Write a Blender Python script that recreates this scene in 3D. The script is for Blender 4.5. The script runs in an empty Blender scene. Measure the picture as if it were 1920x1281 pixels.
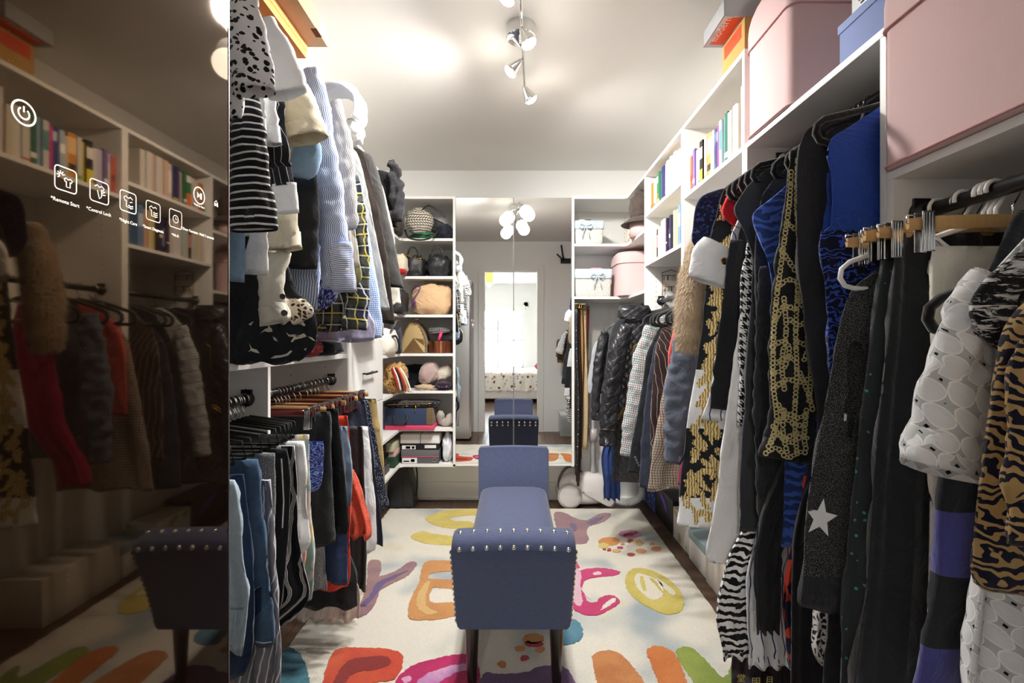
import bpy, bmesh, math, random
from mathutils import Vector, noise, Matrix
from mathutils.bvhtree import BVHTree
from mathutils.geometry import tessellate_polygon

# ------------------------------------------------------------------ camera
F, CX, CY, EYE = 900.0, 963.0, 636.0, 1.30     # focal length in pixels, principal point, eye height
scene = bpy.context.scene
COL = scene.collection
cam_d = bpy.data.cameras.new('camera')
cam_d.sensor_width = 36.0
cam_d.lens = F / 1920 * 36.0
cam_d.shift_x = (960 - CX) / 1920
cam_d.shift_y = (CY - 640.5) / 1920
cam_d.clip_start = 0.02
cam = bpy.data.objects.new('camera', cam_d)
cam.location = (0, 0, EYE)
cam.rotation_euler = (math.pi / 2, 0, 0)
COL.objects.link(cam)
scene.camera = cam
# ------------------------------------------------------------------ world, daylight, exposure
w = bpy.data.worlds.new('world'); scene.world = w
w.use_nodes = True
w.node_tree.nodes['Background'].inputs[0].default_value = (0.90, 0.95, 1.0, 1)
w.node_tree.nodes['Background'].inputs[1].default_value = 10.0
# daylight is the sky seen through the bedroom window behind the camera; SPOT_W is the power of one ceiling spot head
SPOT_W = 34.0
scene.view_settings.view_transform = 'Standard'
scene.view_settings.look = 'None'
scene.view_settings.gamma = 1.0
scene.view_settings.use_curve_mapping = False
scene.view_settings.exposure = 1.40
try:
    scene.cycles.max_bounces = 10; scene.cycles.diffuse_bounces = 6; scene.cycles.glossy_bounces = 5
    scene.cycles.transparent_max_bounces = 12; scene.cycles.sample_clamp_indirect = 6.0
    scene.cycles.caustics_reflective = False; scene.cycles.caustics_refractive = False
except Exception: pass

# ------------------------------------------------------------------ helpers
def V(*a): return Vector(a) if a else Vector((0, 0, 0))
def PX(px, py, d): return Vector(((px - CX) * d / F, d, EYE + (CY - py) * d / F))
def FL(px, py, z=0.0):
    d = F * (EYE - z) / (py - CY); return Vector(((px - CX) * d / F, d, z))
def lin(h):
    if not isinstance(h, str): return tuple(h) if len(h) == 4 else (*h, 1)
    h = h.lstrip('#'); r = []
    for i in (0, 2, 4):
        c = int(h[i:i + 2], 16) / 255; r.append(c / 12.92 if c <= .04045 else ((c + .055) / 1.055) ** 2.4)
    return (*r, 1)
def nz(x, y, z): return noise.noise(Vector((x, y, z)))

class MB:
    """collects vertices, faces, per-loop uv and material index"""
    def __init__(s): s.v = []; s.f = []; s.uv = []; s.mi = []; s.cur = 0
    def add(s, verts, faces, uvs=None):
        b = len(s.v); s.v += [Vector(q) for q in verts]
        for i, f in enumerate(faces):
            s.f.append([b + k for k in f]); s.mi.append(s.cur)
            s.uv.append(uvs[i] if uvs else [(0, 0)] * len(f))
    def box(s, x0, x1, y0, y1, z0, z1, bev=0.0):
        if x0 > x1: x0, x1 = x1, x0
        if y0 > y1: y0, y1 = y1, y0
        if z0 > z1: z0, z1 = z1, z0
        if bev <= 0:
            v = [(x, y, z) for z in (z0, z1) for y in (y0, y1) for x in (x0, x1)]
            fs = [(0, 2, 3, 1), (4, 5, 7, 6), (0, 1, 5, 4), (2, 6, 7, 3), (0, 4, 6, 2), (1, 3, 7, 5)]
            ax = [(0, 1), (0, 1), (0, 2), (0, 2), (1, 2), (1, 2)]
            s.add(v, fs, [[(v[k][a], v[k][b]) for k in f] for f, (a, b) in zip(fs, ax)])
        else:
            bm = bmesh.new(); bmesh.ops.create_cube(bm, size=1)
            for q in bm.verts:
                q.co = Vector(((x0 + x1) / 2 + q.co.x * (x1 - x0), (y0 + y1) / 2 + q.co.y * (y1 - y0), (z0 + z1) / 2 + q.co.z * (z1 - z0)))
            bev = min(bev, .45 * min(x1 - x0, y1 - y0, z1 - z0))
            bmesh.ops.bevel(bm, geom=list(bm.edges), offset=bev, segments=2, affect='EDGES', profile=.6)
            s.bm(bm)
        return s
    def bm(s, bm):
        bm.verts.index_update()
        s.add([q.co.copy() for q in bm.verts], [[q.index for q in f.verts] for f in bm.faces],
              [[(q.co.x + q.co.y, q.co.z) for q in f.verts] for f in bm.faces])
        bm.free(); return s
    def loft(s, rings, cap0=True, cap1=False, closed=True, mats=None):
        n = len(rings[0]); b = len(s.v); vs = []
        for r in rings: vs += r
        us = []
        for r in rings:
            u = [0.0]
            for i in range(n): u.append(u[-1] + (r[(i + 1) % n] - r[i]).length)
            us.append(u)
        vv = [0.0]; mid = n // 4
        for a, c in zip(rings, rings[1:]):
            vv.append(vv[-1] + max((a[mid] - c[mid]).length, (a[0] - c[0]).length * .7))
        fs, uv = [], []; keep = s.cur
        s.v += [Vector(q) for q in vs]
        m = n if closed else n - 1
        for j in range(len(rings) - 1):
            if mats: s.cur = mats[j]
            for i in range(m):
                i2 = (i + 1) % n
                s.f.append([b + j * n + i, b + j * n + i2, b + (j + 1) * n + i2, b + (j + 1) * n + i])
                s.uv.append([(us[j][i], vv[j]), (us[j][i + 1], vv[j]), (us[j + 1][i + 1], vv[j + 1]), (us[j + 1][i], vv[j + 1])])
                s.mi.append(s.cur)
        s.cur = keep
        if closed:
            for flag, j in ((cap0, 0), (cap1, len(rings) - 1)):
                if flag:
                    c = sum(rings[j], Vector()) / n; ci = len(s.v); s.v.append(c)
                    for i in range(n):
                        i2 = (i + 1) % n
                        s.f.append([b + j * n + i2, b + j * n + i, ci] if j == 0 else [b + j * n + i, b + j * n + i2, ci])
                        s.uv.append([(us[j][i], vv[j])] * 3); s.mi.append(mats[min(j, len(mats) - 1)] if mats else s.cur)
        return s
    def tube(s, pts, rad, n=8, closed=False, ref=None, sx=1.0, sy=1.0, cap=True):
        """round tube along a polyline; rad: number or list"""
        pts = [Vector(p) for p in pts]; m = len(pts)
        if not isinstance(rad, (list, tuple)): rad = [rad] * m
        rings = []; prev = None
        for i, p in enumerate(pts):
            a = pts[(i - 1) % m] if (closed or i > 0) else p
            b = pts[(i + 1) % m] if (closed or i < m - 1) else p
            t = (b - a).normalized() if (b - a).length > 1e-9 else Vector((0, 0, 1))
            if ref is not None: nn = Vector(ref) - t * t.dot(Vector(ref))
            elif prev is None:
                q = Vector((0, 0, 1)) if abs(t.z) < .9 else Vector((1, 0, 0)); nn = q - t * t.dot(q)
            else: nn = prev - t * t.dot(prev)
            if nn.length < 1e-6: nn = t.orthogonal()
            nn.normalize(); prev = nn; bb = t.cross(nn)
            rings.append([p + nn * (math.cos(2 * math.pi * k / n) * rad[i] * sx) + bb * (math.sin(2 * math.pi * k / n) * rad[i] * sy) for k in range(n)])
        if closed: rings.append(rings[0])
        return s.loft(rings, cap0=cap and not closed, cap1=cap and not closed)
    def lathe(s, prof, c=(0, 0, 0), n=24, axis='Z', cap=True):
        rings = []
        for r, h in prof:
            q = []
            for k in range(n):
                a = 2 * math.pi * k / n; x, y = r * math.cos(a), r * math.sin(a)
                p = {'Z': (x, y, h), 'Y': (x, h, y), 'X': (h, x, y)}[axis]
                q.append(Vector(c) + Vector(p))
            rings.append(q)
        return s.loft(rings, cap0=cap, cap1=cap)
    def prism(s, poly, z0, z1, jitter=None):
        """2-D outline (x, y) extruded in z"""
        n = len(poly); tri = tessellate_polygon([[Vector((p[0], p[1], 0)) for p in poly]])
        v = [(p[0], p[1], z0) for p in poly] + [(p[0], p[1], z1) for p in poly]
        ar = sum(poly[i][0] * poly[(i + 1) % n][1] - poly[(i + 1) % n][0] * poly[i][1] for i in range(n))
        fs = []
        for t in tri:
            t = list(t); a2 = (poly[t[1]][0] - poly[t[0]][0]) * (poly[t[2]][1] - poly[t[0]][1]) - (poly[t[1]][1] - poly[t[0]][1]) * (poly[t[2]][0] - poly[t[0]][0])
            if a2 < 0: t.reverse()
            fs.append([k + n for k in t]); fs.append(list(reversed(t)))
        for i in range(n):
            j = (i + 1) % n
            fs.append([i, j, n + j, n + i] if ar > 0 else [j, i, n + i, n + j])
        s.add(v, fs, [[(v[k][0], v[k][1]) for k in f] for f in fs]); return s
    def xf(s, M, start=0):
        for i in range(start, len(s.v)): s.v[i] = M @ s.v[i]
        return s
def wloc(o):
    r = Vector()
    while o is not None: r = r + Vector(o.location); o = o.parent
    return r
def tag(o, label=None, cat=None, group=None, kind=None):
    if label: o['label'] = label
    if cat: o['category'] = cat
    if group: o['group'] = group
    if kind: o['kind'] = kind
    return o
def empty(name, loc, label=None, cat=None, group=None, kind=None):
    o = bpy.data.objects.new(name, None); o.location = loc; o.empty_display_size = .05
    COL.objects.link(o); return tag(o, label, cat, group, kind)
def build(mb, name, mats, parent=None, smooth=True, label=None, cat=None, group=None, kind=None, auto=None):
    me = bpy.data.meshes.new(name)
    if parent is not None: org = wloc(parent)
    else:
        xs = [q.x for q in mb.v]; ys = [q.y for q in mb.v]; zs = [q.z for q in mb.v]
        org = Vector(((min(xs) + max(xs)) / 2, (min(ys) + max(ys)) / 2, min(zs)))
    me.from_pydata([q - org for q in mb.v], [], mb.f)
    uvl = me.uv_layers.new(name='UVMap')
    uvl.data.foreach_set('uv', [c for f in mb.uv for p in f for c in p])
    me.polygons.foreach_set('material_index', mb.mi)
    if not isinstance(mats, (list, tuple)): mats = [mats]
    for m in mats: me.materials.append(m)
    me.polygons.foreach_set('use_smooth', [bool(smooth)] * len(mb.f))
    if auto:
        me.update(); 
        try: me.set_sharp_from_angle(angle=math.radians(auto))
        except Exception: pass
    me.update()
    o = bpy.data.objects.new(name, me); COL.objects.link(o)
    if parent is not None: o.parent = parent
    else: o.location = org
    return tag(o, label, cat, group, kind)
def copy_tree(o, loc=None, parent=None, label=None, group=None):
    c = o.copy(); COL.objects.link(c); c.parent = parent
    if loc is not None: c.location = loc
    for ch in list(o.children): copy_tree(ch, None, c)
    if label: c['label'] = label
    if group: c['group'] = group
    return c

# ------------------------------------------------------------------ materials
def W(nt, u, v, su=1.0, sv=1.0): return nt.vec(nt.m_('MULTIPLY', u, su), nt.m_('MULTIPLY', v, sv))
class NT:
    def __init__(s, name):
        s.m = bpy.data.materials.new(name); s.m.use_nodes = True; s.t = s.m.node_tree
        s.bsdf = s.t.nodes['Principled BSDF']; s._uv = None
    def node(s, typ, **k):
        n = s.t.nodes.new(typ)
        for a, b in k.items(): setattr(n, a, b)
        return n
    def put(s, sock, val):
        if isinstance(val, bpy.types.NodeSocket): s.t.links.new(val, sock)
        elif isinstance(val, str): sock.default_value = lin(val)
        else: sock.default_value = val
    def m_(s, op, a, b=0.0, c=0.0):
        n = s.node('ShaderNodeMath', operation=op); s.put(n.inputs[0], a); s.put(n.inputs[1], b); s.put(n.inputs[2], c); return n.outputs[0]
    def mix(s, f, a, b, mode='MIX'):
        n = s.node('ShaderNodeMix', data_type='RGBA', blend_type=mode)
        s.put(n.inputs[0], f); s.put(n.inputs[6], lin(a) if not isinstance(a, bpy.types.NodeSocket) else a); s.put(n.inputs[7], lin(b) if not isinstance(b, bpy.types.NodeSocket) else b)
        return n.outputs[2]
    def uv(s):
        if s._uv is None:
            t = s.node('ShaderNodeTexCoord'); sp = s.node('ShaderNodeSeparateXYZ'); s.t.links.new(t.outputs['UV'], sp.inputs[0])
            s._uv = (sp.outputs[0], sp.outputs[1], t.outputs['UV'], t.outputs['Object'])
        return s._uv
    def vec(s, x, y, z=0.0):
        n = s.node('ShaderNodeCombineXYZ'); s.put(n.inputs[0], x); s.put(n.inputs[1], y); s.put(n.inputs[2], z); return n.outputs[0]
    def noise(s, vec, scale, detail=2.0, rough=.5, dist=0.0):
        n = s.node('ShaderNodeTexNoise'); s.put(n.inputs['Vector'], vec); n.inputs['Scale'].default_value = scale
        n.inputs['Detail'].default_value = detail; n.inputs['Roughness'].default_value = rough; n.inputs['Distortion'].default_value = dist
        return n.outputs[0]
    def voro(s, vec, scale, feature='F1', rnd=1.0):
        n = s.node('ShaderNodeTexVoronoi', feature=feature); s.put(n.inputs['Vector'], vec); n.inputs['Scale'].default_value = scale
        n.inputs['Randomness'].default_value = rnd; return n.outputs['Distance']
    def wave(s, vec, scale, dist, dscale=1.0, typ='BANDS', dirn='X', detail=2.0):
        n = s.node('ShaderNodeTexWave', wave_type=typ)
        if typ == 'BANDS': n.bands_direction = dirn
        s.put(n.inputs['Vector'], vec); n.inputs['Scale'].default_value = scale; n.inputs['Distortion'].default_value = dist
        n.inputs['Detail'].default_value = detail; n.inputs['Detail Scale'].default_value = dscale; return n.outputs[1]
    def step(s, x, thr, soft=.02):
        n = s.node('ShaderNodeMapRange', interpolation_type='SMOOTHSTEP'); s.put(n.inputs[0], x)
        n.inputs[1].default_value = thr - soft; n.inputs[2].default_value = thr + soft; return n.outputs[0]
    def band(s, c, period, duty, off=0.0):
        f = s.m_('FRACT', s.m_('ADD', s.m_('DIVIDE', c, period), off)); return s.m_('LESS_THAN', f, duty)
    def bump(s, h, strength=.3, dist=.002):
        n = s.node('ShaderNodeBump'); n.inputs['Strength'].default_value = strength; n.inputs['Distance'].default_value = dist
        s.put(n.inputs['Height'], h); s.t.links.new(n.outputs[0], s.bsdf.inputs['Normal'])
    def bump2(s, h1, s1, d1, h2, s2, d2):
        a = s.node('ShaderNodeBump'); a.inputs['Strength'].default_value = s1; a.inputs['Distance'].default_value = d1; s.put(a.inputs['Height'], h1)
        n = s.node('ShaderNodeBump'); n.inputs['Strength'].default_value = s2; n.inputs['Distance'].default_value = d2; s.put(n.inputs['Height'], h2)
        s.t.links.new(a.outputs[0], n.inputs['Normal']); s.t.links.new(n.outputs[0], s.bsdf.inputs['Normal'])
    def done(s, col, rough=.85, metal=0.0, sheen=0.0, spec=.3, alpha=None, emit=None, es=1.0, trans=0.0, coat=0.0):
        b = s.bsdf.inputs; s.put(b['Base Color'], lin(col) if not isinstance(col, bpy.types.NodeSocket) else col)
        s.put(b['Roughness'], rough); b['Metallic'].default_value = metal; b['Specular IOR Level'].default_value = spec
        b['Sheen Weight'].default_value = sheen; b['Transmission Weight'].default_value = trans; b['Coat Weight'].default_value = coat
        if alpha is not None: s.put(b['Alpha'], alpha)
        if emit is not None: s.put(b['Emission Color'], lin(emit)); b['Emission Strength'].default_value = es
        return s.m
_M = {}
def plain(col, rough=.5, metal=0.0, spec=.4, var=.0, **k):
    key = ('plain', str(col), rough, metal, spec, var, tuple(sorted(k.items())))
    if key not in _M:
        nt = NT('surface_' + (col.strip('#') if isinstance(col, str) else 'cover')); c = col
        if var:
            f = nt.noise(nt.uv()[3], 9.0, 3)
            a = Vector(lin(col)[:3]); c = nt.mix(f, (*(a * (1 - var)), 1), (*(a * (1 + var)), 1))
        _M[key] = nt.done(c, rough, metal, spec=spec, **k)
    return _M[key]
def fab(key, fn, rough=.9, weave=5200.0, wb=.35, var=.10, sheen=.15, spec=.2, bumpfn=None, alpha=None, wk=.55):
    """cloth: fn(nt, u, v) gives the colour"""
    if key in _M: return _M[key]
    nt = NT('cloth_' + key.replace(' ', '_')); u, v, uv, ob = nt.uv()
    c = fn(nt, u, v)
    n1 = nt.noise(uv, 35.0, 4, .6)
    c = nt.mix(1.0, c, nt.mix(n1, (1 - var,) * 3 + (1,), (1 + var,) * 3 + (1,)), 'MULTIPLY') if var else c
    if bumpfn: h = bumpfn(nt, u, v)
    else:
        h = nt.m_('ADD', nt.m_('SINE', nt.m_('MULTIPLY', u, weave)), nt.m_('SINE', nt.m_('MULTIPLY', v, weave)))
        h = nt.m_('MULTIPLY', h, .12)
    nt.bump2(nt.noise(W(nt, u, v, 1.0, .55), 17.0, 3, .55, 1.4), wk, .014, h, wb, .003 if bumpfn else .0015)
    _M[key] = nt.done(c, rough, sheen=sheen, spec=spec, alpha=alpha(nt, u, v) if alpha else None); return _M[key]
def solid(col, **k): return fab('solid_' + col.strip('#') + ('_%s' % k if k else '').replace("'", ''), lambda nt, u, v: nt.mix(0.0, col, col), **k)
def stripes(c0, c1, period, duty, ax='v', **k):
    return fab(f'stripes_{c0}{c1}{period}{duty}{ax}'.replace('#', ''), lambda nt, u, v: nt.mix(nt.band(v if ax == 'v' else u if ax == 'u' else nt.m_('ADD', u, v), period, duty), c0, c1), **k)
def plaid(c0, lines, **k):
    """lines: (axis, period, duty, offset, colour, opacity)"""
    def fn(nt, u, v):
        c = nt.mix(0.0, c0, c0)
        for ax, p, dty, off, cc, op in lines:
            c = nt.mix(nt.m_('MULTIPLY', nt.band(u if ax == 'u' else v, p, dty, off), op), c, cc)
        return c
    return fab('plaid_' + c0.strip('#') + str(len(lines)) + lines[0][4].strip('#') + str(lines[0][1]), fn, **k)
# ------------------------------------------------------------------ room shell
WX, BY, FY, CH = 1.25, 3.90, 0.28, 2.67     # side walls, back wall, door wall, ceiling height
XF, TOP = 0.83, 2.345                       # front plane and top of the wall-hung closet units
UY = 3.51                                   # front plane of the units on the back wall
white = plain('#f1f1ee', .42, spec=.35)
lam = plain('#ebeae7', .42, spec=.3)
wallm = (lambda nt: (nt.bump(nt.noise(nt.uv()[3], 60.0, 3), .06, .002), nt.done('#f3f3f2', .75, spec=.2))[1])(NT('wall_paint'))
ceilm = (lambda nt: (nt.bump(nt.noise(nt.uv()[3], 80.0, 3), .05, .002), nt.done('#dfddd9', .7, spec=.1))[1])(NT('ceiling_paint'))
def wood_floor():
    nt = NT('dark_oak_floor'); ob = nt.uv()[3]
    mp = nt.node('ShaderNodeMapping'); mp.inputs['Scale'].default_value = (26, 1.6, 10); nt.put(mp.inputs[0], ob)
    oi = nt.node('ShaderNodeObjectInfo')
    ad = nt.node('ShaderNodeVectorMath', operation='ADD'); nt.put(ad.inputs[0], mp.outputs[0])
    nt.put(ad.inputs[1], nt.vec(nt.m_('MULTIPLY', oi.outputs['Random'], 40.0), nt.m_('MULTIPLY', oi.outputs['Random'], 17.0)))
    f = nt.noise(ad.outputs[0], 1.0, 6, .65, .6)
    c = nt.mix(f, '#33241b', '#7d5f4a')
    c = nt.mix(nt.m_('MULTIPLY', oi.outputs['Random'], .45), c, '#241a15')
    nt.bump(f, .15, .002)
    return nt.done(c, .38, spec=.45)
woodm = wood_floor()
def struct(mb, name, m, parent=None, **k): return build(mb, name, m, parent, smooth=False, kind='structure' if parent is None else None, **k)
fl = struct(MB().box(-2.4, 2.4, -5.2, BY + .1, -.08, -.012), 'floor', plain('#2c211b', .6))
rnd = random.Random(4)
pw = .128; x = -WX; k = 0
pl_mesh = {}
while x < WX - .001:
    x1 = min(x + pw, WX); y = FY - .12 - rnd.random() * .9
    while y < BY:
        ln = 1.25; y1 = min(y + ln, BY); ys = max(y, FY - .12)
        if y1 - ys > .05:
            struct(MB().box(x + .0008, x1 - .0008, ys + .0008, y1 - .0008, -.012, 0, .0012), 'floor_plank', woodm, fl)
        y += ln
    x = x1
struct(MB().box(-2.2, 2.2, -5.0, FY - .121, -.012, 0), 'floor_bedroom', woodm)
struct(MB().box(-WX - .08, WX + .08, FY - .12, BY + .1, CH, CH + .1), 'ceiling', ceilm)
struct(MB().box(-WX - .1, WX + .1, BY, BY + .1, -.012, CH), 'wall_back', wallm)
struct(MB().box(-WX - .1, -WX, FY, BY, -.012, CH), 'wall_left', wallm)
struct(MB().box(WX, WX + .1, FY, BY, -.012, CH), 'wall_right', wallm)
DX0, DX1, DH = -.41, .335, 2.256
m = MB(); m.box(-2.2, DX0, FY - .12, FY, -.012, CH); m.box(DX1, 2.2, FY - .12, FY, -.012, CH); m.box(DX0, DX1, FY - .12, FY, DH, CH)
struct(m, 'wall_front', wallm)
m = MB()
for s0, y0 in ((1, FY), (-1, FY - .12)):
    ya, yb = (y0, y0 + .018 * s0)
    m.box(DX0 - .085, DX0, ya, yb, 0, DH + .085, .003); m.box(DX1, DX1 + .085, ya, yb, 0, DH + .085, .003)
    m.box(DX0, DX1, ya, yb, DH, DH + .085, .003)
struct(m, 'trim_1', white)
m = MB(); m.box(-1.24, 1.24, BY - .016, BY, 0, .142, .003); m.box(-1.24, 1.24, BY - .03, BY, 0, .022, .004)
struct(m, 'baseboard_back', white)
for sd, nm in ((-1, 'baseboard_left'), (1, 'baseboard_right')):
    struct(MB().box(sd * WX, sd * (WX - .016), FY + .02, BY - .03, 0, .142, .003), nm, white)
# bedroom seen through the door in the mirror
bw = plain('#f2f2f0', .8)
WZ0, WZ1, WA, WB = .55, 2.12, -1.22, .26
m = MB(); m.box(-2.2, WA, -5.1, -5.0, 0, CH); m.box(WB, 2.2, -5.1, -5.0, 0, CH); m.box(WA, WB, -5.1, -5.0, 0, WZ0); m.box(WA, WB, -5.1, -5.0, WZ1, CH)
struct(m, 'wall_bedroom_back', bw)
struct(MB().box(-2.3, -2.2, -5.1, FY - .12, 0, CH), 'wall_bedroom_left', bw)
struct(MB().box(2.2, 2.3, -5.1, FY - .12, 0, CH), 'wall_bedroom_right', bw)
struct(MB().box(-2.3, 2.3, -5.1, FY - .12, CH, CH + .1), 'ceiling_bedroom', bw)
wr = empty('window_1', (-.48, -5.0, WZ0), kind='structure')
m = MB()
for xx in (WA, -.42, WB - .06): m.box(xx, xx + .06, -5.06, -4.99, WZ0, WZ1, .004)
for zz in (WZ0, WZ1 - .06): m.box(WA, WB, -5.06, -4.99, zz, zz + .06, .004)
m.box(-.36, WB - .06, -5.05, -5.0, 1.25, 1.29)
m.box(WA, -.42, -5.05, -5.0, 1.55, 1.59)
build(m, 'window_frame', plain('#dfe3e6', .5), wr, False)
m = MB(); m.box(WA - .1, WA, -5.0, -4.975, WZ0 - .05, WZ1 + .1); m.box(WB, WB + .1, -5.0, -4.975, WZ0 - .05, WZ1 + .1); m.box(WA - .1, WB + .1, -5.0, -4.975, WZ1, WZ1 + .1)
build(m, 'window_casing', white, wr, False)
gl = NT('window_glass'); gm = gl.done((1, 1, 1, 1), .02, trans=1.0, spec=.3, alpha=.15)
build(MB().box(WA + .06, -.42, -5.03, -5.025, WZ0 + .06, WZ1 - .06), 'pane', gm, wr, False)
build(MB().box(-.36, WB - .06, -5.03, -5.025, WZ0 + .06, WZ1 - .06), 'pane', gm, wr, False)
build(MB().box(WA - .03, WB + .03, -4.975, -4.90, WZ1 - .12, WZ1 + .02, .01), 'roller_blind', white, wr, False)
# neighbouring house outside that window
m = MB(); m.box(-4, 3, -9.2, -9.0, -3, 3.2)
nb = build(m, 'neighbour_house', plain('#c9cdd0', .9), None, False, label='pale grey neighbouring house outside the bedroom window', cat='building')
for xx in (-1.6, -.7, .2):
    f = build(MB().box(xx, xx + .5, -9.0, -8.95, .3, 2.0), 'window', plain('#6c757c', .3), nb, False)
# bed
bd = empty('bed', (0, -3.7, 0), 'bed with cream floral duvet in the room beyond the door', 'bed')
build(MB().box(-1.0, 1.0, -4.6, -2.75, .08, .34, .02), 'bed_base', plain('#e9e6e2', .8), bd)
build(MB().box(-1.0, 1.0, -4.6, -2.75, .345, .56, .05), 'mattress', plain('#f3f2f0', .9), bd)
def floral(nt, u, v):
    d1 = nt.voro(nt.uv()[3], 9.0); d2 = nt.voro(nt.uv()[3], 14.0)
    c = nt.mix(nt.step(d2, .22, .03), '#6f7a5a', '#f2efe6'); return nt.mix(nt.step(d1, .25, .04), '#8a4f3c', c)
m = MB(); n = 40
top = [[V(-1.06 + 2.12 * i / n, -4.65 + 1.9 * j / 24, .61 + .03 * nz(i * .4, j * .4, 1)) for i in range(n + 1)] for j in range(25)]
for q in range(8): top.append([V(-1.06 + 2.12 * i / n, -2.735 + .02 * math.sin(i * 1.7 + q * .3), .60 - .05 * q + .012 * math.sin(i * 2.2)) for i in range(n + 1)])
m.loft(top, closed=False)
build(m, 'duvet', fab('floral duvet', floral), bd)
m = MB()
for j in range(9):
    t = math.pi * j / 8; r = max(.001, math.sin(t)) ** .6
m.lathe([(.001, 0), (.13, .03), (.18, .09), (.12, .16), (.001, .18)], (.62, -3.3, .625), 20)
build(m, 'red_cushion', solid('#b8243a'), None, label='small red cushion on the floral bed', cat='cushion')
pd = empty('pendant_lamp', (-.46, -2.0, CH), 'small amber glass pendant lamp hanging in the room beyond the door', 'lamp')
build(MB().tube([V(-.46, -2, CH), V(-.46, -2, 2.56)], .004, 6), 'cord', plain('#555555'), pd)
pl_ = bpy.data.lights.new('pendant_bulb_offscreen', 'POINT'); pl_.energy = 24; pl_.color = (1, .93, .85); pl_.shadow_soft_size = .04
po_ = bpy.data.objects.new('pendant_bulb_offscreen', pl_); po_.location = (-.46, -2, 2.32); COL.objects.link(po_)
build(MB().lathe([(.03, 2.56), (.07, 2.55), (.075, 2.35), (.07, 2.35), (.065, 2.54)], (-.46, -2, 0), 20, cap=False), 'shade', plain('#c9a35a', .3, emit='#e8c272', es=.6), pd)
br = empty('wall_bracket', (.72, FY, 2.36), 'black angled metal wall bracket beside the door', 'bracket')
build(MB().box(.66, .80, FY, FY + .02, 2.36, 2.43, .002), 'plate', plain('#151515', .5), br)
m = MB(); m.tube([V(.70, FY + .02, 2.40), V(.66, FY + .1, 2.60)], .012, 4); m.tube([V(.70, FY + .02, 2.40), V(.60, FY + .12, 2.47)], .012, 4)
build(m, 'arm', plain('#151515', .5), br, False)

# ------------------------------------------------------------------ closet units (all wall hung)
T = .019
def unit(name, label, loc): return empty(name, loc, label, 'shelving')
def part(u, name, m=lam, *boxes, bev=.0012, smooth=False):
    mb = MB()
    for b in boxes: mb.box(*b, bev=bev)
    return build(mb, name, m, u, smooth)
def peg_holes(u, x0, yface, zs, xs, facing=-1):
    mb = MB()
    for z in zs:
        for xx in xs:
            c = V(xx, yface, z); n = 6
            mb.loft([[c + V(math.cos(a * 2 * math.pi / n) * .0028, facing * .0006, math.sin(a * 2 * math.pi / n) * .0028) for a in range(n)]] * 2, cap0=True)
    build(mb, 'peg_holes', plain('#4a4a48', .8), u, False, kind='stuff')
def L_shelf(u, side, z0, xin, name='shelf', yfar=BY - .003, ynear=3.05):
    """corner board: along the back wall and forward along the side wall, rounded inner corner"""
    xs, xw = side * XF, side * (WX - .003)
    r = .035; poly = [(xin, yfar), (xin, UY)]
    for k in range(6):
        a = k / 5 * math.pi / 2
        poly.append((xs - side * r + side * r * math.sin(a), UY - r + r * math.cos(a)))
    poly[2:8] = [(xs - side * r * (1 - math.sin(k / 5 * math.pi / 2)), UY - r * (1 - math.cos(k / 5 * math.pi / 2))) for k in range(6)]
    poly += [(xs, ynear), (xw, ynear), (xw, yfar)]
    return build(MB().prism(poly, z0, z0 + T), name, lam, u, False)
MXA, MXB = -.425, .425      # mirror cabinet
# left corner unit: seven boards
LU = unit('corner_shelving', 'white corner shelving crammed with handbags left of the mirror', (-1.0, 3.6, .36))
part(LU, 'back_panel', lam, (-WX + .012, MXA - T, BY - .012, BY - .002, .37, TOP - T))
part(LU, 'side_panel', lam, (-WX + .002, -WX + .012, 3.05, BY - .012, .37, TOP - T))
part(LU, 'upright', lam, (MXA - T, MXA, UY, BY - .012, .366, TOP - T))
ZL = [EYE + (CY - y) * UY / F for y in (447, 518, 590, 663, 733, 804, 871)]
for z in [TOP - T] + [z - T for z in ZL]: L_shelf(LU, -1, z, MXA if z < TOP - .1 and z < .4 else MXA - T + (T if z > TOP - .1 else 0), ynear=3.052)
# right corner unit
RU = unit('corner_shelving', 'white corner shelving with woven baskets right of the mirror', (1.0, 3.6, 1.2))
part(RU, 'back_panel', lam, (MXB + T, WX - .012, BY - .012, BY - .002, .37, TOP - T))
part(RU, 'side_panel', lam, (WX - .012, WX - .002, 3.05, BY - .012, .37, TOP - T))
part(RU, 'upright', lam, (MXB, MXB + T, UY, BY - .012, .366, TOP - T))
part(RU, 'batten', lam, (.79, .795, BY - .014, BY - .0121, .37, TOP - T))
ZR = [EYE + (CY - y) * UY / F for y in (457, 556)]
L_shelf(RU, 1, TOP - T, MXB, ynear=3.052)
for z in ZR: L_shelf(RU, 1, z - T, MXB + T, ynear=3.052)
peg_holes(RU, 0, BY - .0122, [ZR[0] + .03 + .032 * i for i in range(9)] + [ZR[1] + .03 + .032 * i for i in range(9)], [.90], -1)
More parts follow.
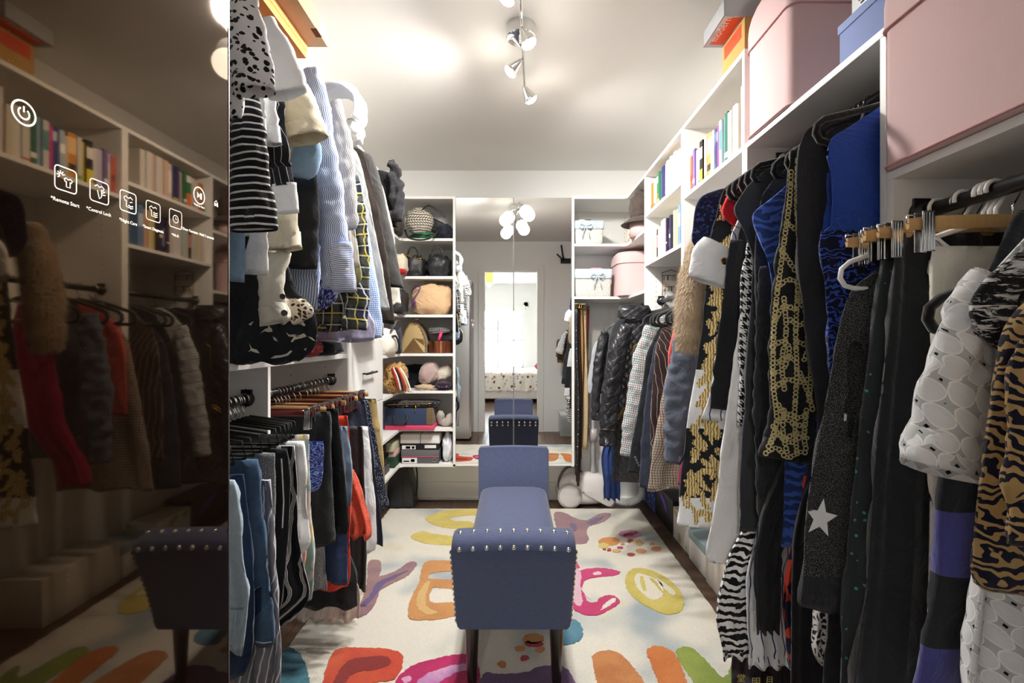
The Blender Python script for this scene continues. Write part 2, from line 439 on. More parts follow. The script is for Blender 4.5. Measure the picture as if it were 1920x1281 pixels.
# mirror cabinet
MC = empty('mirror_cabinet', (0, UY, .36), 'tall double mirror door cabinet between the corner shelves on the back wall', 'mirror')
mirm = NT('silvered_mirror').done((.90, .925, .915, 1), .0, 1.0)
mgap = (0 - .0)
MZ0, MZ1 = .392, 2.335
part(MC, 'carcass', lam, (MXA, MXB, UY + .022, BY - .012, MZ0, MZ1))
part(MC, 'bottom_board', lam, (MXA, MXB, UY, BY - .012, .372, .391))
for a, b in ((MXA + .001, -.0025), (.0025, MXB - .001)):
    d_ = part(MC, 'mirror_door', lam, (a, b, UY + .003, UY + .021, MZ0, MZ1))
    build(MB().box(a + .001, b - .001, UY - .001, UY + .0025, MZ0 + .001, MZ1 - .001), 'mirror_glass', mirm, d_, False)
part(MC, 'edge_trim', plain('#5a5d5c', .3, .8), (-.0022, .0022, UY - .002, UY + .003, MZ0, MZ1))
# right side: bay edges in depth
DA, DB, DC, DD = 3.05, 2.36, 1.725, 1.069
X1 = WX - .003
def bay(name, label, y0, y1, boards, side=1, z0=1.2, ztop=TOP, panels=('near', 'far'), top=True):
    u = unit(name, label, (side * (XF + .2), (y0 + y1) / 2, z0))
    xa, xb = side * XF, side * X1
    if 'far' in panels: part(u, 'side_panel', lam, (xa, xb, y1 - T, y1 - .0005, z0, ztop - (T if top else 0)))
    if 'near' in panels: part(u, 'side_panel', lam, (xa, xb, y0 + .0005, y0 + T, z0, ztop - (T if top else 0)))
    part(u, 'back_panel', lam, (xb - side * .006, xb, y0 + T, y1 - T, z0, ztop - T))
    if top: part(u, 'top_board', lam, (xa, xb, y0 + .0005, y1 - .0005, ztop - T, ztop))
    for z in boards: part(u, 'shelf', lam, (xa, xb - side * .007, y0 + T, y1 - T, z - T, z))
    return u
ZA1, ZA2, ZB = 2.085, 1.775, 2.0
UA = bay('bookcase', 'white bookcase bay with two rows of books next to the corner', DB, DA, (ZA1, ZA2), z0=.75)
UB = bay('bookcase', 'white bookcase bay with one tall row of books above fur sleeve', DC, DB, (ZB,), z0=.75)
UC = bay('closet_bay', 'white closet bay with pink trunk on its shelf and dresses below', DD, DC, (), z0=.75, ztop=2.0, panels=('near', 'far'))
UD = bay('closet_bay', 'white closet bay under the large pink box by the door', .34, DD, (), z0=.55, ztop=1.67, panels=('near', 'far'))
peg_holes(UA, 0, DA - T - .0002, [1.15 + .032 * i for i in range(18)], [.90], -1)
peg_holes(UB, 0, DB - T - .0002, [1.6 + .032 * i for i in range(11)], [.93], -1)
peg_holes(UD, 0, DD - T - .0002, [1.40 + .064 * i for i in range(4)], [.905, 1.12], -1)
# left side
UL = unit('closet_bay', 'white closet bay behind the dark steam cabinet, trousers hanging below its shelf', (-1.0, 1.2, .5))
ZS = 1.228
xa, xb = -XF, -X1
part(UL, 'shelf', lam, (xa, xb, .93, 1.64, ZS - .022, ZS))
part(UL, 'back_panel', lam, (xb, xb + .006, .93, 1.62, .5, ZS - .022))
part(UL, 'side_panel', lam, (xa, xb, 1.622, 1.640, .82, ZS - .0225))
UL2 = unit('closet_bay', 'white closet bay with folded clothes on its shelf beside the drawers', (-1.0, 2.0, .5))
part(UL2, 'shelf', lam, (xa, xb, 1.641, 2.389, ZS - .022, ZS))
part(UL2, 'back_panel', lam, (xb, xb + .006, 1.641, 2.389, .5, ZS - .022))
part(UL2, 'top_board', lam, (xa, xb, .93, 2.389, TOP - T, TOP))
part(UL2, 'upper_back_panel', lam, (xb, xb + .006, .93, 2.389, ZS + .001, TOP - T))
part(UL2, 'side_panel', lam, (xa + .01, xb, 2.3715, 2.389, .5, ZS - .0225))
peg_holes(UL, 0, 1.6218, [1.13, 1.07, 1.01], [-.905, -1.1], -1)
peg_holes(UL2, 0, 2.371, [1.16, 1.12, 1.0, .96], [-.93, -1.1], -1)
DU = empty('drawer_unit', (-1.0, 2.7, .35), 'tall white drawer unit with dark pull handles beside the hanging trousers', 'drawers')
part(DU, 'carcass', lam, (-XF - .02, xb, 2.39, 3.05, .36, 1.30))
zz = [1.298, .92, .62, .362]
for a, b in zip(zz, zz[1:]):
    dr = part(DU, 'drawer_front', lam, (-XF - .0195, -XF, 2.392, 3.048, b + .002, a - .002), bev=.002)
    hz = (a + b) / 2 + (.0 if a > 1.2 else .05); 
    mb = MB(); mb.tube([V(-XF + .0005, 2.64, hz), V(-XF + .028, 2.64, hz)], .005, 8); mb.tube([V(-XF + .0005, 2.80, hz), V(-XF + .028, 2.80, hz)], .005, 8)
    mb.tube([V(-XF + .028, 2.62, hz), V(-XF + .028, 2.82, hz)], .0065, 8)
    build(mb, 'handle', plain('#3a342f', .4, .6), dr)
part(DU, 'tall_side', lam, (-XF, xb, 3.0305, 3.0495, 1.302, TOP - T))
part(DU, 'top_board', lam, (xa, xb, 2.3895, 3.0495, TOP - T, TOP))
part(DU, 'upper_back_panel', lam, (xb, xb + .006, 2.39, 3.03, 1.302, TOP - T))
# rods
rodm = plain('#141416', .35, spec=.5)
def rod(label, X, z, y0, y1, r=.0145):
    u = empty('closet_rod', (X, y1, z), label, 'rod')
    build(MB().tube([V(X, y0, z), V(X, y1, z)], r, 16, sy=1.0, ref=(0, 0, 1)), 'bar', rodm, u)
    for yy, s in ((y1, -1), (y0, 1)):
        mb = MB(); mb.lathe([(.026, 0), (.026, s * .004), (.019, s * .006), (.019, s * .02)], (X, yy, z), 18, axis='Y')
        mb.box(X - .019, X + .019, yy, yy + s * .006, z, z + .032, .002)
        build(mb, 'rod_socket', rodm, u)
    return u
RXC, RZC = .95, 1.93
RXD, RZD = .89, 1.575
RXA, RZA = .93, 1.54
rod('black rod under the pink trunk shelf', RXC, RZC, DD + T, DC - T)
rod('black rod holding clip hangers below the large pink box', RXD, RZD, .34 + T, DD - T)
rod('black rod carrying coats under the tall row of books', RXA, RZA, DC + T, DB - T)
rod('black rod carrying blazers under the two rows of books', RXA, RZA, DB + T, DA - T)
rod('black rod in the corner holding leather coats', RXA, RZA, DA, BY - .013)
RXL, RZL = -.95, 2.288
rod('black rod holding shirts under the top board on the left wall', RXL, RZL, .94, 2.388)
rod('black rod holding dark coats above the drawer unit', RXL, RZL, 2.389, 3.03)
RXT, RZT = -.90, 1.098
rod('black rod with jeans hangers next to the steam cabinet', RXT, RZT, .94, 1.6215)
rod('black rod with a dense row of skirt hangers beside the drawers', RXT, RZT, 1.641, 2.371)
# ------------------------------------------------------------------ ceiling spotlight
chrome = plain('#d8d8d6', .08, 1.0)
bulbm = plain('#fff6e6', .4, emit='#fff0d8', es=9.0)
CL = empty('ceiling_spotlight', (.032, 2.1, CH), 'chrome ceiling spotlight bar with glowing dome heads', 'lamp')
bx = .032
build(MB().lathe([(.064, CH), (.064, CH - .052), (.060, CH - .056), (.001, CH - .057)], (bx, 2.1, 0), 32, cap=False), 'canopy', chrome, CL, auto=40)
build(MB().tube([V(bx - .015, 1.62, CH - .075), V(bx + .025, 2.48, CH - .075)], .0055, 10), 'bar', chrome, CL)
build(MB().tube([V(bx, 2.1, CH - .05), V(bx, 2.1, CH - .075)], .008, 10), 'stem', chrome, CL)
def spot_head(yj, dirv):
    j = V(bx + (yj - 2.05) * .045, yj, CH - .075); dv = Vector(dirv).normalized()
    q = Vector((0, 0, 1)).rotation_difference(dv).to_matrix().to_4x4(); M = Matrix.Translation(j) @ q
    h = build(MB().lathe([(.006, 0), (.010, .006), (.014, .02), (.031, .062), (.034, .070), (.033, .073)], n=24).xf(M), 'spot_head', chrome, CL)
    prof = [(.0325, .0725)] + [(.0325 * math.cos(a * math.pi / 12), .0725 + .022 * math.sin(a * math.pi / 12)) for a in range(1, 6)] + [(.001, .0945)]
    build(MB().lathe(prof, n=24, cap=False).xf(M), 'glowing_lens', bulbm, h)
    l = bpy.data.lights.new('bulb', 'SPOT'); l.energy = SPOT_W; l.color = (1.0, .965, .92); l.shadow_soft_size = .06; l.spot_size = math.radians(165); l.spot_blend = 1.0
    g_ = bpy.data.lights.new('bulb_glow', 'POINT'); g_.energy = SPOT_W * .012; g_.color = (1.0, .93, .83); g_.shadow_soft_size = .06
    o = bpy.data.objects.new('bulb_glow', g_); o.location = j + dv * .17; COL.objects.link(o)
    o = bpy.data.objects.new('bulb', l); o.location = j + dv * .125; o.rotation_euler = Vector((0, 0, -1)).rotation_difference(dv).to_euler(); COL.objects.link(o)
for yj, dv in ((1.73, (-.55, .12, -.75)), (1.99, (.42, .05, -.8)), (2.22, (-.66, .15, -.62)), (2.45, (.42, .28, -.6))): spot_head(yj, dv)

# ------------------------------------------------------------------ steam cabinet (dark glass door)
XS = -.54
def SP(px, py): d = XS * F / (px - CX); return V(XS, d, EYE + (CY - py) * d / F)
SY1 = XS * F / (428 - CX); SY0 = SY1 - .45; SH = 2.05
SC = empty('clothes_steamer_cabinet', (XS - .3, (SY0 + SY1) / 2, 0), 'tall clothes steamer cabinet with a dark mirror-glass door and lit touch icons', 'steamer')
build(MB().box(XS - .575, XS - .022, SY0, SY1, .03, SH, .006), 'cabinet_body', plain('#c9c9c8', .35, .6), SC, auto=40)
build(MB().box(XS - .55, XS - .05, SY0 + .02, SY1 - .02, 0, .03), 'plinth', plain('#222222', .6), SC, False)
def styler_glass():
    nt = NT('dark_brown_mirror_glass'); x_, y_, uv, ob = nt.uv(); sp = nt.node('ShaderNodeSeparateXYZ'); nt.put(sp.inputs[0], ob)
    g = nt.m_('MAXIMUM', nt.band(sp.outputs[1], .0021, .22), nt.band(sp.outputs[2], .0021, .22))
    dust = nt.m_('LESS_THAN', nt.voro(ob, 75.0), .035)
    c = nt.mix(g, '#0c0806', '#241810'); c = nt.mix(nt.m_('MULTIPLY', dust, .6), c, '#8a7f70')
    nt.bsdf.inputs['IOR'].default_value = 1.85
    nt.bsdf.inputs['Specular Tint'].default_value = lin('#e6c090')
    r = nt.m_('ADD', nt.m_('MULTIPLY', nt.noise(nt.vec(nt.m_('MULTIPLY', sp.outputs[1], 300.0), nt.m_('MULTIPLY', sp.outputs[2], 300.0)), 1.0), .03), .015)
    return nt.done(c, r, spec=.5)
dg = build(MB().box(XS - .021, XS, SY0, SY1, .05, SH, .002), 'glass_door', styler_glass(), SC, False)
build(MB().box(XS - .021, XS + .0008, SY1 + .0002, SY1 + .003, .05, SH), 'door_edge_strip', plain('#b9aeb0', .25, .9), dg, False)
ico = plain('#ffffff', .5, emit='#fff4e4', es=.75); ico2 = plain('#f0f0f0', .5, emit='#f2dcc8', es=.6)
def ring_pts(c, r, n=36): return [c + V(.0006, math.cos(2 * math.pi * k / n) * r, math.sin(2 * math.pi * k / n) * r) for k in range(n)]
def line(pts, r=.0011): return MB().tube([V(XS + .0004, p[0], p[1]) for p in pts], r, 4, sx=.35, ref=(1, 0, 0))
def icon_at(px, py, strokes, s=.014, name='icon', frame=True, m=ico):
    c = SP(px, py); mb = MB()
    if frame:
        r = .004; pts = []
        for (sx, sy, a0) in ((1, 1, 0), (-1, 1, 90), (-1, -1, 180), (1, -1, 270)):
            for k in range(4):
                a = math.radians(a0 + k * 30); pts.append(V(XS + .0004, c.y + sx * (s - r) + r * math.cos(a), c.z + sy * (s - r) + r * math.sin(a)))
        mb.tube(pts, .0006, 4, closed=True, ref=(1, 0, 0), sx=.35)
    for st in strokes:
        mb2 = line([(c.y + a * s, c.z + b * s) for a, b in st], .00055); mb.add(mb2.v, mb2.f)
    return build(mb, name, m, dg, False)
shirt = [(-.55, .35), (-.25, .55), (-.1, .4), (.1, .4), (.25, .55), (.55, .35), (.4, .05), (.25, .15), (.25, -.55), (-.25, -.55), (-.25, .15), (-.4, .05), (-.55, .35)]
half = [(.1, .4), (-.1, .4), (-.25, .55), (-.55, .35), (-.4, .05), (-.25, .15), (-.25, -.5), (-.05, -.5)]
sc = lambda p, k, dx, dy: [(a * k + dx, b * k + dy) for a, b in p]
rays = [[(-.45 + .12 * math.cos(a), .25 + .12 * math.sin(a)), (-.45 + .38 * math.cos(a), .25 + .38 * math.sin(a))] for a in (math.radians(q) for q in (20, 60, 100, 140, 180, 220))]
icon_at(123, 337, [sc(shirt, .7, .22, -.22)] + rays, name='remote_start_icon')
icon_at(186, 360, [sc(shirt[:9], .9, 0, .1) + [(0, -.65), (-.22, .1)], [(.3, -.05), (.6, .15)], [(.35, -.2), (.65, -.15)]], name='control_lock_icon')
wv = lambda y: [(.0 + .1 * i, y + .06 * math.sin(i * 1.5)) for i in range(7)]
icon_at(240, 379, [half, [(.1, .4), (.25, .55), (.55, .35)], wv(-.35), wv(-.55), [(.2, .0), (.5, .1)]], name='night_care_icon')
icon_at(287, 397, [half, [(.1, .4), (.25, .55), (.5, .4)], wv(-.1), wv(-.3), wv(-.5)], name='smart_diagnosis_icon', m=ico2)
circ = [(.42 * math.cos(a * math.pi / 10), .42 * math.sin(a * math.pi / 10)) for a in range(21)]
icon_at(329, 411, [circ, [(0, .25), (0, 0), (.22, 0)]], name='timer_icon', m=ico2)
c = SP(44, 212)
mb = MB(); mb.tube(ring_pts(c, .0128), .0010, 4, closed=True, ref=(1, 0, 0), sx=.35)
arc = [c + V(.0005, math.cos(math.radians(a)) * .006, math.sin(math.radians(a)) * .006 - .0005) for a in range(125, 416, 15)]
mb.tube(arc, .0009, 4, ref=(1, 0, 0), sx=.35); mb.tube([c + V(.0005, 0, .0075), c + V(.0005, 0, .001)], .0009, 4, ref=(1, 0, 0), sx=.35)
build(mb, 'power_icon', ico, dg, False)
c = SP(373, 367); mb = MB(); mb.tube(ring_pts(c, .0140), .0009, 4, closed=True, ref=(1, 0, 0), sx=.35)
mb.add([c + V(.0006, -.005, .005), c + V(.0006, -.005, -.005), c + V(.0006, .0015, 0)], [(0, 1, 2)])
for a in (.0025, .0052): mb.box(c.x + .0002, c.x + .0006, c.y + a, c.y + a + .0016, c.z - .005, c.z + .005)
build(mb, 'play_pause_icon', ico, dg, False)
icon_at(405, 382, [[(-.5, .1), (0, .6), (.5, .1), (.5, -.5), (.25, -.5), (.25, 0), (-.25, 0), (-.25, -.5), (-.5, -.5), (-.5, .1)], [(-.1, -.15), (.1, -.15)], [(-.1, -.35), (.1, -.35)]], s=.0095, frame=False, name='smart_home_icon')
def text_mesh(body, size, M, mat, parent, name='lettering', extrude=.0, align='CENTER', **k):
    cu = bpy.data.curves.new('lettering', 'FONT'); cu.body = body; cu.size = size; cu.align_x = align; cu.extrude = extrude; cu.resolution_u = 2
    o = bpy.data.objects.new('lettering_tmp', cu); COL.objects.link(o); bpy.context.view_layer.update()
    me = bpy.data.meshes.new_from_object(o.evaluated_get(bpy.context.evaluated_depsgraph_get()))
    bpy.data.objects.remove(o); bpy.data.curves.remove(cu)
    me.transform(Matrix.Translation(-wloc(parent)) @ M); me.materials.clear(); me.materials.append(mat)
    me.name = name; ob = bpy.data.objects.new(name, me); COL.objects.link(ob); ob.parent = parent; return ob
YZ = Matrix(((0, 0, 1, 0), (1, 0, 0, 0), (0, 1, 0, 0), (0, 0, 0, 1)))
for s_, px, py, sz in (('*Remote Start', 122, 382, .0063), ('*Control Lock', 185, 400, .0063), ('*Night Care', 240, 419, .0063), ('*Smart Diagnosis', 287, 432, .006), ('*Wi-Fi', 328, 444, .006), ('*Hold to Start', 373, 388, .005), ('* Door Function : Hold 3 seconds', 371, 440, .0062)):
    c = SP(px, py); text_mesh(s_, sz, Matrix.Translation(c + V(.0006, 0, 0)) @ YZ, ico, dg)

# ------------------------------------------------------------------ rug
def rugcol(c1, c2=None, sc=7.0, thr=.5, soft=.18):
    key = ('rug', c1, c2, sc)
    if key in _M: return _M[key]
    nt = NT('wool_pile_' + c1.strip('#')); ob = nt.uv()[3]
    f = nt.noise(ob, sc, 3, .6); fine = nt.noise(ob, 230.0, 4, .75)
    c = nt.mix(nt.step(f, thr, soft), c1, c2 or c1)
    c = nt.mix(1.0, c, nt.mix(fine, (.5, .5, .5, 1), (1.42, 1.42, 1.42, 1)), 'MULTIPLY')
    nt.bump(nt.m_('ADD', fine, nt.m_('MULTIPLY', nt.noise(ob, 150.0, 2), .8)), .9, .006)
    _M[key] = nt.done(c, .95, sheen=.25, spec=.1); return _M[key]
RX0, RX1, RY0, RY1 = -.945, .955, 1.15, 3.655
def rug_base():
    nt = NT('wool_pile_cream'); ob = nt.uv()[3]; f = nt.noise(ob, 2.2, 2, .5); fine = nt.noise(ob, 210.0, 4, .75)
    c = nt.mix(nt.step(f, .60, .12), '#efe9db', '#a9b6bc')
    c = nt.mix(nt.step(nt.noise(ob, 3.1, 2), .72, .08), c, '#e9dcae')
    c = nt.mix(1.0, c, nt.mix(fine, (.66, .66, .66, 1), (1.28, 1.28, 1.28, 1)), 'MULTIPLY')
    nt.bump(nt.m_('ADD', fine, nt.m_('MULTIPLY', nt.noise(ob, 130.0, 2), .9)), .9, .007)
    return nt.done(c, .95, sheen=.2, spec=.1)
m = MB(); nx, ny = 96, 128; RZ = .016
grid = []
for j in range(ny + 1):
    row = []
    for i in range(nx + 1):
        xx = RX0 + (RX1 - RX0) * i / nx; yy = RY0 + (RY1 - RY0) * j / ny
        e = min(i, nx - i, j, ny - j); z = RZ if e > 0 else .008
        if e == 0: xx += .006 * nz(yy * 30, xx * 30, 3); yy += .006 * nz(xx * 30, yy * 30, 7)
        row.append(V(xx, yy, z + .0022 * nz(xx * 22, yy * 22, 0)))
    grid.append(row)
edge = [grid[0][i] for i in range(nx + 1)] + [grid[j][nx] for j in range(1, ny + 1)] + [grid[ny][i] for i in range(nx - 1, -1, -1)] + [grid[j][0] for j in range(ny - 1, 0, -1)]
m.loft(grid, closed=False)
m.f = [list(reversed(f)) if False else f for f in m.f]
m.loft([[V(p.x, p.y, .0005) for p in edge], edge], cap0=False, cap1=False)
rug = build(m, 'rug', rug_base(), None, label='cream wool rug tufted with colourful painted letters', cat='rug')
def motif(poly, c1, c2=None, lvl=0, step=.008, jit=.0055, thr=.5, px=True):
    pts = [FL(a, b, RZ) for a, b in poly] if px else [V(a, b, 0) for a, b in poly]
    out = []; n = len(pts)
    for i in range(n):                       # smooth outline, fuzzy edge
        p0, p1, p2, p3 = pts[(i - 1) % n], pts[i], pts[(i + 1) % n], pts[(i + 2) % n]
        k = max(2, int((p2 - p1).length / step))
        for q in range(k):
            t = q / k; a = .5 * ((2 * p1) + (p2 - p0) * t + (2 * p0 - 5 * p1 + 4 * p2 - p3) * t * t + (3 * p1 - p0 - 3 * p2 + p3) * t ** 3)
            out.append((a.x + jit * (nz(a.x * 70, a.y * 70, 2) + .9 * nz(a.x * 230, a.y * 230, 4)), a.y + jit * (nz(a.x * 70, a.y * 70, 9) + .9 * nz(a.x * 230, a.y * 230, 6))))
    mb = MB().prism(out, RZ - .004, RZ + .0034 + .0012 * lvl)
    build(mb, 'tufted_motif', rugcol(c1, c2, thr=thr), rug, False)
motif([(1000 - 230 + 0, 1008), (790, 997), (815, 1002), (850, 1006), (880, 1004), (905, 1010), (900, 1022), (850, 1023), (800, 1020)], '#e6d272', '#d8c25e')
motif([(797, 974), (820, 962), (850, 957), (890, 955), (930, 957), (930, 968), (880, 967), (845, 971), (850, 977), (885, 980), (885, 991), (850, 992), (820, 987)], '#e6d272', '#d8c25e')
motif([(1040, 962), (1060, 963), (1078, 972), (1100, 976), (1125, 964), (1142, 963), (1145, 968), (1130, 980), (1105, 988), (1100, 1000), (1104, 1012), (1095, 1020), (1068, 1018), (1052, 1000), (1042, 985)], '#b08b88', '#a07a86')
motif([(1100, 982), (1115, 974), (1132, 969), (1128, 975), (1112, 984)], '#7c6c90', lvl=1)
motif([(1068, 984), (1078, 983), (1082, 992), (1076, 998)], '#7c6c90', lvl=1)
# dots cluster
dots = [(1182, 1002, 20, 7, '#d9a0c4'), (1181, 1003, 9, 3, '#b8264e'), (1143, 1016, 20, 8, '#e0974c'), (1132, 1024, 9, 5, '#e8d27a'), (1182, 1014, 5, 2, '#b8452e'), (1180, 1016.5, 3, 1.5, '#c05a38'), (1199, 1020, 8, 4, '#e2b07a'), (1202, 1034, 10, 4, '#dd9f62'), (1222, 1021, 5, 2, '#e0a468'), (1231, 1030, 10, 4, '#d98f50'), (1183, 1041, 7, 3, '#b8402e'), (1142, 1032, 4, 2.5, '#b8402e'), (1163, 1028, 6, 2, '#a8486a'), (1156, 1034, 8, 3, '#e2b07a'), (1133, 1031, 3, 1.5, '#b8402e'), (1168, 1021, 4, 2, '#dd9050'), (1195, 1014, 6, 2, '#d8a060'), (1172, 1005, 4, 2, '#b8264e'), (1192, 1000, 4, 2, '#b8264e')]
for a, b, rx, ry, c in dots: motif([(a + rx * math.cos(t * math.pi / 4) * (1 + .12 * math.sin(t * 5 + a)), b + ry * math.sin(t * math.pi / 4)) for t in range(8)], c, None, 0 if rx > 9.5 else 1, step=.006, jit=.004)
motif([(692, 1054), (712, 1053), (714, 1070), (712, 1082), (745, 1070), (765, 1056), (781, 1056), (776, 1068), (762, 1082), (735, 1095), (712, 1110), (705, 1130), (690, 1150), (670, 1160), (652, 1158), (651, 1153), (668, 1150), (676, 1132), (684, 1110), (688, 1090)], '#a8837f', '#986f7d')
motif([(766, 1071), (745, 1083), (722, 1096), (708, 1112), (696, 1128), (680, 1140), (678, 1134), (694, 1116), (702, 1100), (714, 1090), (742, 1079)], '#6c5a8a', lvl=1)
motif([(798, 1055), (815, 1052), (860, 1053), (900, 1055), (900, 1072), (860, 1071), (820, 1074), (806, 1078), (806, 1086), (850, 1088), (880, 1088), (880, 1107), (830, 1104), (810, 1104), (808, 1130), (850, 1131), (862, 1140), (856, 1154), (820, 1162), (775, 1163), (765, 1150), (772, 1120), (785, 1095), (790, 1070)], '#cc8e54', '#d89a5c')
motif([(800, 1092), (806, 1094), (798, 1120), (802, 1140), (820, 1150), (800, 1154), (783, 1140), (784, 1115)], '#e0b878', lvl=1)
motif([(1068, 1060), (1076, 1050), (1082, 1056), (1086, 1062), (1084, 1072), (1098, 1068), (1130, 1066), (1162, 1073), (1152, 1080), (1120, 1083), (1098, 1089), (1092, 1100), (1096, 1118), (1104, 1130), (1118, 1130), (1126, 1122), (1146, 1117), (1162, 1128), (1150, 1140), (1128, 1152), (1108, 1156), (1086, 1150), (1072, 1138), (1062, 1110)], '#d93f7c', '#c9376e')
motif([(1070, 1070), (1082, 1066), (1090, 1080), (1088, 1100), (1092, 1125), (1088, 1138), (1074, 1128), (1066, 1100)], '#ecc3cf', lvl=1)
motif([(1112, 1076), (1122, 1073), (1128, 1077), (1116, 1080)], '#f3d9df', lvl=1)
motif([(1126, 1146), (1136, 1132), (1150, 1123), (1155, 1127), (1142, 1138)], '#efe6da', lvl=1)
motif([(1089, 1104), (1095, 1108), (1106, 1118), (1108, 1124), (1098, 1118)], '#efe6da', lvl=1)
motif([(1172, 1090), (1180, 1072), (1195, 1066), (1222, 1071), (1250, 1085), (1272, 1105), (1282, 1128), (1278, 1146), (1258, 1153), (1228, 1146), (1200, 1130), (1180, 1112)], '#dcc96a', '#cdbb52')
motif([(1192, 1080), (1204, 1078), (1235, 1090), (1244, 1108), (1240, 1122), (1222, 1126), (1204, 1114), (1192, 1098)], '#eee6d2', lvl=1)
motif([(1200, 1084), (1206, 1084), (1210, 1100), (1212, 1110), (1204, 1106)], '#dcc96a', lvl=2)
motif([(1228, 1083), (1240, 1090), (1266, 1112), (1262, 1118), (1248, 1108)], '#e6e0c6', lvl=1)
motif([(1218, 1086), (1228, 1090), (1240, 1108), (1246, 1118), (1240, 1112)], '#cbb955', lvl=2)
motif([(1040, 1168), (1060, 1162), (1078, 1163), (1090, 1175), (1092, 1195), (1078, 1207), (1056, 1210), (1036, 1204)], '#6496ab', '#4f8398')
motif([(536, 1217), (556, 1222), (570, 1240), (578, 1265), (585, 1300), (590, 1340), (500, 1340), (505, 1290), (520, 1250)], '#2f6f86', '#4f93a6')
motif([(632, 1219), (690, 1216), (735, 1220), (755, 1232), (752, 1255), (738, 1275), (690, 1284), (650, 1300), (632, 1330), (600, 1340), (602, 1300), (612, 1255)], '#d0452c', '#d8592f')
motif([(655, 1240), (690, 1234), (724, 1233), (732, 1246), (705, 1258), (665, 1264), (645, 1285), (628, 1310), (618, 1310), (630, 1270)], '#8f2420', lvl=1)
motif([(740, 1281), (770, 1252), (810, 1238), (850, 1230), (884, 1230), (900, 1262), (890, 1290), (840, 1300), (740, 1310)], '#c81f66', '#b81a62')
motif([(782, 1280), (810, 1262), (850, 1250), (885, 1246), (885, 1256), (855, 1264), (820, 1284), (800, 1296)], '#e6b6d6', '#c07ab8', lvl=1)
motif([(752, 1276), (768, 1269), (772, 1276), (760, 1284)], '#e9a9cc', lvl=1)
motif([(905, 1268), (940, 1266), (985, 1262), (1010, 1252), (1050, 1250), (1072, 1268), (1080, 1300), (1078, 1340), (905, 1340)], '#7a5a88', '#694a78')
for a, b, rx, ry, c in [(1000, 1199, 20, 10, '#d08a4c'), (1001, 1208, 17, 6, '#b8323a'), (1002, 1198, 15, 8, '#cf9150'), (976, 1217, 10, 5, '#d08f58'), (1013, 1219, 9, 5, '#d08f58'), (984, 1235, 8, 5, '#b8323a'), (941, 1247, 9, 6, '#cf8450')]:
    motif([(a + rx * math.cos(t * math.pi / 4), b + ry * math.sin(t * math.pi / 4)) for t in range(8)], c, None, 1 if rx == 15 else 0)
motif([(1111, 1240), (1120, 1225), (1145, 1221), (1168, 1232), (1195, 1262), (1212, 1290), (1235, 1340), (1135, 1340), (1122, 1290)], '#d49056', '#bf7640')
motif([(1213, 1222), (1226, 1213), (1248, 1216), (1268, 1232), (1284, 1268), (1300, 1330), (1250, 1340), (1238, 1290), (1222, 1250)], '#d8813e', '#cf7434')
motif([(1267, 1222), (1280, 1214), (1300, 1218), (1320, 1236), (1356, 1272), (1372, 1250), (1386, 1262), (1400, 1330), (1330, 1330), (1300, 1280), (1276, 1244)], '#9aaa4a', '#84983a')

# ------------------------------------------------------------------ bench
BN = empty('upholstered_bench', (0, 2.25, 0), 'navy linen bench with scrolled ends and silver nail heads on the rug', 'bench')
lin_m = fab('navy linen', lambda nt, u, v: nt.mix(nt.noise(nt.vec(nt.m_('MULTIPLY', u, 420.0), nt.m_('MULTIPLY', v, 40.0)), 1.0, 3, .7), '#363c55', '#5d6686'), weave=4200, wb=.5, sheen=.2, wk=.04)
lin_s = lin_m
lin_s2 = lin_m
bw_ = .205
def rrect(hw, pts_yz): pass
def arm(sgn, yb, yt, zb, zt, mat):
    """slab flaring outward: profile in y-z swept over the width, softly crowned top"""
    th = .095; prof = []
    prof += [(yb, zb), (yb + sgn * -.0, zb)]
    out = []   # outer face, from bottom to top
    for k in range(7):
        t = k / 6; out.append((yb + (yt - yb) * (t ** 1.25), zb + (zt - .03 - zb) * t))
    top = []
    for k in range(1, 7):
        a = k / 7 * math.pi; top.append((yt + sgn * th * (1 - math.cos(a)) / 2, zt - .03 + .03 * math.sin(a) ** .7 + .032 * k / 7))
    inn = []
    for k in range(7):
        t = 1 - k / 6; inn.append((yb + (yt - yb) * (t ** 1.25) + sgn * th, zb + (zt - .02 - zb) * t))
    loop = out + top + inn
    rings = []
    cy = sum(p[0] for p in loop) / len(loop); cz = sum(p[1] for p in loop) / len(loop)
    for xx, s_ in ((-bw_, .86), (-bw_ + .004, .95), (-bw_ + .014, 1.0), (-.1, 1.0), (0, 1.0), (.1, 1.0), (bw_ - .014, 1.0), (bw_ - .004, .95), (bw_, .86)):
        cr = .008 * (1 - (xx / bw_) ** 2)
        rings.append([V(xx * (1 + .035 * (z - zb) / (zt - zb)), cy + (y - cy) * s_, cz + (z - cz) * s_ + cr * max(0, (z - zb) / (zt - zb))) for y, z in loop])
    return MB().loft(rings, cap0=True, cap1=True)
a1 = build(arm(1, 1.715, 1.615, .262, .612, lin_m), 'bench_arm', lin_m, BN, auto=50)
a2 = build(arm(-1, 2.905, 2.985, .262, 0.628, lin_m), 'bench_arm', lin_s, BN, auto=50)
m = MB(); rings = []
for k in range(25):
    t = k / 24; yy = 1.80 + t * 1.03; rr = []
    for q in range(20):
        a = 2 * math.pi * q / 20; ca, sa = math.cos(a), math.sin(a)
        zc = .345 + .085 * (abs(sa) ** .45) * (1 if sa > 0 else -1) + (.022 * (1 - ca * ca) * math.sin(math.pi * t) ** .5 if sa > 0 else 0)
        rr.append(V((bw_ - .008) * (abs(ca) ** .45) * (1 if ca > 0 else -1), yy, zc))
    rings.append(rr)
build(m.loft(rings, True, True), 'seat_cushion', lin_s, BN)
legm = plain('#231714', .25, spec=.6)
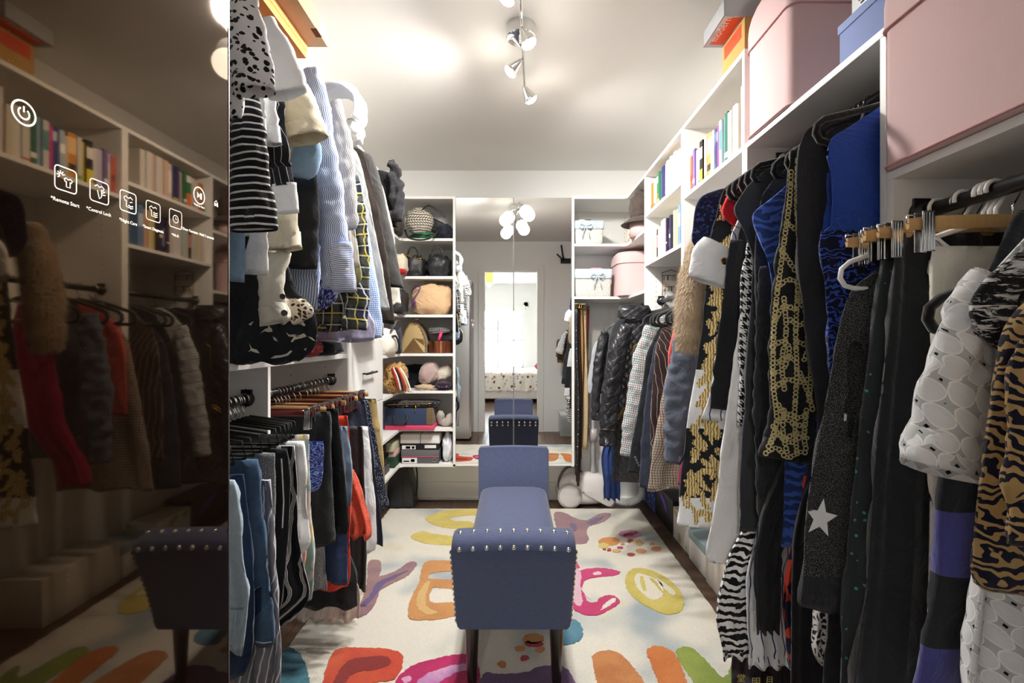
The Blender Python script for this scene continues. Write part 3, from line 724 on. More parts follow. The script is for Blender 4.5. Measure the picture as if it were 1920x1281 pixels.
for xx in (-.155, .160):
    for yy in (1.79, 2.84):
        build(MB().lathe([(.016, 0.018), (.018, .03), (.027, .24), (.027, .268)], (xx, yy, 0), 16), 'leg', legm, BN, auto=40)
nail = MB().lathe([(.0088, 0), (.0082, .0025), (.0055, .0055), (.001, .006)], n=10, cap=False)
nailm = plain('#e6e6e2', .12, 1.0)
nail0 = None
def put_nail(p, nrm):
    global nail0
    M = Matrix.Translation(p) @ Vector((0, 0, 1)).rotation_difference(Vector(nrm)).to_matrix().to_4x4()
    b = MB(); b.add(nail.v, nail.f); build(b.xf(M), 'nail_head', nailm, BN)
bvh_cache = {}
def bvh(o):
    if o.name not in bvh_cache:
        L = wloc(o); bvh_cache[o.name] = BVHTree.FromPolygons([q.co + L for q in o.data.vertices], [list(p.vertices) for p in o.data.polygons])
    return bvh_cache[o.name]
def strip_part(target, y0, y1, mat):
    pts = []
    for j in range(5):
        row = []
        for i in range(25):
            px = 853 + i * (1074 - 853) / 24; q_ = (i - 12) / 12; py = y0 + (y1 - y0) * j / 4 - 4 * (1 - q_ * q_)
            dv = V((px - CX) / F, 1, (CY - py) / F).normalized(); h = bvh(target).ray_cast(V(0, 0, EYE), dv)
            row.append(h[0] - dv * .0018 if h[0] is not None else None)
        pts.append(row)
    pts = [[p for p in r] for r in zip(*pts) if all(p is not None for p in r)]
    return build(MB().loft(pts, closed=False), 'trim_band', mat, target)
strip_part(a1, 1036, 993, lin_s2)
for row in (1031, 999):
    for i in range(9):
        px = 861 + i * (1066 - 861) / 8 + (0 if row == 1031 else (i - 4) * -.5); dirv = V((px - CX) / F, 1, (CY - row - (4 * (1 - ((i - 4) / 4) ** 2))) / F)
        dirv = V((px - CX) / F, 1, (CY - (row - 4 * (1 - ((i - 4) / 4) ** 2))) / F)
        h = bvh(a1).ray_cast(V(0, 0, EYE), dirv.normalized())
        if h[0] is not None: put_nail(h[0], h[1] if h[1].dot(dirv) < 0 else -h[1])
for zr in (.575, .60):
    for i in range(9):
        xx = -.185 + .37 * i / 8; h = bvh(a2).ray_cast(V(xx, 3.3, zr), V(0, -1, 0))
        if h[0] is not None: put_nail(h[0], h[1] if h[1].y > 0 else -h[1])
for sd in (-1, 1):
    for i in range(14):
        zr = .29 + i * .022; h = bvh(a1).ray_cast(V(sd * .5, 1.715 - .1 * ((zr - .262) / .32) ** 1.25 + .012, zr), V(-sd, 0, 0))
        if h[0] is not None: put_nail(h[0], V(sd, 0, 0))
# ------------------------------------------------------------------ garment builders
def interp_rows(rows, step=.017):
    """rows: list of tuples, first value z (descending); resampled evenly and lightly smoothed"""
    L = [0.0]
    for a, b in zip(rows, rows[1:]): L.append(L[-1] + math.hypot(a[0] - b[0], (a[1] - b[1])))
    n = max(8, min(90, int(L[-1] / step))); out = []
    for k in range(n + 1):
        s_ = L[-1] * k / n; i = 0
        while i < len(L) - 2 and L[i + 1] < s_: i += 1
        t = (s_ - L[i]) / max(1e-6, L[i + 1] - L[i]); out.append([p + (q - p) * t for p, q in zip(rows[i], rows[i + 1])])
    for _ in range(2):
        out = [out[0]] + [[(a + 2 * b + c) / 4 for a, b, c in zip(p, q, r)] for p, q, r in zip(out, out[1:], out[2:])] + [out[-1]]
    return out
def drape(rows, d, side=1, Xr=.95, thick=.036, folds=3, amp=.008, seed=0, n=64, wmax=.46, bands=None, tilt=0.0, crumple=.004, w=None):
    """hanging cloth: rows of (px, py[, width]) along its aisle edge at depth d; hangs across the rod at Xr"""
    R = random.Random(seed); p1, p2, p3, p4_ = [R.random() * 6.28 for _ in range(4)]
    rr = []
    for r in rows:
        P = PX(r[0], r[1], d); ww = r[2] if len(r) > 2 else (w if w else 2 * abs(Xr - P.x))
        ww = max(.03, min(ww, wmax, abs(side * (WX - .02) - P.x))); rr.append((P.z, P.x, ww, r[1]))
    rr = interp_rows(rr); rings = []; mats = []
    z0, z1 = rr[0][0], rr[-1][0]
    for j, (z, xe, ww, py) in enumerate(rr):
        zf = (z0 - z) / max(.01, z0 - z1); ring = []
        tk = thick * (.45 + .55 * min(1, zf * 4)) ; am = amp * (.3 + .9 * zf)
        for k in range(n):
            a = 2 * math.pi * k / n; c, s_ = math.cos(a), math.sin(a)
            xx = math.copysign(abs(c) ** .85, c); yy = math.copysign(abs(s_) ** .7, s_)
            u = (1 - xx) / 2
            f = am * (math.sin(6.283 * folds * u + p1 + .8 * math.sin(2.6 * z + p2)) + .45 * math.sin(6.283 * folds * 2.17 * u + p3 + 1.3 * z))
            x = xe + side * ww * u; y = d + tk / 2 * yy + f + tilt * (u - .5) * ww
            rg = 1 - min(1.0, abs(nz(x * 8 + seed * 3, y * 8, z * 6)) * 7)
            q = -crumple * .5 * rg + crumple * nz(x * 9 + seed, y * 14, z * 7) * 1.6 + crumple * .6 * nz(x * 31, y * 31 + seed, z * 24)
            ring.append(V(x + side * (1 - u) * am * .35 * math.sin(z * 7 + p4_) + q * xx * -side, y + q * 1.2 * (1 if s_ > 0 else -1), z + (.0 if j < len(rr) - 1 else .006 * math.sin(6.283 * folds * u + p1))))
        rings.append(ring)
        if bands: mats.append(sum(1 for b in bands if py >= b))
    # hem turned inside
    last = rings[-1]; c = sum(last, V()) / n
    rings.append([c + (p - c) * .97 + V(0, 0, .002) for p in last]); rings.append([c + (p - c) * .94 + V(0, 0, .03) for p in last])
    if bands: mats += [mats[-1]] * 2
    return MB().loft(rings, cap0=True, cap1=False, mats=mats or None)
def sleeve_mb(path, flat=.5, wr=.005, seed=0, n=32, step=.013, dark_in=True, cap0=True):
    """tube of cloth along (px, py, depth, half-width px) points, open at its end"""
    pts = []
    for px, py, d, r in path: P = PX(px, py, d); pts.append((P.x, P.y, P.z, r * d / F))
    L = [0.0]
    for a, b in zip(pts, pts[1:]): L.append(L[-1] + math.dist(a[:3], b[:3]))
    m = max(8, int(L[-1] / step)); P = []
    for k in range(m + 1):
        s_ = L[-1] * k / m; i = 0
        while i < len(L) - 2 and L[i + 1] < s_: i += 1
        t = (s_ - L[i]) / max(1e-6, L[i + 1] - L[i]); P.append([p + (q - p) * t for p, q in zip(pts[i], pts[i + 1])])
    for _ in range(2): P = [P[0]] + [[(a + 2 * b + c) / 4 for a, b, c in zip(p, q, r)] for p, q, r in zip(P, P[1:], P[2:])] + [P[-1]]
    rings = []
    for i, p in enumerate(P):
        a, b = P[max(0, i - 1)], P[min(m, i + 1)]; t = (V(*b[:3]) - V(*a[:3])).normalized()
        bn = V(0, 1, 0) - t * t.y; bn.normalize(); nn = bn.cross(t)
        r = p[3]; ring = []
        for k in range(n):
            an = 2 * math.pi * k / n; ca, sa = math.cos(an), math.sin(an)
            o = V(*p[:3]) + nn * (r * ca) + bn * (r * flat * sa)
            q = wr * (1.4 * nz(o.x * 22 + seed, o.y * 22, o.z * 30) + .5 * math.sin(o.z * (45 + 25 * nz(seed, o.x * 3, 2)) + 2.5 * ca + 5 * nz(o.z * 6, seed, ca)) * max(0, nz(o.z * 7, seed, ca * 2) + .2))
            lf = math.sin(3 * an + seed + 4 * o.z) * .5 + math.sin(5 * an + 2 * seed) * .35     # lengthwise folds
            rg = 1 - min(1.0, abs(nz(o.x * 9 + seed * 3, o.y * 9, o.z * 13)) * 7)                 # sharp creases
            q += r * .07 * lf * min(1.0, i / m * 2.5) - wr * .8 * rg
            ring.append(o + (nn * ca + bn * sa) * q)
        rings.append(ring)
    last = rings[-1]; c = sum(last, V()) / n; up = (V(*P[-2][:3]) - V(*P[-1][:3])).normalized()
    rings.append([c + (p - c) * .95 + up * .001 for p in last]); rings.append([c + (p - c) * .9 + up * .05 for p in last])
    rings.append([c + (p - c) * .3 + up * .06 for p in last])
    return MB().loft(rings, cap0=cap0, cap1=True)
def garment(name, label, cat, mat, rows, d, side=1, group=None, **k):
    k.setdefault('Xr', .95 * side)
    return build(drape(rows, d, side, **k), name, mat, None, label=label, cat=cat, group=group)
def sleeve(parent, mat, path, name='sleeve', **k): return build(sleeve_mb(path, **k), name, mat, parent)
def tubegar(name, label, cat, mat, path, **k): return build(sleeve_mb(path, **k), name, mat, None, label=label, cat=cat)
def decal(target, poly, mat, name='print', off=.0016, cuts=2, parent=None):
    """flat print laid on a cloth surface: outline in photo pixels cast onto the real surface"""
    tri = tessellate_polygon([[Vector((a, b, 0)) for a, b in poly]])
    bm = bmesh.new(); vs = [bm.verts.new((a, b, 0)) for a, b in poly]
    for t in tri:
        try: bm.faces.new([vs[i] for i in t])
        except ValueError: pass
    for _ in range(cuts): bmesh.ops.subdivide_edges(bm, edges=[e for e in bm.edges if e.calc_length() > 6], cuts=1, use_grid_fill=True)
    bmesh.ops.triangulate(bm, faces=bm.faces[:])
    bm.verts.index_update(); o = V(0, 0, EYE); pos = {}; tr = bvh(target)
    for v_ in bm.verts:
        dv = V((v_.co.x - CX) / F, 1, (CY - v_.co.y) / F).normalized(); h = tr.ray_cast(o, dv)
        if h[0] is not None: pos[v_.index] = h[0] - dv * off
    if not pos: bm.free(); return None
    md = sorted(p.y for p in pos.values())[len(pos) // 2]
    pos = {k: p for k, p in pos.items() if abs(p.y - md) < .09}
    mb = MB(); idx = {}
    for k, p in pos.items(): idx[k] = len(mb.v); mb.v.append(p)
    for f in bm.faces:
        q = [g.index for g in f.verts]
        if all(a in idx for a in q): mb.f.append([idx[a] for a in q]); mb.uv.append([(mb.v[idx[a]].x, mb.v[idx[a]].z) for a in q]); mb.mi.append(0)
    bm.free()
    if not mb.f: return None
    return build(mb, name, mat, parent or target)
def cut_hole(o, poly):
    """opens the cloth facing the aisle inside an outline given in photo pixels, so that its inside shows"""
    def inside(x, y):
        r = False; n = len(poly)
        for i in range(n):
            (x0, y0), (x1, y1) = poly[i], poly[(i + 1) % n]
            if (y0 > y) != (y1 > y) and x < (x1 - x0) * (y - y0) / (y1 - y0) + x0: r = not r
        return r
    L = wloc(o); bm = bmesh.new(); bm.from_mesh(o.data); tr = bvh(o); dead = []
    for f in bm.faces:
        c = f.calc_center_median() + L; dv = (c - V(0, 0, EYE))
        if not inside(CX + c.x * F / c.y, CY - (c.z - EYE) * F / c.y): continue
        h = tr.ray_cast(V(0, 0, EYE), dv.normalized())
        if h[0] is not None and (h[0] - c).length < .006: dead.append(f)
    bmesh.ops.delete(bm, geom=dead, context='FACES'); bm.to_mesh(o.data); bm.free(); o.data.update()
def button(target, px, py, r=.006, mat=None, name='button'):
    dv = V((px - CX) / F, 1, (CY - py) / F).normalized(); h = bvh(target).ray_cast(V(0, 0, EYE), dv)
    if h[0] is None: return
    nr = h[1] if h[1].dot(dv) < 0 else -h[1]
    M = Matrix.Translation(h[0]) @ Vector((0, 0, 1)).rotation_difference(nr).to_matrix().to_4x4()
    return build(MB().lathe([(r, 0), (r, .0018), (r * .8, .0026), (r * .55, .0018), (.0003, .0018)], n=12, cap=False).xf(M), name, mat or plain('#3a2c20', .3), target)
def stitch(parent, pts, mat, r=.002, name='seam', n=6): return build(MB().tube(pts, r, n), name, mat, parent)
def pxline(target, pts, mat, r=.0016, name='seam', off=0.0, n=5):
    out = []
    for i in range(len(pts) - 1):
        for k in range(6):
            t = k / 6; px = pts[i][0] + (pts[i + 1][0] - pts[i][0]) * t; py = pts[i][1] + (pts[i + 1][1] - pts[i][1]) * t
            dv = V((px - CX) / F, 1, (CY - py) / F).normalized(); h = bvh(target).ray_cast(V(0, 0, EYE), dv)
            if h[0] is not None: out.append(h[0] - dv * off)
    if len(out) < 3: return
    md = sorted(p.y for p in out)[len(out) // 2]; out = [p for p in out if abs(p.y - md) < .12]
    if len(out) >= 3: return build(MB().tube(out, r, n), name, mat, target)

def prints(target, polys, mat, name='print', off=.0014):
    """many small flat prints cast onto one garment, joined into a single part"""
    tr = bvh(target); o = V(0, 0, EYE); mb = MB()
    for poly, inner in polys:
        ring = []
        for px, py in poly + (inner or []):
            dv = V((px - CX) / F, 1, (CY - py) / F).normalized(); h = tr.ray_cast(o, dv); ring.append(h[0] - dv * off if h[0] is not None else None)
        if any(r is None for r in ring): continue
        ys = [r.y for r in ring]
        if max(ys) - min(ys) > .03: continue
        n = len(poly); b = len(mb.v); mb.v += ring
        if inner: fs = [[b + i, b + (i + 1) % n, b + n + (i + 1) % n, b + n + i] for i in range(n)]
        else: fs = [[b + i for i in t] for t in tessellate_polygon([[Vector((p[0], p[1], 0)) for p in poly]])]
        for f in fs: mb.f.append(f); mb.uv.append([(mb.v[k].x, mb.v[k].z) for k in f]); mb.mi.append(0)
    return build(mb, name, mat, target, kind='stuff') if mb.f else None
def chain_links(lines, step=7.2, ro=5.6, ri=2.9):
    out = []
    for ln in lines:
        P = []
        for i in range(len(ln) - 1):
            p0, p1, p2, p3 = [Vector(ln[max(0, min(len(ln) - 1, i + k))]) for k in (-1, 0, 1, 2)]
            for k in range(20):
                t = k / 20; P.append(.5 * ((2 * p1) + (p2 - p0) * t + (2 * p0 - 5 * p1 + 4 * p2 - p3) * t * t + (3 * p1 - p0 - 3 * p2 + p3) * t ** 3))
        acc = 0.0; nxt = 0.0; q = 0
        for a, b in zip(P, P[1:]):
            acc += (b - a).length
            if acc >= nxt:
                nxt += step; q += 1; e = 1.0 if q % 2 else .72
                out.append(([(a.x + ro * math.cos(k * math.pi / 5), a.y + ro * e * math.sin(k * math.pi / 5)) for k in range(10)], [(a.x + ri * math.cos(k * math.pi / 5), a.y + ri * e * math.sin(k * math.pi / 5)) for k in range(10)]))
    return out
def leaf(cx, cy, ang, L, wd, n=7, curl=.5):
    """scalloped acanthus leaf outline in pixels"""
    lft, rgt = [], []
    for k in range(n * 4 + 1):
        t = k / (n * 4); a = ang + curl * t * t; x = cx + L * t * math.cos(ang + curl * t * .6); y = cy - L * t * math.sin(ang + curl * t * .6)
        h = wd * math.sin(math.pi * min(1, t * .92 + .06)) ** .7 * (1 - .35 * abs(math.sin(t * n * math.pi))) * (1 - .3 * t)
        lft.append((x + h * math.sin(a), y + h * math.cos(a))); rgt.append((x - h * math.sin(a), y - h * math.cos(a)))
    return lft + rgt[::-1]
# ------------------------------------------------------------------ hangers
def hook_pts(R_=.0185, drop=.055):
    pts = [V(0, 0, -drop), V(0, 0, -drop + .02), V(R_ * .55, 0, -R_ * 1.05)]
    pts += [V(R_ * math.cos(a), 0, R_ * math.sin(a)) for a in [math.radians(q) for q in range(-30, 196, 25)]]
    return pts
def make_hanger(kind, label, group, loc, hw=.2, side=1, drop=.055):
    """origin = centre of the rod; arms spread along X"""
    h = empty('clothes_hanger', loc, label, 'hanger', group)
    hookm = chrome if kind != 'white' else plain('#f4f4f2', .35)
    L = wloc(h); sh = lambda mb: mb.xf(Matrix.Translation(L))
    r = .0022 if kind != 'white' else .004
    build(sh(MB().tube([Vector((p.x * side, p.y, p.z)) for p in hook_pts(.0185, drop)], r, 6)), 'hook', hookm, h)
    if kind in ('velvet', 'white', 'plastic'):
        rr = {'velvet': .0085, 'white': .0052, 'plastic': .005}[kind]
        mm = {'velvet': fab('black velvet flock', lambda nt, u, v: nt.mix(0.0, '#0c0b0c', '#0c0b0c'), sheen=.5), 'white': plain('#f4f4f2', .35), 'plastic': plain('#2a2725', .3)}[kind]
        z0 = -drop; pts = []
        for s_ in (1, -1):
            arm_ = [(0.0, z0), (.05, z0 - .012), (.11, z0 - .032), (hw - .02, z0 - .058), (hw - .003, z0 - .073), (hw, z0 - .092), (hw - .01, z0 - .108), (hw - .03, z0 - .114), (.1, z0 - .114), (.0, z0 - .114)]
            if s_ < 0: arm_ = arm_[::-1][1:-1]
            pts += [V(s_ * a, 0, b) for a, b in arm_]
        build(sh(MB().tube(pts, rr, 8, closed=True, ref=(0, 1, 0))), 'frame', mm, h)
    elif kind == 'wood_clip':
        mm = wood_h
        mb = MB(); rings = []
        for k in range(13):
            t = -1 + k / 6; e = .8 if abs(t) > .95 else 1.0
            rings.append([V(t * hw, .006 * e * math.cos(a), -.062 - .006 * t * t + .013 * e * math.sin(a)) for a in [q * math.pi / 4 + .39 for q in range(8)]])
        build(sh(mb.loft(rings, True, True)), 'bar', mm, h, auto=50)
        for s_ in (-1, 1): clip_at(h, L, s_ * hw * .84)
    elif kind == 'red_wood':
        rings = []
        for k in range(13):
            t = -1 + k / 6
            rings.append([V(t * hw, .006 * math.cos(a), -.062 + .011 * math.sin(a)) for a in [q * math.pi / 4 + .39 for q in range(8)]])
        build(sh(MB().loft(rings, True, True)), 'bar', mahog, h, auto=50)
        for s_ in (-1, 1): clip_at(h, L, s_ * hw * .9)
    elif kind == 'slack':
        mb = MB(); mb.tube([V(-.02 * side, 0, -.055), V(-.17 * side, 0, -.075), V(-.18 * side, 0, -.12), V(.19 * side, 0, -.115)], .0045, 6)
        build(sh(mb), 'frame', plain('#121212', .45), h)
        build(sh(MB().tube([V(.19 * side, 0, -.115), V(.25 * side, 0, -.110)], .0065, 8)), 'tip', plain('#1a1a1c', .2, spec=.7), h)
    return h
wood_h = (lambda nt: nt.done(nt.mix(nt.noise(nt.vec(nt.m_('MULTIPLY', nt.uv()[0], 8.0), nt.m_('MULTIPLY', nt.uv()[1], 120.0)), 1.0, 4), '#c79a5e', '#e0bb85'), .4))(NT('pale_beech'))
mahog = plain('#5e1d16', .3, spec=.5, var=.25)
steel = plain('#c9cacb', .16, 1.0)
def clip_at(h, L, x):
    c = build(MB().box(L.x + x - .011, L.x + x + .011, L.y - .0100, L.y - .0072, L.z - .118, L.z - .046, .001), 'clip', steel, h, auto=40)
    mb = MB(); mb.box(L.x + x - .011, L.x + x + .011, L.y + .0072, L.y + .0100, L.z - .118, L.z - .046, .001)
    for k in range(4): mb.box(L.x + x - .0095 + k * .0052, L.x + x - .0065 + k * .0052, L.y - .0118, L.y - .0098, L.z - .116, L.z - .05)
    build(mb, 'clip_ribs', steel, c, False)
    build(MB().tube([V(L.x + x - .012, L.y, L.z - .052), V(L.x + x - .034, L.y - .002, L.z - .052), V(L.x + x - .034, L.y - .002, L.z - .066), V(L.x + x - .012, L.y, L.z - .066)], .0016, 6), 'clip_spring', steel, c)
# ------------------------------------------------------------------ cloth patterns
blk = solid('#24262b'); blk2 = solid('#2a2c30'); blk3 = solid('#1b1b1f'); char = solid('#3b3f45'); wht = solid('#f4f5f6', var=.03)
ivory = solid('#eee9da', var=.04); navy = solid('#1c2238'); cream = solid('#e4dcc4', var=.06)
blazer_m = solid('#333438')
tiger = fab('tan tiger print', lambda nt, u, v: nt.mix(nt.step(nt.wave(W(nt, u, v, 1, 1), 20.0, 15.0, 1.4, dirn='Y', detail=2), .5, .05), '#14152a', '#a98a5a'))
zebra = fab('zebra print', lambda nt, u, v: nt.mix(nt.step(nt.wave(W(nt, u, v, 1, 1), 13.0, 5.5, 2.0, dirn='Y', detail=2), .48, .05), '#16171a', '#f2f2f2'))
brushed = fab('brushed black white knit', lambda nt, u, v: nt.mix(nt.step(nt.noise(W(nt, u, v, 18, 75), 1.0, 5, .75, .8), .53, .03), '#101114', '#e9ebea'), wb=.6)
def chain_fn(nt, u, v):
    vec = W(nt, u, v); e = nt.voro(nt.vec(nt.m_('ADD', u, nt.m_('MULTIPLY', nt.noise(W(nt, u, v), 9.0), .05)), nt.m_('MULTIPLY', v, .8)), 15.0, 'DISTANCE_TO_EDGE', 1.0); r = nt.voro(vec, 64.0, 'F1', .0)
    ring = nt.m_('MULTIPLY', nt.m_('GREATER_THAN', r, .24), nt.m_('LESS_THAN', r, .56)); band = nt.m_('LESS_THAN', e, .11)
    return nt.mix(nt.m_('MULTIPLY', ring, band), '#101114', '#d8c894')
chain = fab('gold chain print', chain_fn, rough=.6)
def baroque_fn(nt, u, v):
    ns = nt.noise(W(nt, u, v), 11.0, 3, .6); n2 = nt.noise(W(nt, v, u), 9.0, 3, .6)
    vec = nt.vec(nt.m_('ADD', u, nt.m_('MULTIPLY', ns, .10)), nt.m_('ADD', nt.m_('MULTIPLY', v, .7), nt.m_('MULTIPLY', n2, .10)))
    bg = nt.mix(nt.step(nt.noise(W(nt, u, v), 6.0, 1), .5, .01), '#15171d', '#e9ebf0')
    f = nt.wave(vec, 7.0, 7.0, 1.6, 'RINGS'); leaf = nt.step(f, .50, .03); vein = nt.wave(vec, 45.0, 6.0, 2.0, 'BANDS', 'Y')
    gold = nt.mix(nt.step(vein, .45, .3), '#8f6d34', '#ecd998'); return nt.mix(leaf, bg, gold)
baroque = fab('gold baroque print', baroque_fn, rough=.5, wb=.1)
def eyelet_grid(nt, u, v, p=.036):
    fu = nt.m_('SUBTRACT', nt.m_('FRACT', nt.m_('DIVIDE', u, p)), .5); fv = nt.m_('SUBTRACT', nt.m_('FRACT', nt.m_('DIVIDE', v, p)), .5)
    return nt.m_('SQRT', nt.m_('ADD', nt.m_('MULTIPLY', fu, fu), nt.m_('MULTIPLY', fv, fv)))
def eyelet_fn(nt, u, v):
    r = eyelet_grid(nt, u, v); rim = nt.m_('MULTIPLY', nt.m_('GREATER_THAN', r, .44), nt.m_('LESS_THAN', r, .5))
    c = nt.mix(nt.m_('GREATER_THAN', r, .5), '#eceef0', '#c9ccce'); c = nt.mix(rim, c, '#ffffff')
    hole = nt.m_('MULTIPLY', nt.m_('GREATER_THAN', r, .635), nt.m_('GREATER_THAN', nt.noise(W(nt, u, v), 14.0), .5)); return nt.mix(hole, c, '#14151c')
def eyelet_b(nt, u, v):
    r = eyelet_grid(nt, u, v); return nt.m_('ADD', nt.m_('MULTIPLY', nt.m_('LESS_THAN', r, .49), 1.0), nt.m_('MULTIPLY', nt.m_('SINE', nt.m_('MULTIPLY', v, 3200.0)), .08))
lace = fab('white circle lace', eyelet_fn, bumpfn=eyelet_b, wb=.6, var=.03)
def dots_fn(c0, c1, sc, th): return lambda nt, u, v: nt.mix(nt.m_('LESS_THAN', nt.voro(W(nt, u, v), sc), th), c0, c1)
tealdot = fab('teal dots on charcoal', dots_fn('#363b3f', '#4fa59d', 52.0, .17))
glitter = fab('black lurex knit', lambda nt, u, v: nt.mix(nt.step(nt.noise(W(nt, u, v), 620.0, 1), .62, .06), '#26282a', '#a0a3a3'), wb=.5, weave=2500)
dkskirt = fab('black crepe', lambda nt, u, v: nt.mix(nt.noise(W(nt, u, v), 4.0), '#272a2d', '#373b3f'), sheen=.3)
bluedress = fab('royal blue brocade', lambda nt, u, v: nt.mix(0.0, '#274aa6', '#274aa6'), bumpfn=lambda nt, u, v: nt.wave(W(nt, u, v), 30.0, 14.0, 1.2, 'RINGS'), wb=.18, rough=.6)
bluepat = fab('navy with blue scrolls', lambda nt, u, v: nt.mix(nt.step(nt.wave(W(nt, u, v), 20.0, 16.0, 1.6, 'RINGS'), .72, .04), '#151a36', '#3d5cc8'))
bluelace = fab('cobalt lace', lambda nt, u, v: nt.mix(nt.step(nt.wave(W(nt, u, v), 11.0, 10.0, 1.4, 'RINGS'), .6, .04), nt.mix(nt.m_('LESS_THAN', nt.voro(W(nt, u, v), 260.0, 'F1', .2), .35), '#35519e', '#1c2748'), '#4a6fd0'))
navylace = fab('navy lace', lambda nt, u, v: nt.mix(nt.step(nt.noise(W(nt, u, v), 70.0, 4, .7), .56, .03), '#141a3c', '#4a5a9a'), wb=.8)
def hound_fn(nt, u, v, p=.012):
    a = nt.band(u, p * 2, .5); b = nt.band(v, p * 2, .5); dg = nt.band(nt.m_('ADD', u, v), p, .5)
    both = nt.m_('MULTIPLY', a, b); one = nt.m_('SUBTRACT', nt.m_('MAXIMUM', a, b), both)
    return nt.mix(nt.m_('ADD', both, nt.m_('MULTIPLY', one, dg)), '#eceef0', '#17181c')
hound = fab('houndstooth', hound_fn)
def leopard_fn(c0, c1, c2, sc):
    def fn(nt, u, v):
        vec = nt.vec(nt.m_('ADD', u, nt.m_('MULTIPLY', nt.noise(W(nt, u, v), 40.0), .012)), nt.m_('ADD', v, nt.m_('MULTIPLY', nt.noise(W(nt, v, u), 40.0), .012)))
        r = nt.voro(vec, sc, 'F1', .8); return nt.mix(nt.m_('LESS_THAN', r, .42), c0, nt.mix(nt.m_('LESS_THAN', r, .2), c1, c2))
    return fn
spots = fab('black spots on white', leopard_fn('#f1f0f0', '#1a191c', '#1a191c', 68.0), var=.04)
leopard = fab('leopard print', leopard_fn('#c29a5e', '#8a5a2a', '#241812', 60.0))
pinkleo = fab('brown spots on cream', leopard_fn('#d9cdbb', '#3a2622', '#3a2622', 70.0))
def denim(c0, c1): return fab(f'denim_{c0}{c1}'.replace('#', ''), lambda nt, u, v: nt.mix(nt.noise(W(nt, u, v, 160, 40), 1.0, 3, .7), c0, nt.mix(nt.noise(W(nt, u, v), 5.0, 3), c0, c1)), weave=3200, wb=.5, var=.16)
jean_l = denim('#a9bfce', '#dbe6ec'); jean_m = denim('#34506f', '#6f8cab'); jean_d = denim('#1b2a44', '#3a5173'); jean_s = denim('#7d9dbb', '#a9c2d6'); chambray = denim('#7f96ad', '#a7b7c6')
jack_d = denim('#4b5160', '#7a818e')
navstr = stripes('#17181f', '#eceae8', .0185, .26, 'v'); bluestr = stripes('#f1f4f9', '#5575bd', .0062, .42, 'u', var=.04); bluestr2 = stripes('#eef2f8', '#6484c6', .0085, .4, 'u', var=.04)
bluestr_v = stripes('#f1f4f9', '#5575bd', .0062, .42, 'v', var=.04)
grystr = stripes('#d9d6d0', '#77777c', .0062, .38, 'u', var=.04); tanstr = stripes('#dcd6cb', '#7b766e', .0058, .35, 'u', var=.04)
pinstr = stripes('#16161a', '#d9d6d8', .021, .06, 'u'); brownpin = stripes('#3a2b2b', '#c9b7a8', .03, .07, 'u'); widestr = stripes('#f2f4f8', '#2d3d74', .035, .11, 'u', var=.03)
pinwht = stripes('#ded8cf', '#8d8a88', .03, .05, 'u'); blkwht = plaid('#14151a', [('u', .046, .05, 0, '#e5e5e5', 1), ('u', .046, .05, .1, '#e5e5e5', 1), ('u', .046, .05, .2, '#e5e5e5', 1)])
bwstr = stripes('#efece6', '#1b1b1e', .03, .3, 'u')
tartan = plaid('#23283f', [('u', .08, .3, 0, '#5f665c', .55), ('v', .085, .3, 0, '#6a7064', .55), ('u', .08, .07, .1, '#d9c860', 1), ('v', .085, .07, .15, '#d9c860', 1), ('u', .08, .07, .55, '#e4e4de', .9), ('v', .085, .06, .6, '#e4e4de', .9)])
gingham = plaid('#dfe9f4', [('u', .0085, .5, 0, '#4f7fc4', .6), ('v', .0085, .5, 0, '#4f7fc4', .6)])
bluechk = plaid('#6f95cf', [('u', .0105, .16, 0, '#e8eef6', .9), ('v', .0105, .16, 0, '#e8eef6', .9), ('u', .042, .25, 0, '#36588f', .5)])
tanchk = plaid('#b8ac9c', [('u', .013, .45, 0, '#4a4640', .55), ('v', .013, .45, 0, '#4a4640', .55), ('u', .052, .08, 0, '#8a3a2e', .8)])
grychk = plaid('#dfe0e0', [('u', .012, .45, 0, '#45494e', .6), ('v', .012, .45, 0, '#45494e', .6), ('u', .064, .1, 0, '#b0704a', .5), ('v', .064, .1, 0, '#4a8a84', .6)])
flanl = plaid('#55554c', [('u', .03, .4, 0, '#24262a', .7), ('v', .03, .4, 0, '#24262a', .7), ('u', .03, .06, .6, '#cfd0c0', .8)])
pastel = fab('pastel painted print', lambda nt, u, v: nt.mix(nt.step(nt.noise(W(nt, u, v), 13.0, 2), .56, .05), nt.mix(nt.step(nt.noise(W(nt, v, u), 10.0, 2), .57, .05), '#eceae4', '#e6cf78'), '#9fc9c6'))
navprint = fab('navy wheat print', lambda nt, u, v: nt.mix(nt.step(nt.wave(W(nt, u, v), 26.0, 14.0, 2.0, 'RINGS'), .72, .06), '#2a3a86', '#8b9bd8'))
indigo = fab('indigo white dashes', lambda nt, u, v: nt.mix(nt.step(nt.noise(W(nt, u, v, 260, 90), 1.0, 2), .6, .03), '#23306e', '#dfe2f2'))
orgnavy = fab('orange navy abstract', lambda nt, u, v: nt.mix(nt.step(nt.noise(W(nt, u, v), 16.0, 1), .55, .02), '#191a3a', '#d8452c'))
cord = fab('black corduroy', lambda nt, u, v: nt.mix(nt.band(u, .0042, .5), '#222225', '#35353a'), bumpfn=lambda nt, u, v: nt.m_('SINE', nt.m_('MULTIPLY', u, 1496.0)), wb=.7)
knit = fab('black rib knit', lambda nt, u, v: nt.mix(nt.band(u, .0032, .5), '#2a2c30', '#3d4045'), bumpfn=lambda nt, u, v: nt.m_('SINE', nt.m_('MULTIPLY', u, 1963.0)), wb=.6)
sparkle = fab('navy sequin dots', dots_fn('#161a2c', '#c4c9da', 190.0, .26))
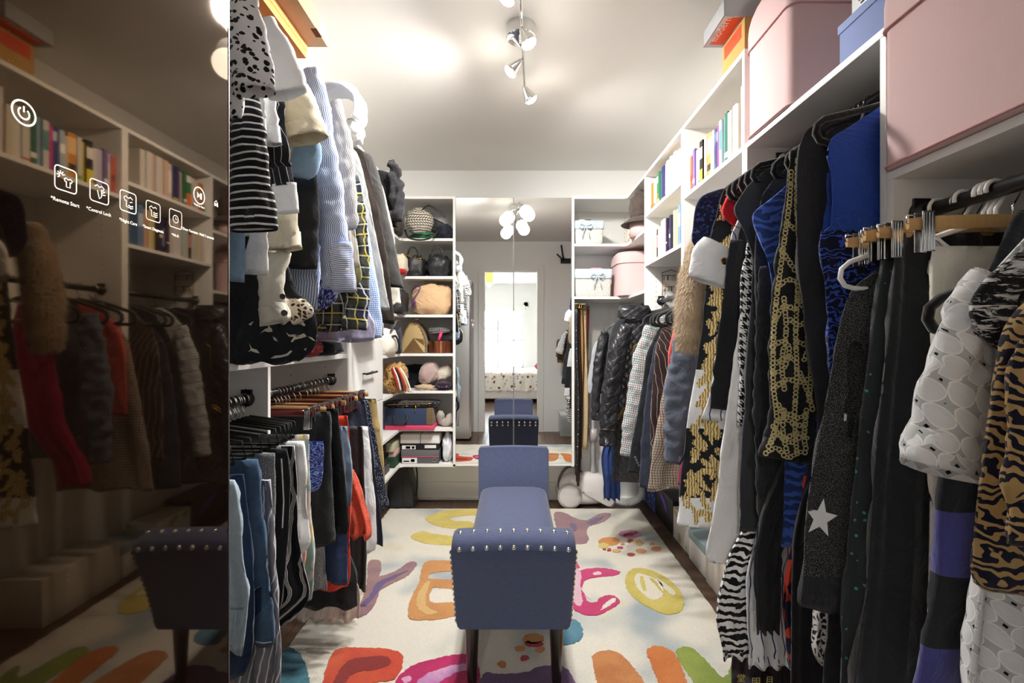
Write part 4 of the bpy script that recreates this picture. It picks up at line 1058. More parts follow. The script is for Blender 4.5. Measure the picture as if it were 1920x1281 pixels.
tweed = fab('grey tweed', lambda nt, u, v: nt.mix(nt.step(nt.noise(W(nt, u, v), 420.0, 2), .5, .1), '#3a3b3e', '#b0b1b2'), wb=.6)
boucle = fab('grey boucle', lambda nt, u, v: nt.mix(nt.noise(W(nt, u, v), 320.0, 2), '#77746e', '#c9c6c0'), wb=.9)
crochet = fab('coral crochet', lambda nt, u, v: nt.mix(nt.m_('LESS_THAN', nt.voro(W(nt, u, v), 85.0, 'F1', .5), .2), '#e8664e', '#8f2e24'), wb=.6)
def quilt_b(nt, u, v):
    a = nt.m_('ABSOLUTE', nt.m_('SINE', nt.m_('MULTIPLY', nt.m_('ADD', u, v), 62.0))); b = nt.m_('ABSOLUTE', nt.m_('SINE', nt.m_('MULTIPLY', nt.m_('SUBTRACT', u, v), 62.0)))
    return nt.m_('POWER', nt.m_('MULTIPLY', a, b), .4)
quilt = fab('quilted black leather', lambda nt, u, v: nt.mix(0.0, '#26262a', '#26262a'), rough=.35, spec=.5, sheen=0, bumpfn=quilt_b, wb=1.0, wk=.15)
leather = fab('black leather', lambda nt, u, v: nt.mix(nt.noise(W(nt, u, v), 9.0), '#202023', '#303034'), rough=.35, spec=.5, sheen=0, wb=.25)
purple = solid('#4a4a8e', var=.14, sheen=.4); redknit = fab('red rib knit', lambda nt, u, v: nt.mix(nt.band(v, .006, .3), '#c8202a', '#8f121c')); coral = solid('#e0605a')
orange_red = solid('#e2432c'); olive = solid('#55563f'); ltgrey = solid('#b6b6b2'); dkgrey = solid('#3b3a39'); brownblk = fab('brown black knit', lambda nt, u, v: nt.mix(nt.noise(W(nt, u, v), 300.0), '#1d1715', '#3b302a'), wb=.7)
linen_b = fab('beige linen', lambda nt, u, v: nt.mix(nt.noise(W(nt, u, v, 200, 25), 1.0, 3), '#cbc1a8', '#ddd4be'), wb=.35); stone = solid('#d9d3c4', var=.05); khaki = solid('#a8905e'); tan_s = solid('#b49a80'); lavender = solid('#b9b4d2', var=.05); peach = solid('#eeb49c', var=.06); purplepat = fab('purple dash print', lambda nt, u, v: nt.mix(nt.step(nt.noise(W(nt, u, v, 300, 60), 1.0, 2), .55, .03), '#262a66', '#c6c9e6'))
gold = plain('#c9a04a', .25, 1.0); darkmetal = plain('#4a4642', .35, .8); buttonw = plain('#f2f2ee', .3); buttonb = plain('#2b1d14', .3); redplastic = plain('#d23a20', .4)
furm = fab('tan fur', lambda nt, u, v: nt.mix(nt.noise(W(nt, u, v), 30.0, 3), '#a58a6a', '#d9c6a8'), sheen=.6)
# ------------------------------------------------------------------ right-hand clothes
SEC = {'C': (RXC, RZC, 1), 'D': (RXD, RZD, 1), 'A': (RXA, RZA, 1), 'L': (RXL, RZL, -1), 'T': (RXT, RZT, -1)}
protos = {}
KIND = {'velvet': 'black flocked hanger', 'white': 'white plastic hanger', 'wood_clip': 'pale wooden clip hanger', 'red_wood': 'mahogany clip hanger', 'slack': 'black open-ended trouser hanger'}
def hang(kind, d, sec, hw=.2, x=None, what=None, row=None):
    X, Z, sd = SEC[sec]; key = (kind, sec, hw)
    lab = KIND[kind] + ' holding the ' + what if what else row
    grp = None if what else row + ' set'
    loc = Vector((x if x is not None else X, d, Z))
    if key not in protos:
        protos[key] = make_hanger(kind, lab, grp, loc, hw, sd, .15 if sec == 'D' and kind == 'velvet' else .055); return protos[key]
    c = copy_tree(protos[key], loc, label=lab)
    if grp: c['group'] = grp
    elif 'group' in c: del c['group']
    return c
def G(name, label, cat, mat, d, rows, sec='C', hk=None, neck=True, hw=.2, **k):
    X, Z, sd = SEC[sec]
    if neck:
        zn, xn = Z - .062, X - sd * .055
        top = CY - (zn - .012 - EYE) * F / d        # nothing hangs higher than its hanger
        rows = [(CX + xn * F / d, CY - (zn - EYE) * F / d, .11)] + [(r[0], max(r[1], top)) + tuple(r[2:]) for r in rows]
    k.setdefault('Xr', X); k.setdefault('seed', int(d * 1000) % 97)
    o = build(drape(rows, d, sd, **k), name, mat, None, label=label, cat=cat)
    if hk: hang(hk, d, sec, hw, what=name.replace('_', ' '))
    return o
def XZ(X, z, d, w): return (CX + X * F / d, CY - (z - EYE) * F / d, w)
def S(parent, mat, path, **k): k.setdefault('seed', int(path[0][0]) % 50); return sleeve(parent, mat, path, **k)

# ---- bay by the door
o = G('tiger_print_blouse', 'tan and navy tiger-print blouse, first on the rod by the door', 'blouse', tiger, .60, [(1900, 600), (1878, 680), (1858, 780), (1845, 880), (1835, 960), (1828, 1050), (1827, 1100), (1850, 1120)], 'D', 'velvet', wmax=.40, folds=2, amp=.006, thick=.045)
S(o, tiger, [(1940, 640, .56, 30), (1930, 760, .56, 44), (1925, 900, .555, 45), (1925, 1020, .555, 42)])
o = G('brushed_knit_top', 'black and white brushed knit top between tiger blouse and white lace', 'top', brushed, .665, [(1875, 495), (1835, 535), (1816, 560), (1824, 600), (1850, 640), (1885, 660)], 'D', 'velvet', wmax=.36, amp=.004, crumple=.007)
o = G('lace_dress', 'white circle-lace dress with wide sleeve, behind the tiger blouse', 'dress', lace, .735, [(1850, 520), (1834, 600), (1830, 760), (1838, 900), (1836, 1040), (1815, 1160), (1798, 1270), (1788, 1330)], 'D', 'velvet', wmax=.42, folds=4, amp=.010)
S(o, lace, [(1842, 515, .72, 22), (1815, 590, .70, 42), (1795, 680, .695, 52), (1778, 770, .69, 62), (1762, 850, .685, 70), (1757, 885, .68, 71)], flat=.7, wr=.006)
o = G('colour_block_dress', 'purple and black colour-block knit dress beside the white lace', 'dress', [blk2, purple, blk2, purple], .80, [(1800, 620), (1780, 760), (1757, 900), (1751, 960), (1750, 1030), (1752, 1080), (1738, 1140), (1722, 1220), (1712, 1281), (1706, 1340)], 'D', 'velvet', bands=(948, 1068, 1186), folds=2, amp=.006, thick=.045, wmax=.36)
o = G('ivory_trousers', 'ivory tailored trousers clipped to a wooden hanger', 'trousers', ivory, .865, [(1753, 462, .24), (1751, 520, .24), (1754, 600, .24), (1757, 680, .24), (1750, 800, .25), (1745, 1000, .25), (1740, 1250, .25)], 'D', None, neck=False, folds=2, amp=.007, thick=.036)
hang('wood_clip', .865, 'D', .19, x=.90, what='ivory trousers')
o = G('crepe_skirt', 'long black crepe skirt hanging from a wooden clip hanger', 'skirt', dkskirt, .935, [(1682, 438, .2), (1674, 520, .22), (1662, 640, .25), (1646, 760, .28), (1632, 900, .3), (1622, 1050, .32), (1610, 1200, .34), (1600, 1350, .36)], 'D', None, neck=False, folds=4, amp=.013, thick=.036)
hang('wood_clip', .935, 'D', .19, x=.90, what='long crepe skirt')
o = G('dotted_trousers', 'charcoal wide trousers with tiny teal dots', 'trousers', tealdot, .964, [(1668, 438, .2), (1655, 500, .2), (1641, 580, .21), (1626, 680, .22), (1611, 780, .23), (1601, 880, .24), (1590, 1000, .25), (1581, 1120, .25), (1578, 1281, .25), (1577, 1350, .25)], 'D', None, neck=False, folds=3, amp=.006, thick=.036)
decal(o, [(1664, 437), (1682, 437), (1678, 462), (1658, 465)], solid('#0f4a3c'), 'waistband')
hang('wood_clip', .964, 'D', .19, x=.895, what='dotted trousers')
o = G('star_sweater', 'black lurex sleeveless sweater with white stars on a white hanger', 'sweater', [glitter, knit], 1.006, [(1640, 512), (1600, 535), (1585, 570), (1572, 620), (1560, 690), (1545, 770), (1530, 860), (1516, 920), (1509, 1000), (1509, 1070), (1503, 1140)], 'D', None, bands=(1070,), folds=2, amp=.003, thick=.022, wmax=.36)
hang('white', 1.007, 'D', .205, what='star sweater')
star = []
for k in range(10):
    a = math.radians(80 + k * 36); r = 35 if k % 2 == 0 else 15; star.append((1539 + r * math.cos(a) * .92, 972 - r * math.sin(a) * 1.08))
decal(o, star, wht, 'white_star')
decal(o, [(1533, 762), (1550, 757), (1540, 775), (1536, 800), (1531, 805)], wht, 'white_star')
decal(o, [(1583, 775), (1588, 778), (1587, 789), (1582, 790)], wht, 'white_star')
pxline(o, [(1585, 720), (1583, 660), (1592, 641), (1606, 636), (1619, 643), (1625, 660)], glitter, .004, 'armhole_rib')
cut_hole(o, [(1585, 655), (1594, 642), (1606, 638), (1618, 645), (1624, 662), (1618, 720), (1604, 790), (1594, 850), (1590, 800), (1587, 720)])
del hang('wood_clip', .985, 'D', .19, x=.905, row='empty pale wooden clip hanger above the star sweater')['group']
hang('wood_clip', 1.0305, 'D', .19, x=.905, what='wide black trousers')
# more hooks on that rod
for d in (.886, .898, .910, .95): hang('white', d, 'D', .10, row='spare white hanger with thick hook on the rod below the large pink box')

# ---- bay under the pink trunk
o = G('brocade_dress', 'royal blue brocade sleeveless dress with navy scrolled skirt', 'dress', [bluedress, bluepat], 1.115, [(1590, 240), (1556, 255), (1547, 300), (1550, 370), (1541, 430), (1536, 462), (1546, 520), (1554, 600), (1556, 700), (1556, 900), (1550, 1010)], 'C', None, bands=(432,), folds=2, amp=.004, thick=.024)
pxline(o, [(1550, 286), (1561, 325), (1563, 380), (1560, 424), (1540, 440)], bluedress, .003, 'armhole_piping')
cut_hole(o, [(1540, 290), (1553, 285), (1562, 330), (1563, 380), (1560, 425), (1545, 437), (1530, 440), (1530, 400), (1530, 350)])
b = MB(); c = V(.925, 1.12, 1.815)
for z, rr in ((.0, 1.0), (.02, .96), (.045, .8), (.06, .72)): pass
hang('velvet', 1.128, 'C', .24, what='brocade dress')
o2 = G('black_blazer', 'long black blazer with white shirt collar beside the blue dress', 'blazer', blazer_m, 1.168, [(1530, 228), (1506, 248), (1496, 290), (1492, 400), (1498, 500), (1510, 600), (1524, 700), (1535, 800), (1538, 880)], 'C', 'velvet', folds=2, amp=.004, thick=.024)
decal(o2, [(1510, 245), (1535, 236), (1570, 226), (1571, 232), (1540, 244), (1520, 262)], blazer_m, 'lapel', off=.004)
rings = [[V(.93 + rx * math.cos(a), 1.165 + ry * .55 * math.sin(a), z + .012 * math.cos(a)) for a in [q * math.pi / 10 for q in range(20)]] for z, rx, ry in ((1.80, .075, .035), (1.835, .068, .034), (1.875, .055, .03), (1.885, .05, .028), (1.86, .062, .033), (1.82, .082, .042))]
build(MB().loft(rings, False, False), 'shirt_collar', wht, o2)
blkchain = fab('black silk', lambda nt, u, v: nt.mix(nt.noise(W(nt, u, v), 12.0), '#1a1b1f', '#26282d'), rough=.5)
o = G('chain_print_blouse', 'black blouse printed with gold chains and ruffled cuff', 'blouse', blkchain, 1.278, [(1510, 290), (1478, 330), (1474, 450), (1478, 600), (1480, 740)], 'C', 'velvet', folds=2, amp=.004, thick=.024)
cs = S(o, blkchain, [(1492, 285, 1.250, 11), (1487, 400, 1.240, 21), (1484, 500, 1.230, 33), (1486, 600, 1.226, 42), (1487, 700, 1.225, 46), (1486, 765, 1.225, 43), (1482, 800, 1.225, 42), (1478, 835, 1.225, 50), (1474, 862, 1.225, 52)], flat=.4, wr=.005)
CHL = [[(1496, 300), (1494, 380), (1498, 460), (1496, 540), (1492, 620), (1494, 700), (1490, 780), (1494, 850)], [(1484, 310), (1480, 380), (1472, 440), (1464, 500), (1456, 560), (1450, 640), (1450, 720), (1456, 790), (1440, 840)],
       [(1466, 470), (1486, 500), (1492, 510)], [(1458, 540), (1476, 525), (1496, 530), (1512, 545)], [(1454, 600), (1470, 575), (1490, 580)], [(1448, 650), (1468, 640), (1480, 655), (1470, 690), (1450, 700)], [(1496, 560), (1512, 590), (1518, 640), (1506, 680)], [(1494, 640), (1516, 650), (1526, 660)],
       [(1450, 730), (1474, 712), (1500, 716), (1526, 706)], [(1500, 700), (1516, 740), (1524, 770)], [(1460, 760), (1480, 790), (1510, 800)], [(1470, 770), (1468, 810), (1476, 850)], [(1512, 770), (1508, 820), (1512, 846)], [(1436, 850), (1456, 840), (1476, 858), (1500, 848), (1514, 850)], [(1450, 800), (1468, 822), (1496, 812), (1516, 824)], [(1478, 420), (1494, 430), (1502, 420)], [(1510, 560), (1514, 620), (1520, 700), (1516, 760)], [(1470, 560), (1474, 620), (1466, 680), (1472, 740)], [(1482, 600), (1500, 610), (1514, 600)], [(1456, 680), (1480, 670), (1494, 680)], [(1460, 790), (1476, 776), (1494, 784), (1516, 776)], [(1446, 830), (1458, 812), (1480, 830), (1500, 820)]]
prints(cs, chain_links(CHL), fab('gold chain ink', lambda nt, u, v: nt.mix(nt.noise(W(nt, u, v), 300.0), '#c9b878', '#e6d9a6'), rough=.6, wk=0.0), 'chain_print')
o = G('cobalt_lace_dress', 'cobalt blue lace dress peeking between black coats', 'dress', bluelace, 1.316, [(1450, 372), (1406, 402), (1424, 445), (1440, 490), (1450, 560), (1462, 700), (1474, 850), (1472, 950), (1467, 1030)], 'C', 'velvet', folds=2, amp=.004, thick=.024, wmax=.34)
o = G('knit_coat', 'long black rib-knit coat with hanging sleeve', 'coat', knit, 1.385, [(1455, 330), (1425, 370), (1415, 450), (1418, 560), (1420, 700), (1424, 860), (1428, 1000)], 'C', 'velvet', folds=2, amp=.004, thick=.024)
S(o, knit, [(1440, 500, 1.358, 16), (1438, 620, 1.356, 22), (1437, 760, 1.355, 25), (1440, 900, 1.354, 24), (1444, 1000, 1.353, 20), (1446, 1082, 1.352, 17)], flat=.3)
o = G('black_cape_jacket', 'black jacket with flared collar and leather tab, next to houndstooth', 'jacket', char, 1.424, [(1440, 318), (1402, 345), (1373, 393), (1392, 425), (1412, 480), (1408, 560), (1402, 650), (1398, 760), (1390, 840), (1386, 900), (1385, 998)], 'C', 'velvet', hw=.24, folds=1, amp=.004, thick=.024)
decal(o, [(1422, 470), (1432, 460), (1442, 482), (1430, 492)], leather, 'leather_tab')
o = G('houndstooth_coat', 'black and white houndstooth coat behind the flared black jacket', 'coat', hound, 1.464, [(1418, 400), (1402, 450), (1392, 500), (1389, 600), (1387, 700), (1384, 800)], 'C', 'velvet', hw=.24, folds=1, amp=.004, thick=.024)
o = G('white_flared_dress', 'plain white flared dress reaching knee height', 'dress', wht, 1.503, [(1425, 430), (1400, 500), (1390, 590), (1376, 680), (1362, 780), (1350, 850), (1342, 920), (1330, 990), (1317, 1042), (1330, 1052)], 'C', 'velvet', hw=.24, folds=2, amp=.004, thick=.024)
o = G('black_satin_jacket', 'black jacket with slim sleeve beside striped cuff shirt', 'jacket', blk, 1.550, [(1405, 380), (1385, 430), (1378, 480), (1374, 560), (1372, 640), (1368, 700)], 'C', 'velvet', hw=.24, folds=1, amp=.004, thick=.024)
S(o, blk, [(1380, 450, 1.532, 12), (1374, 540, 1.530, 18), (1366, 640, 1.529, 22), (1358, 710, 1.528, 23), (1352, 768, 1.528, 21)], flat=.3)
o = G('striped_cuff_shirt', 'white shirt with navy stripes and a turned-back cuff with gold link', 'shirt', widestr, 1.587, [(1390, 400), (1370, 440), (1362, 520), (1352, 600), (1340, 680), (1330, 740), (1312, 785)], 'C', 'velvet', hw=.24, folds=2, amp=.004, thick=.024)
cf = S(o, wht, [(1348, 462, 1.585, 34), (1338, 480, 1.58, 42), (1333, 505, 1.578, 42), (1325, 530, 1.575, 36)], name='cuff', flat=.35, wr=.002, cap0=False)
button(cf, 1358, 490, .012, gold, 'cuff_link')
o = G('red_rib_sweater', 'red ribbed sweater shoulder over the baroque dress', 'sweater', redknit, 1.620, [(1392, 330), (1362, 375), (1352, 400), (1374, 424), (1394, 440), (1405, 470)], 'C', 'velvet', folds=1, amp=.004, wmax=.3, thick=.024)
o = G('baroque_dress', 'black and white dress with gold baroque scrolls', 'dress', [blk, wht, blk, wht], 1.652, [(1385, 335), (1358, 350), (1342, 410), (1328, 460), (1322, 540), (1316, 620), (1304, 700), (1291, 780), (1283, 840), (1277, 900), (1271, 988)], 'C', 'velvet', bands=(690, 800, 925), folds=2, amp=.004, thick=.024)
goldleaf = fab('gold leaf ink', lambda nt, u, v: nt.mix(nt.step(nt.wave(W(nt, u, v), 34.0, 5.0, 1.5, 'BANDS', 'X'), .45, .35), '#9a7638', '#f0dfa2'), rough=.5, wk=0.0)
R = random.Random(21); lv = []
for yy in range(350, 986, 17):
    ed = [(335, 1385), (350, 1358), (460, 1328), (620, 1316), (780, 1291), (840, 1283), (1000, 1270)]
    xl = next(a[1] + (b[1] - a[1]) * (yy - a[0]) / (b[0] - a[0]) for a, b in zip(ed, ed[1:]) if a[0] <= yy <= b[0]) + 2
    for k in range(3):
        lv.append((leaf(xl + 6 + k * 22 + R.random() * 8, yy + R.random() * 16, math.radians(R.choice((40, 75, 110, 150, 215, 260, 300))), 26 + R.random() * 16, 8 + R.random() * 4, 5, R.choice((-1.2, 1.2, .8))), None))
prints(o, lv, goldleaf, 'gold_leaf_print')
o = G('sequin_lace_shirt', 'navy lace top with sequins beside the bookcase', 'top', navylace, 1.684, [(1340, 358), (1312, 368), (1302, 390), (1299, 430), (1294, 455), (1308, 468), (1316, 480)], 'C', 'white', folds=1, amp=.004, wmax=.3, thick=.024)
# lower hems below the dresses
def from_rod(d, low, w=.14, X=.86): return [XZ(X, 1.76, d, w), XZ(X - .01, 1.2, d, w)] + low
thin = dict(thick=.016, amp=.003, folds=3)
o = G('zebra_skirt', 'zebra-print ruffled skirt below the white flared dress', 'skirt', zebra, 1.444, from_rod(1.444, [(1400, 980, .2), (1362, 1050, .2), (1350, 1120, .2), (1342, 1165, .2), (1352, 1205, .2), (1358, 1235, .2)]), 'C', 'velvet', hw=.14, thick=.02, amp=.005, folds=4)
o = G('striped_maxi_skirt', 'white maxi skirt with navy stripes beside the zebra skirt', 'skirt', widestr, 1.404, from_rod(1.404, [(1420, 980, .13), (1397, 1080, .13), (1398, 1160, .13), (1402, 1250, .13)]), 'C', 'velvet', hw=.14, **thin)
o = G('black_velvet_top', 'black velvet top whose long hem hangs over the striped maxi skirt', 'top', blk2, 1.338, from_rod(1.338, [(1430, 960, .08), (1412, 1040, .075), (1413, 1120, .075), (1417, 1186, .065)]), 'C', 'velvet', hw=.14, **thin)
o = G('orange_print_scarf', 'orange and navy printed scarf between black trousers', 'scarf', orgnavy, 1.297, from_rod(1.297, [(1500, 960, .06), (1472, 1080, .06), (1466, 1140, .06), (1474, 1200, .06), (1482, 1260, .06)], .08), 'C', 'velvet', hw=.14, **thin)
o = G('black_trousers', 'straight black trousers left of the star sweater', 'trousers', blk3, 1.206, from_rod(1.206, [(1580, 640, .16), (1556, 780, .15), (1540, 870, .14), (1500, 930, .14), (1486, 1010, .14), (1483, 1120, .14), (1481, 1350, .14)], .16), 'C', 'velvet', hw=.14, thick=.02, amp=.004, folds=2)
o = G('white_lace_top', 'white floral lace hem between two pairs of black trousers', 'top', fab('white floral lace', lambda nt, u, v: nt.mix(nt.step(nt.voro(W(nt, u, v), 55.0, 'DISTANCE_TO_EDGE'), .12, .03), '#f0eef0', '#2b2a30')), 1.142, from_rod(1.142, [(1580, 800, .08), (1545, 1000, .07), (1528, 1140, .06), (1520, 1215, .06), (1532, 1240, .06)], .1), 'C', 'velvet', hw=.14, **thin)
o = G('wide_black_trousers', 'wide black trousers directly under the star sweater hem', 'trousers', blk, 1.0305, [(1665, 490, .2), (1650, 640, .2), (1620, 850, .18), (1580, 1000, .16), (1556, 1120, .15), (1548, 1220, .15), (1541, 1350, .15)], 'D', None, neck=False, **thin)
# garment bag with gold characters
bagm = plain('#2b2530', .15, spec=.8)
o = G('garment_bag', 'shiny plastic garment bag with gold characters near the floor', 'garment bag', bagm, 1.484, from_rod(1.484, [(1420, 1080, .17), (1385, 1180, .19), (1372, 1225, .19), (1370, 1281, .19), (1372, 1360, .19)]), 'C', 'velvet', hw=.14, folds=3, amp=.003, crumple=.004, thick=.014)
for ch_, px, py in (('堂', 1386, 1266), ('明', 1414, 1272), ('月', 1439, 1270)):
    h = bvh(o).ray_cast(V(0, 0, EYE), V((px - CX) / F, 1, (CY - py) / F).normalized())
    if h[0] is not None: text_mesh(ch_, .028, Matrix.Translation(h[0] + V(0, -.012, -.012)) @ Matrix.Rotation(math.pi / 2, 4, 'X'), plain('#d8c87a', .4), o)

# ---- coats below the bookcases
o = G('denim_tweed_jacket', 'blue-grey tweed jacket with slouched sleeve below the fur', 'jacket', jack_d, 2.14, [(1310, 600), (1290, 640), (1282, 740), (1280, 860)], 'A', 'velvet', folds=2, amp=.006)
S(o, jack_d, [(1296, 590, 2.08, 20), (1284, 660, 2.07, 26), (1274, 730, 2.06, 28), (1272, 800, 2.05, 27), (1268, 868, 2.05, 23)], wr=.009)
o = G('coral_blouse', 'coral blouse edge between brown and grey jackets', 'blouse', coral, 2.22, [(1278, 600), (1262, 620), (1254, 660), (1250, 720), (1248, 780)], 'A', 'velvet', amp=.003)
o = G('small_check_coat', 'long brown small-check coat under the tweed jacket', 'coat', tanchk, 2.30, [(1282, 610), (1262, 640), (1250, 700), (1238, 760), (1226, 830), (1212, 918)], 'A', 'velvet', folds=2, amp=.008)
o = G('magenta_print_top', 'magenta and black top hem beside the baroque dress', 'top', solid('#a81f4e'), 2.0, [XZ(.85, 1.3, 2.0, .16), XZ(.80, .95, 2.0, .16), (1290, 850, .14), (1276, 880, .13), (1272, 912, .12)], 'A', 'velvet', thick=.03, amp=.004)
o = G('brown_pinstripe_blazer', 'dark brown pinstripe blazer on the coat rod', 'blazer', brownpin, 2.43, [(1262, 600), (1238, 615), (1228, 660), (1221, 730), (1218, 800), (1221, 862)], 'A', 'velvet', folds=1, amp=.005)
o = G('slate_blazer', 'slate blue blazer hem between black and brown blazers', 'blazer', solid('#353a4a'), 2.5, [(1250, 610), (1225, 650), (1212, 740), (1203, 830), (1198, 915)], 'A', 'velvet', folds=1, amp=.004)
o = G('black_button_blazer', 'black blazer whose cuff shows four buttons', 'blazer', blk, 2.55, [(1240, 610), (1212, 660), (1198, 760), (1184, 830), (1177, 888)], 'A', 'velvet', folds=1, amp=.004)
for q in range(4): button(o, 1191 + q * 2.2, 858 + q * 5, .007, plain('#8b8b90', .2, .6))
o = G('gingham_blazer', 'light grey checked blazer with peach lining beside the leather coat', 'blazer', grychk, 2.69, [(1228, 604), (1208, 622), (1204, 700), (1205, 800)], 'A', 'velvet', folds=1, amp=.004)
S(o, grychk, [(1222, 612, 2.65, 13), (1206, 670, 2.645, 19), (1196, 740, 2.64, 19), (1185, 800, 2.64, 18), (1178, 856, 2.64, 15)], flat=.35)
o = G('quilted_leather_coat', 'black quilted leather coat with gold zips', 'coat', quilt, 2.87, [(1186, 588), (1166, 605), (1156, 650), (1150, 740), (1150, 820), (1147, 902)], 'A', 'velvet', folds=1, amp=.006, thick=.12)
sl = S(o, quilt, [(1176, 612, 2.80, 12), (1158, 660, 2.785, 17), (1146, 730, 2.78, 18), (1140, 790, 2.775, 17), (1139, 836, 2.775, 16)], wr=.006)
pxline(o, [(1184, 758), (1170, 766), (1156, 784)], gold, .003, 'zip'); pxline(o, [(1182, 764), (1168, 773), (1155, 792)], gold, .003, 'zip')
pxline(o, [(1202, 640), (1188, 650), (1186, 680), (1192, 720)], gold, .003, 'zip')
pxline(sl, [(1124, 806), (1140, 806), (1155, 808)], leather, .006, 'cuff_strap')
build(MB().loft([[V(.72 + rx * math.cos(a), 2.86 + .05 * math.sin(a), z) for a in [q * math.pi / 8 for q in range(16)]] for z, rx in ((1.42, .09), (1.47, .08), (1.50, .085), (1.47, .1), (1.43, .105))], False, False), 'collar', quilt, o)
o = G('denim_dress', 'indigo denim dress hem below the leather sleeve', 'dress', [denim('#2a3f77', '#3f5a98'), denim('#1c2f63', '#2f4a86')], 2.98, [(1160, 640), (1150, 720), (1136, 820), (1128, 850), (1129, 885), (1132, 900), (1132, 936)], 'A', 'velvet', bands=(885,), wmax=.1, thick=.03)
o = G('charcoal_overcoat', 'charcoal overcoat with wide lapel in the corner', 'coat', solid('#303136'), 3.13, [(1180, 576), (1152, 604), (1141, 640), (1136, 700), (1136, 770)], 'A', 'velvet', folds=1, amp=.005, thick=.1)
o = G('leather_biker_jacket', 'slim black leather biker jacket in the corner', 'jacket', leather, 3.24, [(1150, 605), (1130, 620), (1122, 680), (1120, 740)], 'A', 'velvet', folds=1, amp=.005, thick=.045)
S(o, leather, [(1134, 622, 3.2, 8), (1122, 680, 3.19, 9), (1118, 740, 3.19, 9), (1116, 788, 3.19, 8)])
o = G('olive_jacket', 'olive jacket farthest along the corner rod', 'jacket', olive, 3.36, [(1140, 612), (1122, 630), (1113, 680), (1110, 710)], 'A', 'velvet', folds=1, amp=.004)
o = G('pale_grey_blouse', 'pale grey blouse hanging behind the olive jacket', 'blouse', solid('#b8bcc2'), 3.45, [(1135, 618), (1112, 650), (1103, 710), (1104, 740)], 'A', 'velvet', folds=1, amp=.004)

# ---- fur piece
fp = [(1332, 425, 1.80, 22), (1312, 490, 1.79, 30), (1300, 560, 1.785, 32), (1297, 620, 1.78, 30), (1294, 655, 1.78, 22)]
fo = tubegar('fur_stole', 'tan fur stole hanging at the end of the dresses', 'stole', furm, fp, flat=.8, wr=.004)
R = random.Random(9); fm = MB(); L0 = wloc(fo)
for p in fo.data.polygons:
    if len(p.vertices) < 4: continue
    vs = [fo.data.vertices[i].co + L0 for i in p.vertices]
    for _ in range(9):
        a, b = R.random(), R.random(); c = (vs[0] * (1 - a) + vs[1] * a) * (1 - b) + (vs[3] * (1 - a) + vs[2] * a) * b
        nn = Vector(p.normal); l = .010 + .013 * R.random(); t = (nn * .6 + V((R.random() - .5) * .5, (R.random() - .5) * .5, -.9)).normalized()
        sd = t.cross(nn).normalized() * .0009
        fm.add([c - sd, c + sd, c + t * l + nn * .006], [(0, 1, 2)], [[(a * .1, b * .1)] * 3])
build(fm, 'fur_pile', furm, fo, kind='stuff')
hang('white', 1.80, 'A', .2, what='tan fur stole')
# ------------------------------------------------------------------ left-hand shirts
def blob(c, r, e=.8, nse=.1, ns=6.0, seed=0, flat=-1.0, n=28, m=18, tilt=0.0, ev=None):
    """soft stuffed shape: superellipsoid with lumps and a flat base"""
    c = Vector(c); rings = []; ev = ev or e
    for j in range(m + 1):
        t = -math.pi / 2 + math.pi * j / m; ct, st = math.cos(t), math.sin(t); ring = []
        zz = math.copysign(abs(st) ** ev, st); rr = max(.004, abs(ct)) ** ev
        for k in range(n):
            a = 2 * math.pi * k / n; ca, sa = math.cos(a), math.sin(a)
            d_ = V(math.copysign(abs(ca) ** e, ca) * rr, math.copysign(abs(sa) ** e, sa) * rr, zz)
            q = 1 + nse * nz(d_.x * ns / 2 + seed, d_.y * ns / 2, d_.z * ns / 2) + nse * .5 * nz(d_.x * ns, d_.y * ns + seed, d_.z * ns)
            p = V(d_.x * r[0] * q, d_.y * r[1] * q, max(flat * r[2], d_.z * r[2] * q)); p.z += tilt * p.x; ring.append(c + p)
        rings.append(ring)
    return MB().loft(rings, True, True)
def LG(name, label, cat, mat, d, rows, path=None, smat=None, hk='velvet', skw=None, **k):
    k.setdefault('amp', .004); k.setdefault('folds', 2); k.setdefault('thick', .022)
    o = G(name, label, cat, mat, d, rows, 'L', hk, **k)
    s_ = S(o, smat or (mat[0] if isinstance(mat, list) else mat), path, **(skw or {})) if path else None
    return o, s_
o, s_ = LG('spotted_blouse', 'white blouse with black spots, hanging first next to the steam cabinet', 'blouse', spots, 1.075, [(430, 20), (440, 60), (448, 130), (455, 190), (450, 225)], [(455, -30, 1.07, 22), (462, 30, 1.06, 32), (469, 100, 1.05, 39), (474, 172, 1.045, 42)])
o, s_ = LG('breton_top', 'navy and white striped top below the spotted sleeve', 'top', navstr, 1.140, [(430, 60), (436, 200), (440, 400)], [(462, 165, 1.135, 24), (463, 230, 1.13, 30), (468, 310, 1.125, 36), (472, 380, 1.12, 42), (474, 432, 1.12, 44)])
o, s_ = LG('light_denim_shirt', 'light blue denim shirt cuff below the striped top', 'shirt', jean_s, 1.185, [(440, 100), (445, 300), (446, 460)], [(446, 420, 1.18, 13), (444, 480, 1.18, 17), (440, 528, 1.18, 17)])
o, s_ = LG('white_cotton_shirt', 'white cotton shirt with square cuff beside light denim', 'shirt', wht, 1.220, [(450, 80), (460, 240), (462, 430)], [(484, 400, 1.212, 14), (482, 450, 1.21, 20), (478, 515, 1.208, 23)], skw=dict(flat=.3))
o, s_ = LG('white_tee', 'white t-shirt with wide short sleeve behind the spotted blouse', 'shirt', wht, 1.272, [(470, 40), (490, 120), (500, 240), (505, 330)], [(498, 40, 1.275, 18), (516, 85, 1.265, 27), (530, 130, 1.26, 36), (540, 178, 1.255, 36)])
